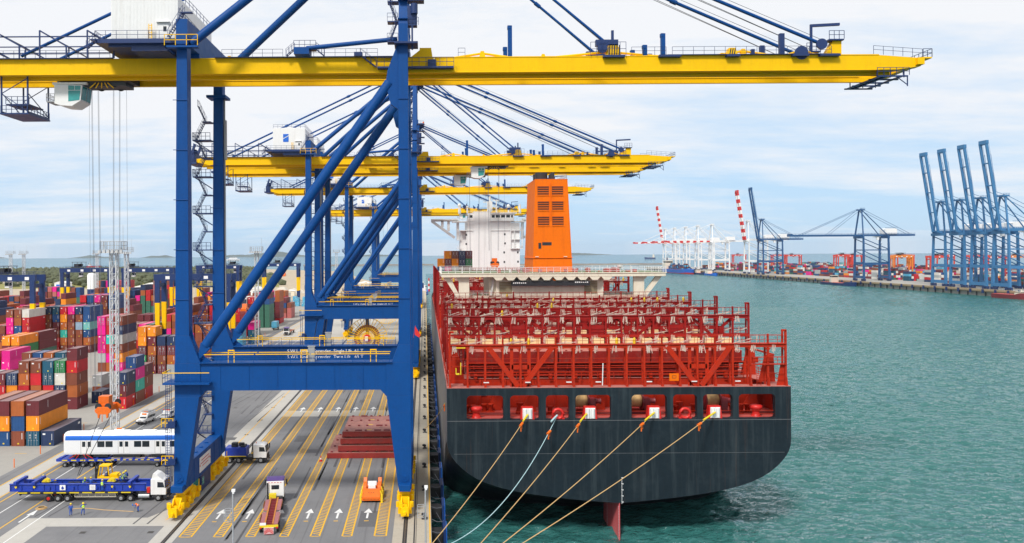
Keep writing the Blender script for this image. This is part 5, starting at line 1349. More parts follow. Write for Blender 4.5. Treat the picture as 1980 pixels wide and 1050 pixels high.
# an orange spreader parked low inside the yard crane and others
def small_spreader(loc, label):
    mb = MB(); mb.prism([(-3, 0), (3, 0), (3, .6), (1.2, 1.0), (.8, 2.4), (-.8, 2.4), (-1.2, 1.0), (-3, .6)], 'x', -.9, .9); mb.box(-1.2, 1.2, -3.1, -2.7, -.4, .2)
    tag(mb.build('yard_spreader', M['orange2'], loc=loc), label, 'spreader', 'yard crane spreaders')
small_spreader((-105, 594, 20), 'orange spreader hanging high under the far yard crane by the sand')
small_spreader((-72.5, 320, 14), 'orange spreader hanging just behind the crane brace over the yard')

# ---------------------------------------------------------------- lattice light towers
def light_tower(loc, label, hgt=37.5, w=.62, n=15):
    root = thing('light_tower', label, 'light tower', loc, 0, 'lattice floodlight towers'); mb = MB()
    cs = [(-w, -w), (w, -w), (w, w), (-w, w)]
    for c in cs: mb.beam((*c, 0), (*c, hgt), .2)
    for k in range(n):
        z0, z1 = hgt * k / n, hgt * (k + 1) / n
        for a, b in zip(cs, cs[1:] + cs[:1]):
            mb.beam((*a, z0), (*b, z1), .11); mb.beam((*a, z1), (*b, z1), .11)
    mb.build('lattice_mast', M['mast'], root)
    mb = MB(); mb.box(-2.3, 2.3, -1.6, 1.6, hgt - .1, hgt); mb.rail([(-2.2, -1.5, hgt), (2.2, -1.5, hgt), (2.2, 1.5, hgt), (-2.2, 1.5, hgt), (-2.2, -1.5, hgt)], 1.6, .8, .05)
    mb.tube((1.9, 0, hgt), (1.9, 0, hgt + 5), .04, 5); mb.build('platform', M['steel'], root)
    for k in range(6):
        x = -2.2 + k * .85; mb = MB(); mb.frus((x - .35, x + .35, -2.0, -1.5), hgt - .75, (x - .25, x + .25, -1.7, -1.4), hgt - .15); mb.build('floodlight', M['grey'], root)
    return root
tw = None
TW = [((-63.7, 163, 0), 'white lattice light tower rising just behind the rail car and spreader'), ((-63.5, 300, 0), 'lattice light tower seen between the big crane\'s two diagonal braces'),
      ((-64, 574, 0), 'slim far lattice light tower between the second and fourth crane legs'), ((-112.5, 300, 0), 'lattice light tower rising right behind the white topped tower next to it'.replace('right behind', 'close behind').replace('white topped tower', 'big white tower')),
      ((-206, 500, 0), 'small far lattice light tower seen against the sea beside the crane ropes'), ((-255, 490, 0), 'pair of far lattice light towers, the one further from the crane'), ((-250, 496, 0), 'pair of far lattice light towers, the one nearer to the crane')]
for loc, lab in TW:
    if tw is None: tw = light_tower(loc, lab)
    else: o = dup(tw); o.location = loc; o['label'] = lab
# ---------------------------------------------------------------- vehicles, loads and people
def wheel(parent, x, y, z, r, w, rim='steel', axis='y', rimmat=None):
    mb = MB(); mb.lathe([(r * .5, -w / 2), (r * .94, -w / 2), (r, -w * .3), (r, w * .3), (r * .94, w / 2), (r * .5, w / 2)], (0, 0, 0), axis, 20, caps=False)
    o = mb.build('wheel', M['rubber'], parent, (x, y, z))
    mb = MB(); mb.lathe([(r * .5, -w * .42), (r * .3, -w * .3), (r * .18, -w * .5), (.02, -w * .5)], (0, 0, 0), axis, 16, caps=False); mb.lathe([(r * .5, w * .42), (r * .3, w * .3), (r * .18, w * .5), (.02, w * .5)], (0, 0, 0), axis, 16, caps=False)
    mb.build('rim', rimmat or M['grey'], o)
    return o
def lorry_cab(root, x0, w=2.5, h=3.6, col='white', fairing=True, side='r'):
    """cab facing +x; x0 = its rear face"""
    P = lambda mb, n, m, p=None, b=0: mb.build(n, m, p or root, bevel=b)
    mb = MB(); y = w / 2
    mb.prism([(x0, .95), (x0 + 2.25, .95), (x0 + 2.3, 1.9), (x0 + 2.0, 3.05), (x0 + 1.6, 3.25), (x0, 3.25)], 'y', -y, y)
    c = P(mb, 'cab', M[col], None, .07)
    if fairing: mb = MB(); mb.prism([(x0 + .1, 3.26), (x0 + 1.6, 3.26), (x0 + .9, h + .25), (x0 + .3, h + .45)], 'y', -y * .85, y * .85); P(mb, 'roof_fairing', M[col], c)
    mb = MB()
    for s in (-1, 1): mb.prism([(x0 + 1.0, 2.05), (x0 + 2.05, 2.05), (x0 + 1.85, 2.8), (x0 + 1.0, 2.85)], 'y', *sorted((s * (y + .012), s * y)))
    P(mb, 'side_window', M['glass'], c)
    mb = MB(); mb.add([(x0 + 2.30, -y * .9, 2.0), (x0 + 2.30, y * .9, 2.0), (x0 + 2.04, y * .88, 2.98), (x0 + 2.04, -y * .88, 2.98)], [(0, 1, 2, 3)]); P(mb, 'windscreen', M['glass'], c)
    mb = MB(); mb.box(x0 + 1.9, x0 + 2.45, -y, y, .45, .95); mb.box(x0 + 2.28, x0 + 2.34, -y * .7, y * .7, 1.05, 1.6); P(mb, 'bumper', M['dark'], c)
    for s in (-1, 1):
        mb = MB(); mb.beam((x0 + 2.1, s * y, 2.9), (x0 + 2.3, s * (y + .3), 2.9), .05); mb.box(x0 + 2.2, x0 + 2.35, s * (y + .3) - .1, s * (y + .3) + .1, 2.1, 2.9); P(mb, 'mirror', M['dark'], c)
        mb = MB(); mb.box(x0 + 2.44, x0 + 2.48, s * y * .75 - .2, s * y * .75 + .2, .6, .8); P(mb, 'headlight', M['letter'], c)
    mb = MB(); mb.box(x0 + .2, x0 + .3, -.1, .1, 3.25, 3.45); P(mb, 'beacon', M['orange'], c)
    return c
def axle(root, x, y, r=.52, w=.32, z=None, **k):
    for s in (-1, 1): wheel(root, x, s * y, z or r, r, w, **k)

M['rustor'] = paint('worn_orange_steel', (.55, .20, .03), .6, var=.25, dirt_amt=.3)
# flat-bed lorry carrying a blue steel frame
T = thing('flatbed_lorry', 'white cabbed flatbed lorry carrying a long blue steel frame, workers aboard', 'lorry', (-41.6, 118.7, 0))
c = lorry_cab(T, .9, fairing=True)
mb = MB(); mb.box(-4.2, 2.6, -.5, .5, .65, 1.0); mb.box(-.9, .8, -1.25, 1.25, .5, 1.15); mb.build('chassis', M['dark'], T)
mb = MB(); mb.lathe([(.36, 0), (.36, 1.6)], (-.9, -1.0, .8), 'x', 14); 
for k in range(4): mb.lathe([(.37, 0), (.37, .05)], (-.8 + k * .45, -1.0, .8), 'x', 14)
mb.build('fuel_tank', M['steel'], T)
mb = MB(); mb.box(.3, .7, -1.1, -.7, 1.2, 2.0); mb.build('red_locker', M['brightred'], T)
axle(T, 2.0, 1.12); axle(T, -2.1, 1.12); axle(T, -3.5, 1.12)
mb = MB(); mb.box(-18.6, -1.6, -1.62, 1.62, 1.38, 1.55); mb.box(-18.4, -2, -.6, -.4, .95, 1.38); mb.box(-18.4, -2, .4, .6, .95, 1.38); mb.prism([(-18.6, 1.38), (-17.9, 1.38), (-18.4, .9)], 'y', -1.2, 1.2)
tb = mb.build('trailer_bed', M['dark'], T)
mb = MB()
for k in range(9): mb.box(-18.5 + k * 1.9, -17.1 + k * 1.9, -1.65, -1.61, 1.39, 1.53)
mb.build('reflector_strip', M['letteryel'], tb)
for k, x in enumerate((-14.2, -12.8, -11.4)): 
    for s in (-1, 1): wheel(T, x, s * 1.1, .52, .52, .34, rimmat=M['brightred'] if k == 0 else M['grey'])
mb = MB()
for z in (.72, .98, 1.2): mb.beam((-10.3, -1.2, z), (-4.2, -1.2, z), .07)
for k in range(7): mb.beam((-10.3 + k * 1.0, -1.2, .7), (-10.3 + k * 1.0, -1.2, 1.38), .07)
mb.build('side_guard', M['cream'], T)
mb = MB(); mb.beam((-4.4, -1, 1.38), (-3.9, -1, .3), .14); mb.beam((-4.4, 1, 1.38), (-3.9, 1, .3), .14); mb.build('landing_leg', M['dark'], T)
# the load: blue girder frame
LF = thing('steel_frame', 'long royal blue steel girder frame lying on the flatbed lorry', 'steel frame', (-41.6, 118.7, 1.58))
for y in (-1.15, 1.15):
    mb = MB(); y0_, y1_ = y - .2, y + .2
    mb.box(-19.9, .2, y0_, y1_, .0, .1); mb.box(-19.9, .2, y0_, y1_, 1.0, 1.1); mb.box(-19.9, .2, y - .05, y + .05, .1, 1.0)
    for k in range(13): x = -19.8 + k * 1.65; mb.box(x, x + .07, y0_ + .02, y1_ - .02, .1, 1.0)
    mb.build('girder', M['frameblue'], LF)
for x in (-18.9, -16.2, -2.1):
    mb = MB(); mb.box(x - .22, x + .22, -1.7, 1.9, 1.1, 1.5); mb.build('cross_beam', M['frameblue'], LF)
for x in (-14, -10.5, -7, -4.5): mb = MB(); mb.box(x - .12, x + .12, -1.4, 1.4, .25, .7); mb.build('cross_beam', M['frameblue'], LF)
for x in (-12.0, -7.6):
    mb = MB(); mb.box(x - .42, x + .42, -1.41, -1.36, .2, .95); s_ = mb.build('sign_plate', M['letter'], LF)
    mb = MB()
    if x < -10: mb.lathe([(.2, 0), (.2, .02)], (x, -1.43, .5), 'y', 10); mb.box(x - .04, x + .04, -1.43, -1.41, .6, .85)
    else:
        for k in range(3): mb.box(x - .3, x + .3, -1.43, -1.41, .35 + k * .2, .4 + k * .2)
    mb.build('sign_mark', M['frameblue'] if x < -10 else M['grey'], s_)
mb = MB()
for x in (-18.9, -16.2, -2.1, -4.7): mb.prism([(x - .16, .8), (x + .16, .8), (x + .16, .62), (x, .45), (x - .16, .62)], 'y', -1.4, -1.35)
mb.build('strap_tag', M['letteryel'], LF)
mb = MB()
for x0_, n_ in ((-15.4, 5), (-12, 6), (-9.5, 5), (-5.2, 6)):
    for k in range(n_): a = rnd.uniform(0, 3); mb.path([(x0_ + t * .3 + .1 * math.sin(t * 2 + k), -.6 + k * .28 + .15 * math.cos(t * 3), .75 + .1 * abs(math.sin(t + a))) for t in range(7)], .05, 5)
tag(mb.build('sling_chain', M['dark'], loc=(-41.6, 118.7, 1.58)), 'dark lifting chains heaped inside the blue steel frame', 'chain')
for x, lab in ((-15.0, 'yellow shackle block lying at the rear of the blue steel frame'), (-5.3, 'yellow shackle block lying near the front of the blue steel frame')):
    mb = MB(); mb.prism([(-.6, 0), (.6, 0), (.4, .35), (0, .55), (-.4, .3)], 'y', -.3, .3); mb.lathe([(.18, 0), (.18, .7)], (0, -.35, .3), 'y', 8); tag(mb.build('shackle_block', M['letteryel'], loc=(-41.6 + x, 118.6, 1.58 + 1.1)), lab, 'shackle')

# modular trailer with the rail car
MT = thing('modular_trailer', 'long dark blue modular trailer on many small wheels under the rail car', 'trailer', (-62.4, 138, 0))
mb = MB(); mb.box(-.9, 8.0, -1.5, 1.5, 1.0, 1.45); mb.box(8.0, 15.5, -1.3, 1.3, 1.05, 1.4); mb.box(15.5, 23, -1.5, 1.5, 1.0, 1.45); mb.box(-1.3, -.9, -1, 1, .9, 1.3)
for k in range(11): mb.box(-.6 + k * 2.1, -.2 + k * 2.1, -1.4, 1.4, 1.45, 1.6)
mtb = mb.build('trailer_bed', M['frameblue'], MT)
for k, x in enumerate((.4, 1.95, 3.5, 5.0, 6.5, 7.9, 16.2, 17.75, 19.3, 20.9, 22.4)):
    for y in (-1.25, 1.25): wheel(MT, x, y, .42, .42, .5, 'letter')
    mb = MB(); mb.box(x - .45, x + .45, -1.52, -1.48, 1.12, 1.3); mb.build('reflector', M['letteryel'], mtb)
mb = MB()
for k in range(7): mb.box(8.3 + k * 1.02, 8.8 + k * 1.02, -1.34, -1.3, 1.15, 1.3)
mb.build('reflector_row', M['letteryel'], mtb)
mb = MB(); mb.box(7.8, 16, -1.2, 1.2, 1.41, 1.5); mb.build('timber_bed', M['pale'], mtb)
for x in (3.2, 20.6):
    mb = MB(); mb.box(x - 1.6, x + 1.6, -1.1, 1.1, 1.45, 2.1)
    for s in (-1, 1): mb.beam((x + s * 1.7, -1.3, 1.5), (x + s * .3, -1.3, 2.3), .14)
    mb.build('bolster', M['dark'], MT)
    mb = MB()
    for s in (-1, 1): mb.beam((x + s * 2.0, -1.4, 1.5), (x + s * .5, -1.35, 2.4), .1); mb.beam((x + s * .9, -1.4, 1.5), (x + s * .2, -1.35, 2.4), .1)
    mb.build('red_chain', M['brightred'], MT)
TR = thing('rail_car', 'new white metro rail car with bright blue roof stripe riding on the modular trailer', 'rail car', (-62.2, 138, 2.2))
LT = 21.6
sec = [(-1.4, .0), (1.4, .0), (1.45, .3), (1.45, 2.75), (1.38, 3.1), (1.1, 3.5), (.5, 3.7), (-.5, 3.7), (-1.1, 3.5), (-1.38, 3.1), (-1.45, 2.75), (-1.45, .3)]
mb = MB(); mb.prism(sec, 'x', .35, LT - .05); mb.prism([(y * .93, z * .96 + .08) for y, z in sec], 'x', 0, .35)
tb_ = mb.build('car_body', paint('rail_car_white', (.80, .81, .82), .3, var=.03), TR)
mb = MB()
for s in (-1, 1): mb.prism([(s * 1.46, 2.42), (s * 1.46, 2.76), (s * 1.392, 3.1), (s * 1.30, 3.22), (s * 1.28, 3.2), (s * 1.36, 3.08), (s * 1.43, 2.74), (s * 1.43, 2.42)], 'x', .3, LT - .03)
mb.build('blue_stripe', M['brightblue'], tb_)
for dx in (3.0, 9.4, 15.7):
    for k in (0, 1):
        x = dx + k * .95; mb = MB(); mb.box(x, x + .92, -1.475, -1.44, .15, 2.36); d_ = mb.build('door', paint('door_white', (.74, .75, .77), .35, var=.03) if False else M['white'], TR)
        mb = MB(); mb.box(x + .2, x + .75, -1.49, -1.47, 1.3, 2.2); mb.build('door_window', M['glass'], d_)
        mb = MB(); mb.box(x - .03, x, -1.49, -1.45, .15, 2.36); mb.build('door_seal', M['dark'], d_)
for dx in (5.8, 12.1, 18.3):
    for k in (0, 1):
        x = dx + k * 1.4; mb = MB(); mb.box(x, x + 1.22, -1.47, -1.44, 1.25, 2.25); mb.build('window', M['glass'], TR)
mb = MB(); mb.box(5, 7.5, -1.2, 1.2, -.5, 0); mb.box(8.4, 13, -1.2, 1.2, -.6, 0); mb.box(15, 17, -1.2, 1.2, -.5, 0)
mb.build('underfloor_gear', M['dark'], TR)
mb = MB()
for k in range(7): mb.add([(1.6 + k * .32, -.98, 3.555), (1.75 + k * .32, -.98, 3.555), (1.95 + k * .32, -.7, 3.645), (1.8 + k * .32, -.7, 3.645)], [(0, 1, 2, 3)])
mb.build('roof_lettering', M['grey'], tb_)
mb = MB()
for x in (4, 8.5, 13, 17.5): mb.box(x, x + 2.4, -.6, .6, 3.68, 3.8)
mb.build('roof_pod', M['white'], tb_)

# tractor with the blue ballast box
BT = thing('ballast_tractor', 'white cabbed heavy tractor with a blue ballast box crossing behind the landside leg', 'lorry', (-30.4, 139.6, 0))
lorry_cab(BT, .35, fairing=False)
mb = MB(); mb.box(-4.4, 2.2, -.5, .5, .6, 1.0); mb.box(-.9, .1, -1.2, 1.2, .5, 1.1); mb.build('chassis', M['dark'], BT)
mb = MB(); mb.box(-4.6, -.9, -1.25, 1.25, 1.35, 2.7); mb.box(-4.65, -.85, -1.3, 1.3, 1.2, 1.35); bb = mb.build('ballast_box', M['frameblue'], BT, bevel=.03)
mb = MB(); mb.box(-4.6, -.9, -1.32, -1.29, 1.2, 1.34); mb.build('yellow_strip', M['letteryel'], bb)
mb = MB(); mb.box(-3.6, -2.6, -.6, .4, 2.7, 3.4); mb.lathe([(.3, 0), (.3, .9)], (-2.4, 0, 3.1), 'x', 10); mb.box(-2, -1.2, -.9, .9, 2.7, 2.95); mb.build('winch', M['dark'], bb)
mb = MB(); mb.beam((.2, -1.0, 1.1), (.2, -1.0, 3.6), .14); mb.beam((-.1, -1.1, 1.3), (.2, -1, 3.4), .1); mb.build('exhaust_stack', M['dark'], BT)
axle(BT, 1.6, 1.12, .54); axle(BT, -2.2, 1.12, .54); axle(BT, -3.8, 1.12, .54)

# terminal lorry with an empty maroon skeleton trailer, seen from behind (facing +y)
def skeletal(loc, label, load=None, rz=90, group=None, s_name='container_lorry'):
    t = thing(s_name, label, 'lorry', loc, R(rz), group)
    c = lorry_cab(t, 8.6, h=3.4, fairing=False)
    mb = MB(); mb.box(9, 10.9, -1.27, 1.27, 3.26, 3.42); mb.prism([(8.7, 3.28), (9.6, 3.28), (9.3, 3.75), (8.9, 3.75)], 'y', -1.2, 1.2); mb.build('purple_roof', M['purple'], c)
    mb = MB(); mb.box(8.57, 8.6, -.55, .55, 2.1, 2.7); mb.build('rear_window', M['glass'], c)
    mb = MB()
    for k in range(5): mb.box(8.56, 8.6, -.9 + k * .42, -.7 + k * .42, 3.05, 3.12)
    mb.build('marker_light', M['brightred'], c)
    mb = MB(); mb.box(5.6, 10.6, -.45, .45, .6, .95); mb.box(7.6, 8.4, -1.1, 1.1, .7, 1.2); mb.beam((8.4, 1.1, 1), (8.4, 1.1, 3.1), .2); mb.build('chassis', M['dark'], t)
    mb = MB(); mb.box(7.4, 8.2, -.2, .8, 1.0, 1.7); mb.build('yellow_locker', M['letteryel'], t)
    axle(t, 9.7, 1.1); axle(t, 6.9, 1.1); axle(t, 5.8, 1.1)
    for s in (-1, 1):
        mb = MB(); mb.box(-4.4, 7.0, *sorted((s * .42, s * .58)), 1.05, 1.4); tr = mb.build('trailer_beam', M['maroon'], t)
        mb = MB(); mb.box(-4.3, .6, *sorted((s * .58, s * 1.15)), 1.3, 1.38); mb.box(1.4, 6.2, *sorted((s * .58, s * 1.15)), 1.3, 1.38); mb.build('deck_plate', M['pinkplate'], t)
        mb = MB(); mb.box(-4.3, 7, *sorted((s * .40, s * .6)), 1.4, 1.43); 
        for a, b in ((-4.0, -.2), (2.2, 5.6)): mb.add([(a, s * 1.15, 1.2), (b, s * 1.15, 1.2), (b - .3, s * 1.28, 1.6), (a + .3, s * 1.28, 1.6)], [(0, 1, 2, 3)])
        mb.build('guide_flap', M['rustor'], t)
    mb = MB()
    for k in range(17): mb.box(-4.3 + k * .68, -4.15 + k * .68, -.42, .42, 1.1, 1.35)
    mb.build('cross_member', M['maroon'], t)
    axle(t, -3.2, 1.1); axle(t, -1.9, 1.1)
    mb = MB(); mb.box(-4.5, -4.4, -1.2, 1.2, 1.0, 1.3); rb = mb.build('rear_bumper', M['letteryel'], t)
    mb = MB(); mb.box(-4.56, -4.5, -.62, .62, .15, 1.0); pn = mb.build('rear_panel', M['letter'], t)
    mb = MB()
    for k in range(7):
        for s in (-1, 1):
            z = -.05 + k * .17; pts = [(0, z), (s * .6, z - .0 - .55 + .0), (s * .6, z - .47), (0, z + .09)]
            pts = [(a, min(1.0, max(.15, b))) for a, b in pts]
            mb.add([(-4.57, a, b) for a, b in pts], [(0, 1, 2, 3)])
            pts = [(0, z + .55), (s * .6, z + .0), (s * .6, z + .09), (0, z + .64)]; pts = [(a, min(1.0, max(.15, b))) for a, b in pts]
            mb.add([(-4.575, a, b) for a, b in pts], [(0, 1, 2, 3)])
    mb.build('chevron', M['brightred'], pn)
    mb = MB(); mb.box(-4.5, -4.4, .35, 1.15, 1.3, 1.6); mb.build('number_plate', M['letter'], t)
    for s in (-1, 1): mb = MB(); mb.box(-4.52, -4.46, s * 1.05 - .12, s * 1.05 + .12, .85, 1.05); mb.build('tail_light', M['brightred'], t)
    return t
sk = skeletal((-21.0, 107.5, 0), 'white cabbed lorry with an empty maroon skeleton trailer, seen from behind', rz=97)
q = [(-7.2, 262, 'queue of lorries past the cable reel, first in the queue'), (-7.3, 284, 'lorry queued past the cable reel, second in the queue'), (-7.4, 306, 'lorry queued past the cable reel, third in the queue')]
for k, (x, d, lab) in enumerate(q):
    o = dup(sk); o.location = (x, d, 0); o.rotation_euler = (0, 0, R(90)); o['label'] = lab.replace('queue of lorries', 'lorry queued'); o['group'] = 'lorries queuing under the second crane'
    if k == 2: container(x, d - 3.6, 1.45, 6.06, 'b', '# container carried on the lorry third in the queue')
o = dup(sk); o.location = (-47.5, 268, 0); o.rotation_euler = (0, 0, R(90)); o['label'] = 'white lorry with purple roof driving the landside road beyond the far portal beam'
o = dup(sk); o.location = (-62, 365, 0); o.rotation_euler = (0, 0, R(-90)); o['label'] = 'white lorry with purple roof coming down the road left of the second crane leg'.replace('left of', 'beside')

# hatch panels stacked on the lanes
for k, (x0_, x1_, yo, z) in enumerate([(-17.6, -4.2, 141.4, -.38), (-15.7, -4.8, 142.0, .79), (-15.3, -4.4, 142.4, 1.96), (-15.0, -4.2, 142.8, 3.13)]):
    lab = ['lowest and widest red hatch panel of the stack on the lanes', 'second red hatch panel up in the stack on the lanes', 'third red hatch panel up in the stack on the lanes', 'topmost red hatch panel of the stack, its worn deck in view'][k]
    t = thing('hatch_panel', lab, 'hatch cover', (0, yo, z), 0, 'hatch panels stacked on the lanes')
    D_ = 13.6 if k else 14.5
    mb = MB(); mb.box(x0_, x1_, 0, D_, .4, 1.3); mb.box(x0_ - .05, x1_ + .05, -.05, .05, .42, 1.25)
    for q_ in range(7): x = x0_ + .2 + q_ * (x1_ - x0_ - .4) / 6; mb.box(x - .1, x + .1, -.1, 0, .42, 1.22); mb.box(x - .3, x + .3, .4, D_ - .4, .17 if k else .38, .4)
    mb.build('panel_body', M['red'] if False else paint('hatch_side_red', (.33, .03, .026), .5, var=.2, dirt_amt=.3), t)
    mb = MB(); mb.box(x0_ + .02, x1_ - .02, .05, D_ - .02, 1.3, 1.34); tp = mb.build('top_plate', paint('worn_hatch_top', (.40, .17, .14), .65, var=.3, scale=.4, dirt=(.07, .03, .03), dirt_amt=.75), t)
    if k in (0, 3):
        mb = MB(); r9 = random.Random(8)
        for y in (.5, D_ * .33, D_ * .66, D_ - .6):
            for q_ in range(7): x = x0_ + .6 + q_ * 1.7 + r9.uniform(-.1, .1); (mb.box(x, x + r9.choice([.4, .4, 1.2]), y, y + .35, 1.34, 1.52) if x < x1_ - .8 else 0)
        mb.build('locking_socket', M['maroon'], tp)
        mb = MB()
        for y in (1.2, D_ * .4, D_ * .72):
            for q_ in (2, 4, 5): x = x0_ + q_ * 2.1; mb.box(x, x + .9, y, y + .2, 1.34, 1.38)
        mb.build('yellow_mark', M['letteryel'], tp)

# orange lifting beam parked on the lanes, and the spreader hanging from the big crane
sp = thing('lifting_beam', 'bright orange lifting beam set down on the lanes near the waterside leg', 'lifting beam', (-8.1, 117.2, 0))
mb = MB(); mb.box(-1.2, 1.2, -1.2, 3.6, .35, .8); mb.prism([(-1.3, .35), (.9, .35), (.9, 1.75), (.5, 1.8), (-1.3, .95)], 'x', -1.1, 1.1); mb.box(-.95, .95, 1.9, 3.5, .8, 2.0)
for s in (-1, 1): mb.prism([(.9, .8), (3.6, .8), (3.9, 2.5), (3.5, 2.9), (3.0, 2.3), (1.4, 2.0)], 'x', *sorted((s * .7, s * 1.15)))
sp.scale = (1.18, .86, .9)
mb.build('beam_body', M['orange2'], sp, bevel=.04)
mb = MB()
for s in (-1, 1):
    for y in (-1.1, 1.2, 3.5): mb.box(s * 1.3 - .12, s * 1.3 + .12, y - .15, y + .15, .0, 1.3); mb.beam((s * 1.3, y, 1.2), (s * 1.15, y + .2, 1.9), .12)
mb.build('corner_guide', M['letteryel'], sp)
mb = MB(); mb.box(-.45, .45, 1.0, 1.7, 1.6, 2.2); mb.box(-.55, .55, 1.9, 2.3, 2.0, 2.6); mb.build('drive_unit', M['letter'], sp)
mb = MB()
for k in range(12): mb.lathe([(.05, 0), (.05, .03)], (-.95 + k * .17, -1.33, .6), 'y', 6)
for k in range(3): mb.box(-.4 + k * .3, -.25 + k * .3, -.4, -.3, 1.35, 1.42)
mb.build('locking_pin', M['dark'], sp)

def headblock(loc, label, flip=1, s=1):
    t = thing('spreader', label, 'spreader', loc, 0, 'orange spreaders hanging from the cranes')
    mb = MB()
    for y in (-3.4, 3.4):
        mb.prism([(-2.0, 1.9), (-1.2, 2.6), (1.2, 2.6), (2.0, 1.9), (1.8, 1.3), (1.3, 1.0), (1.25, .1), (.9, 0), (.75, .9), (-.75, .9), (-.9, 0), (-1.25, .1), (-1.3, 1.0), (-1.8, 1.3)], 'y', y - .3, y + .3)
    mb.box(-1.0, 1.0, -3.2, 3.2, 1.2, 2.4); mb.box(-1.4, 1.0, -2.6, .6, 2.4, 3.0)
    for y in (-1.8, 0, 1.8): mb.lathe([(.3, 0), (.3, .05)], (1.0, y, 1.8), 'x', 10)
    b_ = mb.build('frame', M['orange2'], t, bevel=.05)
    mb = MB(); mb.box(-1.5, 1.0, -2.4, .2, 3.0, 4.8); 
    for k in range(8): mb.box(-1.4 + k * .3, -1.3 + k * .3, -2.44, -2.4, 3.1, 4.7)
    mb.build('cable_basket', M['orange2'], t)
    for y in (-3.4, 3.4):
        for x in (-1.15, 1.15): mb = MB(); mb.lathe([(.75, -.2), (.8, -.12), (.65, 0), (.8, .12), (.75, .2)], (x, y, 2.6), 'y', 18); mb.build('sheave', M['dark'], t)
    t.scale = (.62, .58, .66)
    return t
hb = headblock((CX - 45.8, 111.6 + 10.3, 11.8), 'orange crane spreader hanging on ropes before the white lattice tower')
o = dup(hb); o.location = (CX + 24, 232 + 10.3, 31.5); o['label'] = 'orange crane spreader hanging before the white ship\'s bridge'
mb = MB()
for k, (x, yy) in enumerate(((-.9, -3.4), (1.0, -1.0))):
    for j in range(1):
        a = Vector((CX - 45.8 + x * .6, 121.9 + yy * .58, 11.9)); b = Vector((-52.2 + k * 0.2, 119.2, 3.4)); mb.tube(a, b, .05, 5)
tag(mb.build('lifting_sling', M['dark']), 'dark chain slings hanging from the orange spreader down to the blue frame', 'sling')

# fork-lift truck
FL = thing('forklift', 'yellow forklift standing behind the blue frame with its driver aboard', 'forklift', (-50.6, 126.5, 0))
mb = MB(); mb.box(-1.4, .9, -.75, .75, .55, 1.3); mb.prism([(.3, 1.3), (1.9, 1.3), (2.0, .5), (.9, .4), (.3, .6)], 'y', -.78, .78); mb.prism([(.5, 1.3), (1.85, 1.3), (1.7, 1.75), (.6, 1.8)], 'y', -.72, .72); b_ = mb.build('body', M['yellow'], FL, bevel=.06)
mb = MB()
for s in (-.7, .7): mb.beam((-1.3, s, 1.2), (-1.0, s, 3.0), .12); mb.beam((.45, s, 1.6), (.3, s, 3.0), .14)
mb.box(-1.1, .5, -.78, .78, 2.95, 3.1); mb.build('overhead_guard', M['yellow'], FL)
mb = MB()
for s in (-.45, .45): mb.beam((-1.75, s, .2), (-1.75, s, 3.0), .16); mb.beam((-1.6, s, .2), (-1.6, s, 2.6), .12)
mb.box(-1.85, -1.6, -.6, .6, .5, .65); mb.box(-1.85, -1.6, -.6, .6, 2.3, 2.45)
for s in (-.4, .4): mb.box(-2.9, -1.85, s - .08, s + .08, .3, .38)
mb.build('mast', M['dark'], FL)
mb = MB(); mb.box(-.5, .1, -.35, .35, 1.3, 1.45); mb.box(.0, .12, -.35, .35, 1.45, 2.0); mb.build('seat', M['dark'], FL)
for x, r_ in ((-1.0, .48), (1.2, .4)):
    for s in (-1, 1): wheel(FL, x, s * .8, r_, r_, .32)

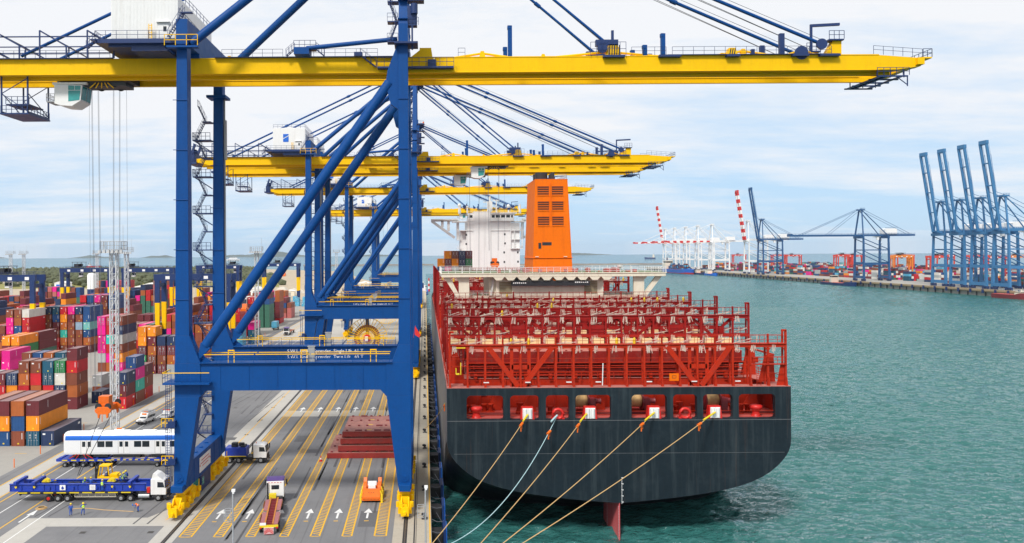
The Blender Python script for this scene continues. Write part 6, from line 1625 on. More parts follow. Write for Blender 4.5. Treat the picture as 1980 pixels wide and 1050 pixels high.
# pick-ups and the escort van on the road
def pickup(loc, rz, label, amb=False, col='white', bed='white'):
    t = thing('escort_van' if amb else 'pickup_truck', label, 'van' if amb else 'pickup truck', loc, rz); h = 1.85 if not amb else 2.35
    mb = MB()
    mb.prism([(-2.6, .45), (2.5, .45), (2.6, .75), (2.45, 1.05), (1.3, 1.15), (.75, 1.75), (-.9, 1.78), (-1.15, 1.1), (-2.6, 1.1)] if not amb else [(-2.6, .45), (2.5, .45), (2.6, .75), (2.45, 1.05), (1.3, 1.18), (.8, 1.75), (.5, 2.25), (-2.55, 2.3), (-2.6, 1.1)], 'y', -.9, .9)
    b = mb.build('body', M[col], t, bevel=.09)
    mb = MB(); mb.add([(1.32, -.75, 1.2), (1.32, .75, 1.2), (.82, .7, 1.7), (.82, -.7, 1.7)], [(0, 1, 2, 3)]); mb.build('windscreen', M['glass'], b)
    mb = MB()
    for s in (-1, 1):
        for x0_, x1_ in ((.1, 1.0), (-.85, .02)) if not amb else ((.1, 1.0), (-1.2, .02), (-2.4, -1.3)): mb.prism([(x0_, 1.15), (x1_, 1.15), (x1_ - (.35 if x1_ == 1.0 else 0), 1.66), (x0_, 1.66)], 'y', *sorted((s * .92, s * .895)))
    mb.build('side_window', M['glass'], b)
    mb = MB(); mb.box(2.4, 2.68, -.88, .88, .4, .72); mb.box(-2.68, -2.5, -.85, .85, .45, .6); mb.box(2.5, 2.56, -.4, .4, .78, .95); mb.build('bumper', M['dark'], b)
    for s in (-1, 1): mb = MB(); mb.box(2.42, 2.56, s * .7 - .15, s * .7 + .15, .8, .98); mb.build('headlight', M['letter'], b)
    if not amb: mb = MB(); mb.box(-2.5, -1.25, -.78, .78, 1.0, 1.13); mb.build('load_bed', M['brightblue'] if bed == 'blue' else M['dark'], b)
    else:
        mb = MB(); mb.box(-2.2, .3, -.75, .75, 2.32, 2.38); mb.rail([(-2.2, -.75, 2.3), (.3, -.75, 2.3)], .25, .8, .03, (1,)); mb.rail([(-2.2, .75, 2.3), (.3, .75, 2.3)], .25, .8, .03, (1,)); mb.build('roof_rack', M['grey'], b)
        mb = MB(); mb.add([(.79, -.55, 1.85), (.79, .55, 1.85), (.58, .5, 2.15), (.58, -.5, 2.15)], [(0, 1, 2, 3)]); mb.build('sign_board', M['orange'], b)
    mb = MB(); mb.box(-.2, .0, -.5, .5, h - .05, h + .12); mb.build('light_bar', M['orange'], b)
    for x in (-1.6, 1.6):
        for s in (-1, 1): wheel(t, x, s * .82, .37, .37, .24)
    return t
pickup((-60.7, 172.5, 0), R(-100), 'white escort van with orange roof sign and lights driving towards the rail car', True)
pickup((-61.0, 158.4, 0), R(88), 'white pickup truck with a blue load bed behind the rail car roof', False, 'white', 'blue')
pickup((-57.3, 177.0, 0), R(84), 'white pickup truck beside the crane ladder with a worker at its tail', False)

# posts along the yard edge, a traffic cone, camera posts
bp = None
for k in range(26):
    if bp is None: mb = MB(); mb.lathe([(.08, 0), (.08, 1.5), (.02, 1.55)], (0, 0, 0), 'z', 8); bp = mb.build('marker_post', M['orange']); o = bp
    else: o = bp.copy(); COL.objects.link(o)
    o.location = (-70.7, 118 + k * 9.3, 0); tag(o, f'thin orange marker post on the yard edge, {nth(k)} in the row from the camera', 'post', 'marker posts along the yard edge')
cn = MB(); cn.mat(0).box(-.3, .3, -.3, .3, 0, .06).lathe([(.24, .06), (.17, .35)], (0, 0, 0), 'z', 14); cn.mat(1).lathe([(.17, .35), (.12, .6)], (0, 0, 0), 'z', 14); cn.mat(0).lathe([(.12, .6), (.05, 1.0)], (0, 0, 0), 'z', 14)
tag(cn.build('traffic_cone', [M['brightred'], M['white']], loc=(-18.5, 139.6, 0)), 'red and white traffic cone standing beside the stack of red hatch panels', 'cone')
cp = thing('camera_post', 'pale camera post with a small cage standing at the lane ends', 'post', (-23.0, 94.5, 0))
mb = MB(); mb.lathe([(.11, 0), (.09, 8.2)], (0, 0, 0), 'z', 10); mb.lathe([(.14, 5), (.14, 5.1)], (0, 0, 0), 'z', 10); mb.build('post', M['steel'], cp)
mb = MB(); mb.box(-.12, .3, -.15, .15, 8.2, 8.5); mb.lathe([(.12, 0), (.12, .25)], (.1, -.1, 8.0), 'z', 10); mb.build('camera', M['letter'], cp)
mb = MB()
for x in (-.95, -.2):
    for y in (-.4, .4): mb.beam((x, y, 4.8), (x, y, 6.1), .05)
for z in (4.8, 5.45, 6.1):
    for y in (-.4, .4): mb.beam((-.95, y, z), (-.2, y, z), .05)
    for x in (-.95, -.2): mb.beam((x, -.4, z), (x, .4, z), .05)
mb.build('cage', M['steel'], cp)
o = dup(cp); o.location = (-.15, 95.5, 0); o['label'] = 'pale camera post with a small cage standing on the quay edge by the bollards'
# red flag on the waterside leg, hose on the ground
mb = MB(); mb.beam((-1.7, 111.1, 24.6), (-1.42, 111.0, 26.3), .03); mb.add([(-1.45, 111, 26.2), (-1.5, 111, 25.0), (-.9, 110.9, 24.6), (-.7, 110.9, 25.0)], [(0, 1, 2, 3)])
tag(mb.build('flag', M['brightred']), 'small red flag sticking out beside the waterside leg above the portal beam', 'flag')
def gpt(px, py, z=.03): return gp(px, py, z)
mb = MB(); pts = [gpt(140, 984), gpt(152, 983), gpt(172, 983), gpt(200, 986), gpt(235, 988), gpt(258, 989)]; mb.path(pts, .05, 6)
tag(mb.build('hose', M['rope']), 'thin tan hose lying on the asphalt between the three workers', 'hose')
c0 = gpt(80, 983); mb = MB()
for j in range(3): mb.path([(c0.x + (.75 - j * .12) * math.cos(t * .45), c0.y + (.75 - j * .12) * math.sin(t * .45), .06 + j * .07) for t in range(15)], .05, 6)
tag(mb.build('rope_coil', M['rope']), 'brown coil of rope lying on the white arrow on the asphalt', 'rope')

# ---------------------------------------------------------------- people
def person(loc, rz, label, J, vest=None, helmet='letteryel', body='overall', group=None):
    """J: joints; one continuous skinned body"""
    V_, E_, Rr = [], [], []
    def v(p, r): V_.append(p); Rr.append(r); return len(V_) - 1
    def e(a, b): E_.append((a, b))
    hip = v(J['hip'], .155); ch = v(J['chest'], .175); nk = v(J['neck'], .065); hd = v(J['head'], .105); top = v(tuple(J['head'][i] + (J['head'][i] - J['neck'][i]) * .45 for i in range(3)), .085)
    wst = v(tuple((J['hip'][i] + J['chest'][i]) / 2 for i in range(3)), .15)
    for a, b in ((hip, wst), (wst, ch), (ch, nk), (nk, hd), (hd, top)): e(a, b)
    tips = []
    for s in 'lr':
        sh = v(J['sh' + s], .075); el = v(J['el' + s], .052); wr = v(J['wr' + s], .036); e(ch, sh); e(sh, el); e(el, wr)
        d = (Vector(J['wr' + s]) - Vector(J['el' + s])).normalized(); sd = d.cross(Vector((0, 1, 0)) if abs(d.y) < .9 else Vector((1, 0, 0))).normalized()
        pm = v(tuple(Vector(J['wr' + s]) + d * .07), .034); e(wr, pm)
        for k, (off, ln) in enumerate(((-.03, .075), (-.01, .09), (.011, .085), (.031, .065))):
            f1 = v(tuple(Vector(J['wr' + s]) + d * (.10 + ln * .45) + sd * off * 1.15), .009); f2 = v(tuple(Vector(J['wr' + s]) + d * (.10 + ln) + sd * off + Vector((0, 0, -.015))), .008); e(pm, f1); e(f1, f2)
        th = v(tuple(Vector(J['wr' + s]) + d * .07 + sd * -.05), .010); t2 = v(tuple(Vector(J['wr' + s]) + d * .11 + sd * -.06), .008); e(pm, th); e(th, t2)
        hj = v(J['th' + s], .1); kn = v(J['kn' + s], .075); an = v(J['an' + s], .05); to = v(J['to' + s], .04); e(hip, hj); e(hj, kn); e(kn, an); e(an, to)
        tips.append(Vector(J['wr' + s]))
    me = bpy.data.meshes.new('person'); me.from_pydata(V_, E_, []); o = bpy.data.objects.new('person', me); COL.objects.link(o)
    o.modifiers.new('skin', 'SKIN'); sb = o.modifiers.new('sub', 'SUBSURF'); sb.levels = 1; sb.render_levels = 1
    for i, sv in enumerate(me.skin_vertices[0].data): sv.radius = (Rr[i], Rr[i]); sv.use_root = i == 0
    dg = bpy.context.evaluated_depsgraph_get(); m2 = bpy.data.meshes.new_from_object(o.evaluated_get(dg)); bpy.data.objects.remove(o)
    m2.name = 'person'
    m2.materials.clear()
    for m_ in (M[body], M['skin'], M['dark']): m2.materials.append(m_)
    hd_, nk_ = Vector(J['head']), Vector(J['neck'])
    for p in m2.polygons:
        c = p.center; i = 0
        if (c - hd_).length < .2: i = 1
        elif min((c - t).length for t in tips) < .07 or any((c - t - (t - Vector(J['el' + s])).normalized() * .12).length < .13 for s, t in zip('lr', tips)): i = 1
        elif min((c - Vector(J['to' + s])).length for s in 'lr') < .13 or min((c - Vector(J['an' + s])).length for s in 'lr') < .09: i = 2
        p.material_index = i; p.use_smooth = True
    o = link('person', m2, None, loc); o.rotation_euler = (0, 0, rz); tag(o, label, 'person', group)
    ax = (hd_ - nk_).normalized(); q = ax.to_track_quat('Z', 'Y').to_matrix()
    def oriented(prof, c, n_=14, sx=1, sy=1):
        mb = MB(); mb.lathe(prof, (0, 0, 0), 'z', n_); return mb
    mb = MB(); mb.lathe([(.165, .0), (.175, .01), (.135, .03), (.13, .08), (.10, .13), (.04, .155), (.005, .16)], (0, 0, 0), 'z', 14); mb.box(-.09, .09, -.23, -.12, .0, .02)
    h = mb.build('helmet', M[helmet], o); h.location = hd_ + ax * .035; h.rotation_euler = q.to_euler()
    mb = MB(); mb.tube((-.035, -.1, 0), (-.035, -.118, 0), .014, 6); mb.tube((.035, -.1, 0), (.035, -.118, 0), .014, 6); mb.prism([(-.135, -.06), (-.09, -.05), (-.09, .005)], 'x', -.014, .014); mb.box(-.03, .03, -.112, -.1, -.075, -.062)
    f = mb.build('face', M['skin'], o); f.location = hd_; f.rotation_euler = q.to_euler()
    if vest:
        a, b = Vector(J['hip']), Vector(J['chest']); d = (b - a).normalized(); L_ = (b - a).length
        mb = MB(); mb.lathe([(.2, .02), (.205, L_ * .5), (.215, L_ * .85), (.19, L_ * 1.12), (.11, L_ * 1.3)], (0, 0, 0), 'z', 14, caps=False)
        vt = mb.build('vest', M[vest], o); vt.location = a; vt.rotation_euler = d.to_track_quat('Z', 'Y').to_euler(); vt.scale = (1.0, .82, 1)
        mb = MB(); mb.lathe([(.212, L_ * .42), (.214, L_ * .55)], (0, 0, 0), 'z', 14, caps=False); bd = mb.build('reflective_band', M['letter'], vt)
    return o
def pose(**k):
    J = dict(hip=(0, 0, .95), chest=(0, .0, 1.32), neck=(0, 0, 1.5), head=(0, -.02, 1.63), shl=(-.2, 0, 1.42), shr=(.2, 0, 1.42), ell=(-.27, .03, 1.14), elr=(.27, .03, 1.14), wrl=(-.27, -.08, .9), wrr=(.27, -.08, .9),
             thl=(-.1, 0, .88), thr=(.1, 0, .88), knl=(-.12, -.02, .5), knr=(.12, -.02, .5), anl=(-.12, .03, .1), anr=(.12, .03, .1), tol=(-.13, -.14, .04), tor=(.13, -.14, .04))
    J.update(k); return J
STAND = pose()
WALK = pose(knl=(-.11, -.14, .5), anl=(-.11, -.12, .1), tol=(-.12, -.3, .05), knr=(.11, .02, .5), anr=(.11, .2, .13), tor=(.12, .06, .04), wrl=(-.26, .12, .92), wrr=(.25, -.22, .96))
POINT = pose(elr=(.42, -.05, 1.42), wrr=(.30, -.1, 1.62), ell=(-.36, .0, 1.2), wrl=(-.2, -.16, 1.14), knl=(-.2, -.02, .5), anl=(-.25, .05, .1), tol=(-.27, -.12, .04))
BEND = pose(hip=(0, .12, .9), chest=(0, -.22, 1.12), neck=(0, -.4, 1.14), head=(0, -.53, 1.1), shl=(-.2, -.3, 1.12), shr=(.2, -.3, 1.12), ell=(-.22, -.32, .84), elr=(.22, -.32, .84), wrl=(-.12, -.36, .58), wrr=(.12, -.36, .58), thl=(-.1, .12, .84), thr=(.1, .12, .84), knl=(-.13, .0, .48), knr=(.13, .08, .48), anl=(-.14, .05, .1), anr=(.14, .16, .1), tol=(-.14, -.12, .04), tor=(.14, 0, .04))
CROUCH = pose(hip=(0, .1, .5), chest=(0, -.08, .86), neck=(0, -.16, 1.03), head=(0, -.2, 1.15), shl=(-.2, -.1, .95), shr=(.2, -.1, .95), ell=(-.26, -.25, .72), elr=(.26, -.25, .72), wrl=(-.14, -.42, .55), wrr=(.14, -.42, .55), thl=(-.1, .08, .46), thr=(.1, .08, .46), knl=(-.16, -.28, .5), knr=(.16, -.28, .48), anl=(-.15, -.02, .1), anr=(.15, .02, .1), tol=(-.15, -.18, .04), tor=(.15, -.14, .04))
SIT = pose(hip=(0, .1, .5), chest=(0, .06, .9), neck=(0, .04, 1.07), head=(0, .02, 1.2), shl=(-.2, .05, .98), shr=(.2, .05, .98), ell=(-.26, -.1, .74), elr=(.26, -.1, .74), wrl=(-.16, -.34, .78), wrr=(.16, -.34, .78), thl=(-.1, .06, .45), thr=(.1, .06, .45), knl=(-.12, -.32, .48), knr=(.12, -.32, .48), anl=(-.12, -.32, .1), anr=(.12, -.32, .1), tol=(-.12, -.48, .04), tor=(.12, -.48, .04))
person(gp(137, 998), R(200), 'person in blue overalls and yellow helmet standing with their back to the lorry', WALK)
person(gp(161, 996), R(30), 'person in a hi-vis vest and yellow helmet gesturing with raised arm on the asphalt', POINT, 'hiviz')
person(gp(266, 990), R(-70), 'person in a blue helmet bending over the hose on the asphalt', BEND, 'orange', 'brightblue')
BZ = 1.56
def onbed(px, py, J, rz, lab, vest=None, d=118.7, z=None, **k):
    p = at(px, py, d); person((p.x, d, BZ if z is None else z), rz, lab, J, vest, **k)
onbed(157, 0, CROUCH, R(60), 'person in a hi-vis vest crouching on the blue frame behind the chains', 'hiviz', z=2.0)
onbed(170, 0, STAND, R(180), 'person in blue overalls standing with their back turned on the lorry bed', None, 118.4, z=1.6)
onbed(192, 0, STAND, R(170), 'person in a hi-vis vest standing against the near girder of the blue frame', 'hiviz', 117.2, z=1.56)
onbed(230, 0, CROUCH, R(-60), 'person in a hi-vis vest sitting on the cross beam, first of three near the cab', 'hiviz', 118.4, z=2.6)
onbed(236, 0, CROUCH, R(-40), 'person in a hi-vis vest, middle of the three sitting near the cab', 'hiviz', 119.2, z=2.65)
onbed(240.5, 0, CROUCH, R(-50), 'person in plain blue overalls, third of the three sitting near the cab', None, 119.9, z=2.7)
onbed(78, 0, STAND, R(90), 'person in a yellow helmet half hidden behind the rear of the blue frame', None, 120.9, z=1.3)
onbed(93, 0, BEND, R(110), 'person in blue overalls bending over the rear of the blue frame', None, 118.8, z=1.65)
person((-50.7, 126.5, .95), R(-90), 'person in blue overalls driving the yellow forklift', SIT)
person(gp(316.5, 806), R(20), 'person in a hi-vis jacket standing behind the parked pickup by the crane ladder', STAND, 'hiviz', 'brightred')
# ---------------------------------------------------------------- the far terminal across the basin
FX = 512.0
mb = MB(); mb.prism([(FX + 2, 560), (2500, 560), (2500, 1500), (900, 1850), (FX + 2, 1850)], 'z', -14, 0); tag(mb.build('far_terminal_ground', yardc), kind='structure')
mb = MB(); mb.box(FX, FX + 2.2, 560, 1850, -1.6, .05); mb.box(FX + .4, FX + 2, 560, 1850, -2.4, -1.6)
tag(mb.build('far_wharf_edge', paint('far_wharf_beam', (.42, .31, .19), .8, var=.2, scale=.05)), kind='structure')
mb = MB(); mb.box(FX + 4, FX + 5, 560, 1850, -13, -.1)
for k in range(105): y = 562 + k * 12; mb.lathe([(.6, -10), (.6, -1.6)], (FX + 1.4, y, 0), 'z', 8)
tag(mb.build('far_wharf_pile', M['dark']), kind='structure')
wf = None
for k in range(40):
    y = 640 + k * 14 + k * k * .2
    if wf is None: mb = MB(); mb.box(-.9, 0, -1, 1, -3.6, -.3); mb.prism([(-1, -.3), (1, -.3), (.8, 0), (-.8, 0)], 'x', -.8, 0); wf = mb.build('wharf_fender', M['navy']); o = wf
    else: o = wf.copy(); COL.objects.link(o)
    o.location = (FX, y, 0); tag(o, f'small dark blue fender block on the far wharf, {nth(k)} counted from the four cranes', 'fender', 'fender blocks along the far wharf')

def far_crane(loc, label, mat, boom_up, boom_mats=None, house=None, group='cranes on the far wharf', fy=21):
    """x = 0 waterside rail, boom towards -x"""
    root = thing('gantry_crane', label, 'gantry crane', loc, 0, group); P = lambda mb, n, m=mat, p=None: mb.build(n, m, p or root)
    for x, xt in ((0, .6), (30, 30)):
        for y in (0, fy):
            yy = y + (1.6 if y == 0 else -1.6)
            mb = MB(); mb.frus((x - .9, x + .9, y - 1.3, y + 1.3), 2.6, (xt - .8, xt + .8, yy - .9, yy + .9), 51); P(mb, 'leg')
        mb = MB(); mb.box(x - .8, x + .8, -1, fy + 1, 3.2, 6.2); mb.box(x - .7, x + .7, 0, fy, 19.5, 22.3); P(mb, 'sill_beam')
        mb = MB(); 
        for q in (-3, 1.5, fy - 6, fy - 1.5): mb.box(x - .7, x + .7, q, q + 3.6, .9, 2.8); 
        for q in range(-3, fy + 3, 2):
            if 6 < q < fy - 7: continue
            mb.lathe([(.5, -.3), (.5, .3)], (x, q, .6), 'x', 10)
        P(mb, 'wheel_truck', M['navy'])
    for y in (1, fy - 1):
        mb = MB(); mb.box(.5, 29.5, y - .6, y + .6, 19.2, 21.6); mb.box(.5, 29.5, y - .5, y + .5, 36, 37.2); P(mb, 'portal_beam')
        mb = MB(); mb.tube((29.6, y, 22), (.6, y, 35.5), .5, 8); mb.tube((29.6, y, 37.5), (.6, y, 50), .5, 8); P(mb, 'diagonal_brace')
    mb = MB(); mb.box(-1.2, .9, 0, fy, 50.3, 53); mb.box(29.2, 30.8, 0, fy, 50.3, 53); P(mb, 'cross_beam')
    for y in (fy / 2 - 4, fy / 2 + 4):
        mb = MB(); mb.box(-3, 64, y - .6, y + .6, 53, 55.2); mb.rail([(-3, y - .7, 55.2), (64, y - .7, 55.2)], 1.2, 4, .08); P(mb, 'back_girder')
    ap = Vector((2.5, fy / 2, 84))
    for y in (1.5, fy - 1.5):
        mb = MB(); mb.beam((.3, y, 53), (2.0, fy / 2 + (-3 if y < 5 else 3), 84), 1.3); P(mb, 'mast_leg')
        mb = MB(); mb.tube((30, y, 53), (3, fy / 2 + (-3 if y < 5 else 3), 83), .55, 8); P(mb, 'back_leg')
    mb = MB(); mb.box(-.5, 5, fy / 2 - 4.5, fy / 2 + 4.5, 83.5, 85); mb.rail([(-.5, fy / 2 - 4.5, 85), (5, fy / 2 - 4.5, 85)], 1.4, 1.4, .1); P(mb, 'mast_head')
    for y in (fy / 2 - 4, fy / 2 + 4):
        mb = MB(); mb.tube((4, y, 84), (58, y, 56), .22, 6); P(mb, 'back_stay')
    # boom: two girders joined by cross ties, lowered or raised
    th = R(81) if boom_up else 0; c, s = math.cos(th), math.sin(th); hp = Vector((-3, 0, 54))
    T = lambda u, y, v: (hp.x - u * c - v * s * -1 if False else hp.x - u * c + v * s, y, hp.z + u * s + v * c)
    L = 78; bm_ = boom_mats or [mat]
    for y in (fy / 2 - 4, fy / 2 + 4):
        mb = MB(); nseg = 13
        for k in range(nseg):
            u0, u1 = L * k / nseg, L * (k + 1) / nseg; mb.mat(k % len(bm_))
            bw, bh = (.65, 1.1) if len(bm_) == 1 else (.8, 1.35)
            q = [T(u0, y - bw, -bh), T(u0, y + bw, -bh), T(u0, y + bw, bh), T(u0, y - bw, bh), T(u1, y - bw, -bh), T(u1, y + bw, -bh), T(u1, y + bw, bh), T(u1, y - bw, bh)]
            mb.add(q, [(3, 2, 1, 0), (4, 5, 6, 7), (0, 1, 5, 4), (1, 2, 6, 5), (2, 3, 7, 6), (3, 0, 4, 7)])
        mb.mat(0)
        g = P(mb, 'boom_girder', bm_)
        mb = MB()
        for k in range(20): mb.beam(T(L * k / 20, y, 1.1), T(L * k / 20, y, 2.2), .1)
        mb.beam(T(0, y, 2.2), T(L, y, 2.2), .12); P(mb, 'boom_rail', bm_[-1], g)
    mb = MB()
    for u in (1, 20, 40, 60, L - 1): mb.beam(T(u, fy / 2 - 4, 0), T(u, fy / 2 + 4, 0), 1.0)
    mb.beam(T(L + 1, fy / 2 - 5, .5), T(L + 1, fy / 2 + 5, .5), 2.2, 3.2); P(mb, 'boom_tie', bm_[0])
    mb = MB()
    for y in (fy / 2 - 4, fy / 2 + 4):
        if boom_up: mb.tube((1, y, 85), T(34, y, 1.5), .2, 6); mb.tube(T(34, y, 1.5), T(68, y, 2.4), .2, 6)
        else: mb.tube((1, y, 85), T(34, y, 1.1), .2, 6); mb.tube((1, y, 85.5), T(66, y, 1.1), .24, 6)
    P(mb, 'fore_stay')
    mb = MB(); mb.box(28, 42, fy / 2 - 6, fy / 2 + 6, 55.6, 61); mb.prism([(28, 61), (42, 61), (40, 62), (30, 62)], 'y', fy / 2 - 6, fy / 2 + 6); h = P(mb, 'machinery_house', house or M['white'])
    mb = MB(); mb.rail([(27.5, fy / 2 - 6.4, 55.4), (42.5, fy / 2 - 6.4, 55.4)], 1.2, 2, .08); mb.rail([(28, fy / 2 - 6, 62), (42, fy / 2 - 6, 62)], 1.2, 2, .08); P(mb, 'house_rail', mat, h)
    mb = MB(); mb.box(18, 24, fy / 2 - 3, fy / 2 + 3, 51.6, 52.9); mb.box(19, 21.5, fy / 2 - 4.4, fy / 2 - 2, 48.6, 51.6); P(mb, 'trolley', M['white'])
    mb = MB()
    for z in range(4, 50, 5): mb.box(31, 33, fy - 1.5, fy + 1, z, z + .2); mb.stair((31.2, fy, z), (32.8, fy, z + 4.8), .8)
    P(mb, 'stair_tower')
    return root
FB1 = paint('light_blue_crane_paint', (.045, .19, .40), .5, var=.15); FB2 = paint('mid_blue_crane_paint', (.012, .085, .23), .5, var=.15)
FW = M['white']; FR = M['brightred']
base1 = None
for k, (d, lab) in enumerate([(788, 'light blue crane with raised boom, first of four, beside the lowered boom'), (760, 'light blue crane with raised boom, second in the row of four'), (731, 'light blue crane with raised boom, third in the row of four'), (702, 'tallest looking light blue crane with raised boom, last of the row of four')]):
    if base1 is None: base1 = far_crane((515, d, 0), lab, FB1, True)
    else: o = dup(base1); o.location = (515, d, 0); o['label'] = lab
far_crane((515, 935, 0), 'blue crane with its long boom lowered over the water of the basin', FB2, False)
far_crane((515, 1213, 0), 'blue crane with raised boom standing alone near the lowered blue boom', FB2, True)
wc = far_crane((515, 1266, 0), 'white crane with red striped raised boom close beside the solitary blue crane', FW, True, [FR, FW])
o = dup(wc); o.location = (515, 1705, 0); o['label'] = 'white crane with red striped raised boom at the end of the white crane cluster'
wl = far_crane((515, 1426, 0), 'white crane with lowered red striped boom, first of four in the white cluster', FW, False, [FR, FW])
for d, lab in ((1500, 'white crane with lowered red striped boom, second of four in the white cluster'), (1570, 'white crane with lowered red striped boom, third of four in the white cluster'), (1640, 'white crane with lowered red striped boom, fourth of four in the white cluster')):
    o = dup(wl); o.location = (515, d, 0); o['label'] = lab

# far yard cranes
RR = paint('red_yard_crane_paint', (.62, .05, .03), .5); RO = paint('orange_yard_crane_paint', (.75, .22, .02), .5)
spots = [(612, 1580), (620, 1420), (604, 1330), (690, 1330), (640, 1240), (610, 1150), (700, 1180), (640, 1090), (720, 1120), (600, 1020), (690, 1010), (590, 930), (660, 900), (600, 850), (700, 830), (640, 780)]
rr = ro = None
for k, (x, d) in enumerate(spots):
    og = k in (7, 9, 12)
    src = ro if og else rr
    g = 'orange yard cranes on the far terminal' if og else 'red yard cranes on the far terminal'
    lab = f'{"orange" if og else "red"} yard crane over the far terminal stacks, {nth(k)} counted from the white crane cluster'
    if src is None: 
        pass
    if src is None:
        o = yard_crane((x, d, 0), 24, lab, RO if og else RR, RO if og else RR, M['white'], .3, g)
        if og: ro = o
        else: rr = o
    else: o = dup(src); o.location = (x, d, 0); o['label'] = lab
# far container stacks: a mass of small boxes, one object
codes = 'bbommmrrnnuuttwwggacpOD'
mats = []
for i, cde in enumerate(sorted(set(codes))): mats.append((cde, paint('far_container_paint_' + PAL[cde][1].replace(' ', '_'), PAL[cde][0], .6, var=.1)))
idx = {c_: i for i, (c_, _) in enumerate(mats)}
mb = MB(); r5 = random.Random(17)
for bx in range(0, 9):
    x0 = 566 + bx * 27
    y = 650
    while y < 1640:
        if r5.random() < .78:
            wh = r5.random() < .3 and y < 1000; hmax = r5.randint(3, 5)
            for rx in range(6):
                for tt in range(max(1, hmax - r5.randint(0, 2))):
                    cde = r5.choice('wwwwgwmb') if wh else r5.choice(codes); mb.mat(idx[cde]); x = x0 + rx * 2.8
                    mb.box(x, x + 2.44, y, y + 12.1, tt * 2.75 + .05, tt * 2.75 + 2.72)
        y += 13.4
tag(mb.build('far_container_stacks', [m_ for _, m_ in mats]), 'mass of small coloured container stacks on the far terminal', 'containers', kind='stuff')

# ---------------------------------------------------------------- ships and boats
def hull_mesh(L, Bm, z0, zd, bow=.3):
    mb = MB(); st = [0, .06, .3, .7, .85, .94, 1.0]; hbm = [.8, 1, 1, 1, .8, .42, .02]; vs = []
    for s_, h_ in zip(st, hbm):
        zz = zd + (1.8 if s_ > .84 else 0); vs += [(s_ * L, -h_ * Bm / 2, zz), (s_ * L - (2 if s_ == 1 else 0), -h_ * Bm * .42, z0), (s_ * L - (2 if s_ == 1 else 0), h_ * Bm * .42, z0), (s_ * L, h_ * Bm / 2, zz)]
    n_ = len(st); fs = [(k * 4 + i, k * 4 + i + 1, (k + 1) * 4 + i + 1, (k + 1) * 4 + i) for k in range(n_ - 1) for i in range(3)] + [(0, 3, 2, 1)] + [(k * 4 + 3, k * 4, (k + 1) * 4, (k + 1) * 4 + 3) for k in range(n_ - 1)]
    return mb.add(vs, fs)
def small_ship(name, loc, rz, L, Bm, zd, hullm, label, cat, house=(.05, .2, 8), cargo=None, hm=None, mast=True, boot=None):
    root = thing(name, label, cat, loc, rz); hull_mesh(L, Bm, -2, zd).build('hull', hullm, root)
    mb = MB(); mb.box(.03 * L, .8 * L, -Bm * .38, Bm * .38, zd, zd + .25); mb.build('deck', M['reddeck'], root)
    if boot: hull_mesh(L * 1.001, Bm * 1.004, -2.05, 1.0).build('boot_stripe', boot, root)
    a, b, h = house; mb = MB(); mb.box(a * L, b * L, -Bm * .38, Bm * .38, zd, zd + h * .6); mb.box(a * L + .1 * (b - a) * L, b * L, -Bm * .32, Bm * .32, zd + h * .6, zd + h); hs_ = mb.build('deckhouse', hm or M['cream'], root)
    mb = MB(); mb.box(b * L, b * L + .08, -Bm * .3, Bm * .3, zd + h * .72, zd + h * .9); mb.box(a * L + .12 * (b - a) * L, b * L, -Bm * .325, -Bm * .32, zd + h * .72, zd + h * .9); mb.build('window', M['glass'], hs_)
    mb = MB(); mb.frus(((a + .01) * L, (a + .04) * L, -1, 1), zd + h * .6, ((a + .012) * L, (a + .035) * L, -.8, .8), zd + h * 1.35); mb.build('funnel', M['navy'], root)
    if mast: mb = MB(); mb.tube(((a + b) / 2 * L, 0, zd + h), ((a + b) / 2 * L, 0, zd + h * 1.6), .25, 6); mb.beam(((a + b) / 2 * L, -1.5, zd + h * 1.3), ((a + b) / 2 * L, 1.5, zd + h * 1.3), .2); mb.build('mast', M['cream'], root)
    if cargo:
        rq = random.Random(4)
        for k in range(cargo):
            x = (.24 + .58 * k / cargo) * L
            for rw in range(4):
                for tt in range(rq.randint(1, 4) if k < cargo - 1 else 1):
                    code = rq.choice('uuucumbbn'); o = bpy.data.objects.new('cargo_container', container_mesh(6.06, 'bare')); COL.objects.link(o)
                    o.parent = root; o.rotation_euler = (0, 0, R(-90)); o.location = (x, -Bm * .3 + rw * Bm * .19, zd + .3 + tt * CH); o.color = (*PAL[code][0], 1)
    return root
small_ship('feeder_ship', (499, 1650, WATER), R(-90), 172, 22, 7.5, M['brightblue'], 'bright blue feeder ship stacked with blue and maroon containers under the white cranes', 'ship', (.02, .13, 17), 12, boot=M['brightred'])
small_ship('cargo_boat', (505, 1490, WATER), R(-90), 62, 10, 3, M['navy'], 'dark blue cargo boat with white deckhouse just ahead of the feeder ship', 'boat', (.05, .3, 7))
small_ship('work_boat', (503, 1425, WATER), R(-90), 52, 11, 3.2, M['brightblue'], 'blue boat with a cream deckhouse moored past the feeder ship bow', 'boat', (.08, .35, 8))
small_ship('barge', (505, 1010, WATER), R(-90), 78, 12, 3.4, M['navy'], 'long low dark blue barge moored by the blue crane with lowered boom', 'barge', (.3, .36, 9))
small_ship('red_boat', (505, 706, WATER), R(-90), 40, 10, 4, M['maroon'], 'low dark red boat moored beneath the row of four blue cranes', 'boat', (.7, .85, 3))
small_ship('cargo_ship', (1330, 4600, WATER), R(170), 62, 12, 8, M['navy'], 'dark cargo ship with cream deckhouse sailing alone towards the far white cranes', 'ship', (.1, .25, 18))
small_ship('supply_ship', (-1165, 2740, WATER), R(8), 50, 10, 4, M['brightred'], 'small red ship with white deckhouse on the sea behind the hoist ropes', 'ship', (.12, .3, 8), hm=M['white'])
small_ship('cruise_ship', (-1300, 5200, WATER), R(6), 90, 16, 10, M['white'], 'white ship near the horizon behind the far landside crane leg', 'ship', (.2, .8, 12), hm=M['white'])
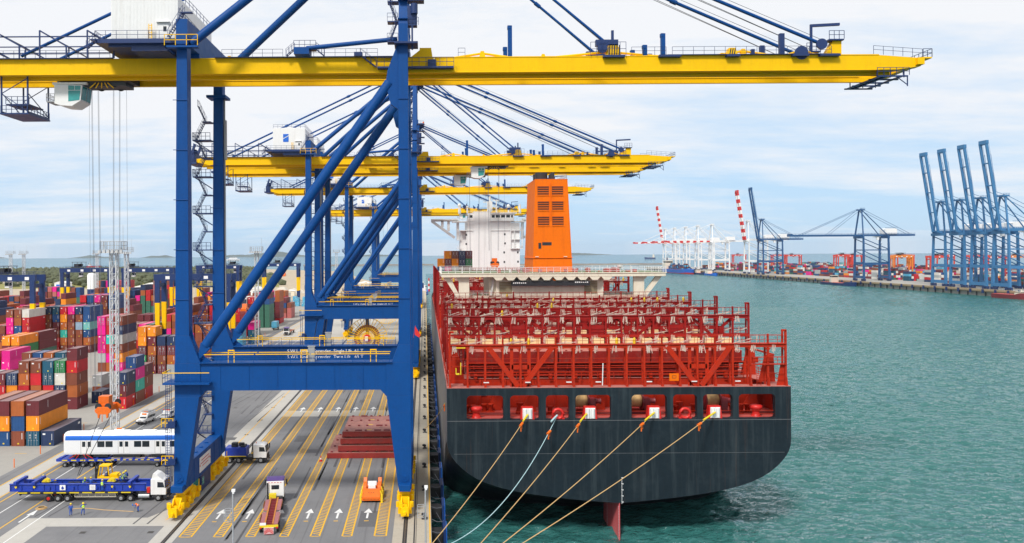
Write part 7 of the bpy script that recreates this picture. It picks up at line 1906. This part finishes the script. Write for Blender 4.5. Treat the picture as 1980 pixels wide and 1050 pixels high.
small_ship('harbour_tug', (-4, 800, WATER), R(80), 26, 8, 3, M['brightblue'], 'small blue and white tug beyond the end of the quay', 'boat', (.3, .6, 7), hm=M['white'])
# buoy-like red and white beacon beyond the quay
mb = MB()
for k in range(5): mb.mat(k % 2).lathe([(1.2 - k * .1, k * 3.0), (1.2 - (k + 1) * .1, (k + 1) * 3.0)], (0, 0, 0), 'z', 12)
o = mb.build('harbour_beacon', [M['brightred'], M['white']], loc=(4, 880, WATER)); tag(o, 'red and white banded beacon standing beyond the end of the quay', 'beacon')

# breakwaters of dumped rock
rock = paint('breakwater_rock', (.22, .19, .16), .9, var=.4, scale=.2)
def breakwater(name, x0, x1, d, label):
    mb = MB(); r6 = random.Random(9); n_ = int(abs(x1 - x0) / 14); vs = []
    for k in range(n_ + 1):
        x = x0 + (x1 - x0) * k / n_; vs += [(x, d - 9 + r6.uniform(-2, 2), WATER - 2), (x, d - 3 + r6.uniform(-1, 1), WATER + 4.2 + r6.uniform(-1, .9)), (x, d + 3, WATER + 4.6 + r6.uniform(-.8, 1)), (x, d + 10, WATER - 2)]
    mb.add(vs, [(k * 4 + i, (k + 1) * 4 + i, (k + 1) * 4 + i + 1, k * 4 + i + 1) for k in range(n_) for i in range(3)] + [(0, 1, 2, 3), (n_ * 4 + 3, n_ * 4 + 2, n_ * 4 + 1, n_ * 4)])
    tag(mb.build(name, rock), label, 'breakwater')
breakwater('breakwater', 200, 800, 2600, 'low grey rock breakwater across the water behind the funnel')
breakwater('breakwater', -420, 30, 2750, 'low grey rock breakwater on the sea between the crane legs')

# hills on the horizon, mangrove woods and sandy ground on shore
hillm = paint('far_hills', (.07, .10, .09), .9, var=.25, scale=.002)
def hill(name, pxa, pxb, hpx, seed):
    d = 11400; r6 = random.Random(seed); n_ = 40; vs = []
    for k in range(n_ + 1):
        t = k / n_; x = (pxa + (pxb - pxa) * t - VX) * d / F
        e = math.sin(math.pi * t) ** .8 * (.62 + .38 * math.sin(t * 9 + seed) * .6 + r6.uniform(-.07, .07)) * hpx * d / F + 4
        vs += [(x, d - 220, WATER), (x, d, WATER + e), (x, d + 220, WATER)]
    mb = MB(); mb.add(vs, [(k * 3 + i, (k + 1) * 3 + i, (k + 1) * 3 + i + 1, k * 3 + i + 1) for k in range(n_) for i in range(2)]); tag(mb.build(name, hillm), kind='structure')
hill('hills', 425, 605, 12, 2); hill('hills', 140, 220, 5.5, 4); hill('hills', 282, 335, 6, 7); hill('hills', -60, 8, 7, 5); hill('hills', 1040, 1180, 4, 3); hill('hills', 690, 800, 4.5, 6)
leafm, nt, p = newmat('mangrove_leaves')
c = mixc(nt, noise(nt, mapped(nt, (1, 1, 1)), .03, 6, .7), (.035, .052, .026), (.13, .135, .06)); nt.links.new(c, p.inputs['Base Color']); p.inputs['Roughness'].default_value = .8
mb = MB(); r7 = random.Random(31)
ico = []
bm = bmesh.new(); bmesh.ops.create_icosphere(bm, subdivisions=1, radius=1); iv = [v.co.copy() for v in bm.verts]; jf = [tuple(v.index for v in f.verts) for f in bm.faces]; bm.free()
for k in range(5200):
    d = r7.uniform(880, 1960); lim = -150 - (d - 880) * .25
    x = lim - abs(r7.gauss(0, 1)) * 420 * (d / 1400) if r7.random() < .8 else r7.uniform(-1800, lim)
    if d < 1050 and r7.random() < .5: continue
    if x > -560 * (d / 1540) * 1.0 + 0 and d < 980 and r7.random() < .6: continue
    s_ = r7.uniform(2.2, 5.0); hz = r7.uniform(1.2, 5.5)
    mb.add([(x + v.x * s_ * r7.uniform(.8, 1.5), d + v.y * s_ * r7.uniform(.8, 1.5), hz + v.z * s_ * r7.uniform(.6, 1.1)) for v in iv], jf)
tag(mb.build('mangrove_woods', leafm), 'belt of low green mangrove woods along the shore beyond the yard', 'woods', kind='stuff')
sheet('grass_verge', [[(-160, 870), (-520, 860), (-700, 1040), (-190, 1040)], [(-130, 640), (-330, 655), (-330, 668), (-130, 655)]], .02, paint('dry_grass', (.26, .24, .06), .9, var=.3, scale=.03))
def shed(loc, sx, sy, sz, mat, label, cat='shed', roof=None):
    root = thing('shed', label, cat, loc); mb = MB(); mb.box(-sx / 2, sx / 2, 0, sy, 0, sz); mb.build('wall', mat, root)
    mb = MB(); mb.prism([(-sx / 2 - .4, sz), (sx / 2 + .4, sz), (0, sz + sx * .13)], 'y', -.4, sy + .4); mb.build('roof', roof or M['white'], root)
    mb = MB(); mb.box(-sx * .15, sx * .15, -.06, 0, 0, sz * .7); mb.build('door', M['grey'], root)
for x, d, sx, sy, sz, m_, lab in ((-335, 730, 10, 14, 11, 'white', 'white building with a blue and red wall panel beyond the yard'), (-300, 740, 16, 10, 5, 'white', 'low white shed beside the building with the coloured panel'), (-258, 745, 30, 14, 6, 'cream', 'long pale shed before the mangrove woods'), (-150, 705, 18, 12, 5, 'white', 'white shed on the sand behind the far yard crane'), (-118, 690, 9, 7, 4, 'cream', 'small cream hut on the sandy ground by the far yard crane'),
                                  (-228, 700, 12, 10, 4, 'white', 'white hut near the tall white silo'), (-60, 780, 22, 10, 6, 'white', 'white shed behind the fourth crane at the quay end')):
    shed((x, d, 0), sx, sy, sz, M[m_], lab)
mb = MB(); mb.box(-338.4, -331.6, 729.9, 730, 4, 9.5); o = mb.build('wall_panel', M['brightblue']); o.parent = [q for q in bpy.data.objects if q.get('label', '').startswith('white building with a blue')][0]; o.location = (335, -730, 0)
mb = MB(); mb.lathe([(3.4, 0), (3.4, 20), (2.6, 21.5), (.2, 22)], (0, 0, 0), 'z', 20); o = mb.build('silo', M['white'], loc=(-268, 640, 0)); tag(o, 'tall white silo standing by the yard beside the hoist ropes', 'silo')
mb = MB(); mb.lathe([(3.46, 0), (3.46, 9)], (0, 0, 0), 'z', 20); mb.build('silo_base', M['navy'], o)
r8 = random.Random(2)
for k in range(9):
    x = -r8.uniform(95, 190); d = r8.uniform(690, 830); mb = MB(); n_ = 14
    vs = [(0, 0, r8.uniform(2.5, 4.5))] + [(r8.uniform(4, 8) * math.cos(2 * math.pi * i / n_), r8.uniform(4, 8) * math.sin(2 * math.pi * i / n_), -.1) for i in range(n_)]
    vs2 = [(v[0] * .45, v[1] * .45, vs[0][2] * .75) for v in vs[1:]]
    mb.add(vs + vs2, [(0, 1 + n_ + i, 1 + n_ + (i + 1) % n_) for i in range(n_)] + [(1 + n_ + i, 1 + i, 1 + (i + 1) % n_, 1 + n_ + (i + 1) % n_) for i in range(n_)])
    tag(mb.build('sand_heap', paint('pale_sand', (.55, .5, .42), .9, var=.2), loc=(x, d, 0)), f'pale heap of sand beyond the far yard crane, {nth(k)} heap of the group', 'sand heap', 'sand heaps behind the yard')
# ---------------------------------------------------------------- thin sea haze round the whole scene
m = bpy.data.materials.new('sea_haze'); m.use_nodes = True; nt = m.node_tree
for n_ in list(nt.nodes):
    if n_.type == 'BSDF_PRINCIPLED': nt.nodes.remove(n_)
pv = N(nt, 'ShaderNodeVolumePrincipled'); pv.inputs['Color'].default_value = (.80, .88, .97, 1); pv.inputs['Density'].default_value = 3.2e-5; pv.inputs['Anisotropy'].default_value = .2
nt.links.new(pv.outputs[0], nt.nodes['Material Output'].inputs['Volume'])
mb = MB(); mb.box(-12600, 12600, -12600, 12600, -16, 140)
tag(mb.build('haze', m), 'thin pale sea haze filling the air over the harbour', 'haze', kind='stuff')
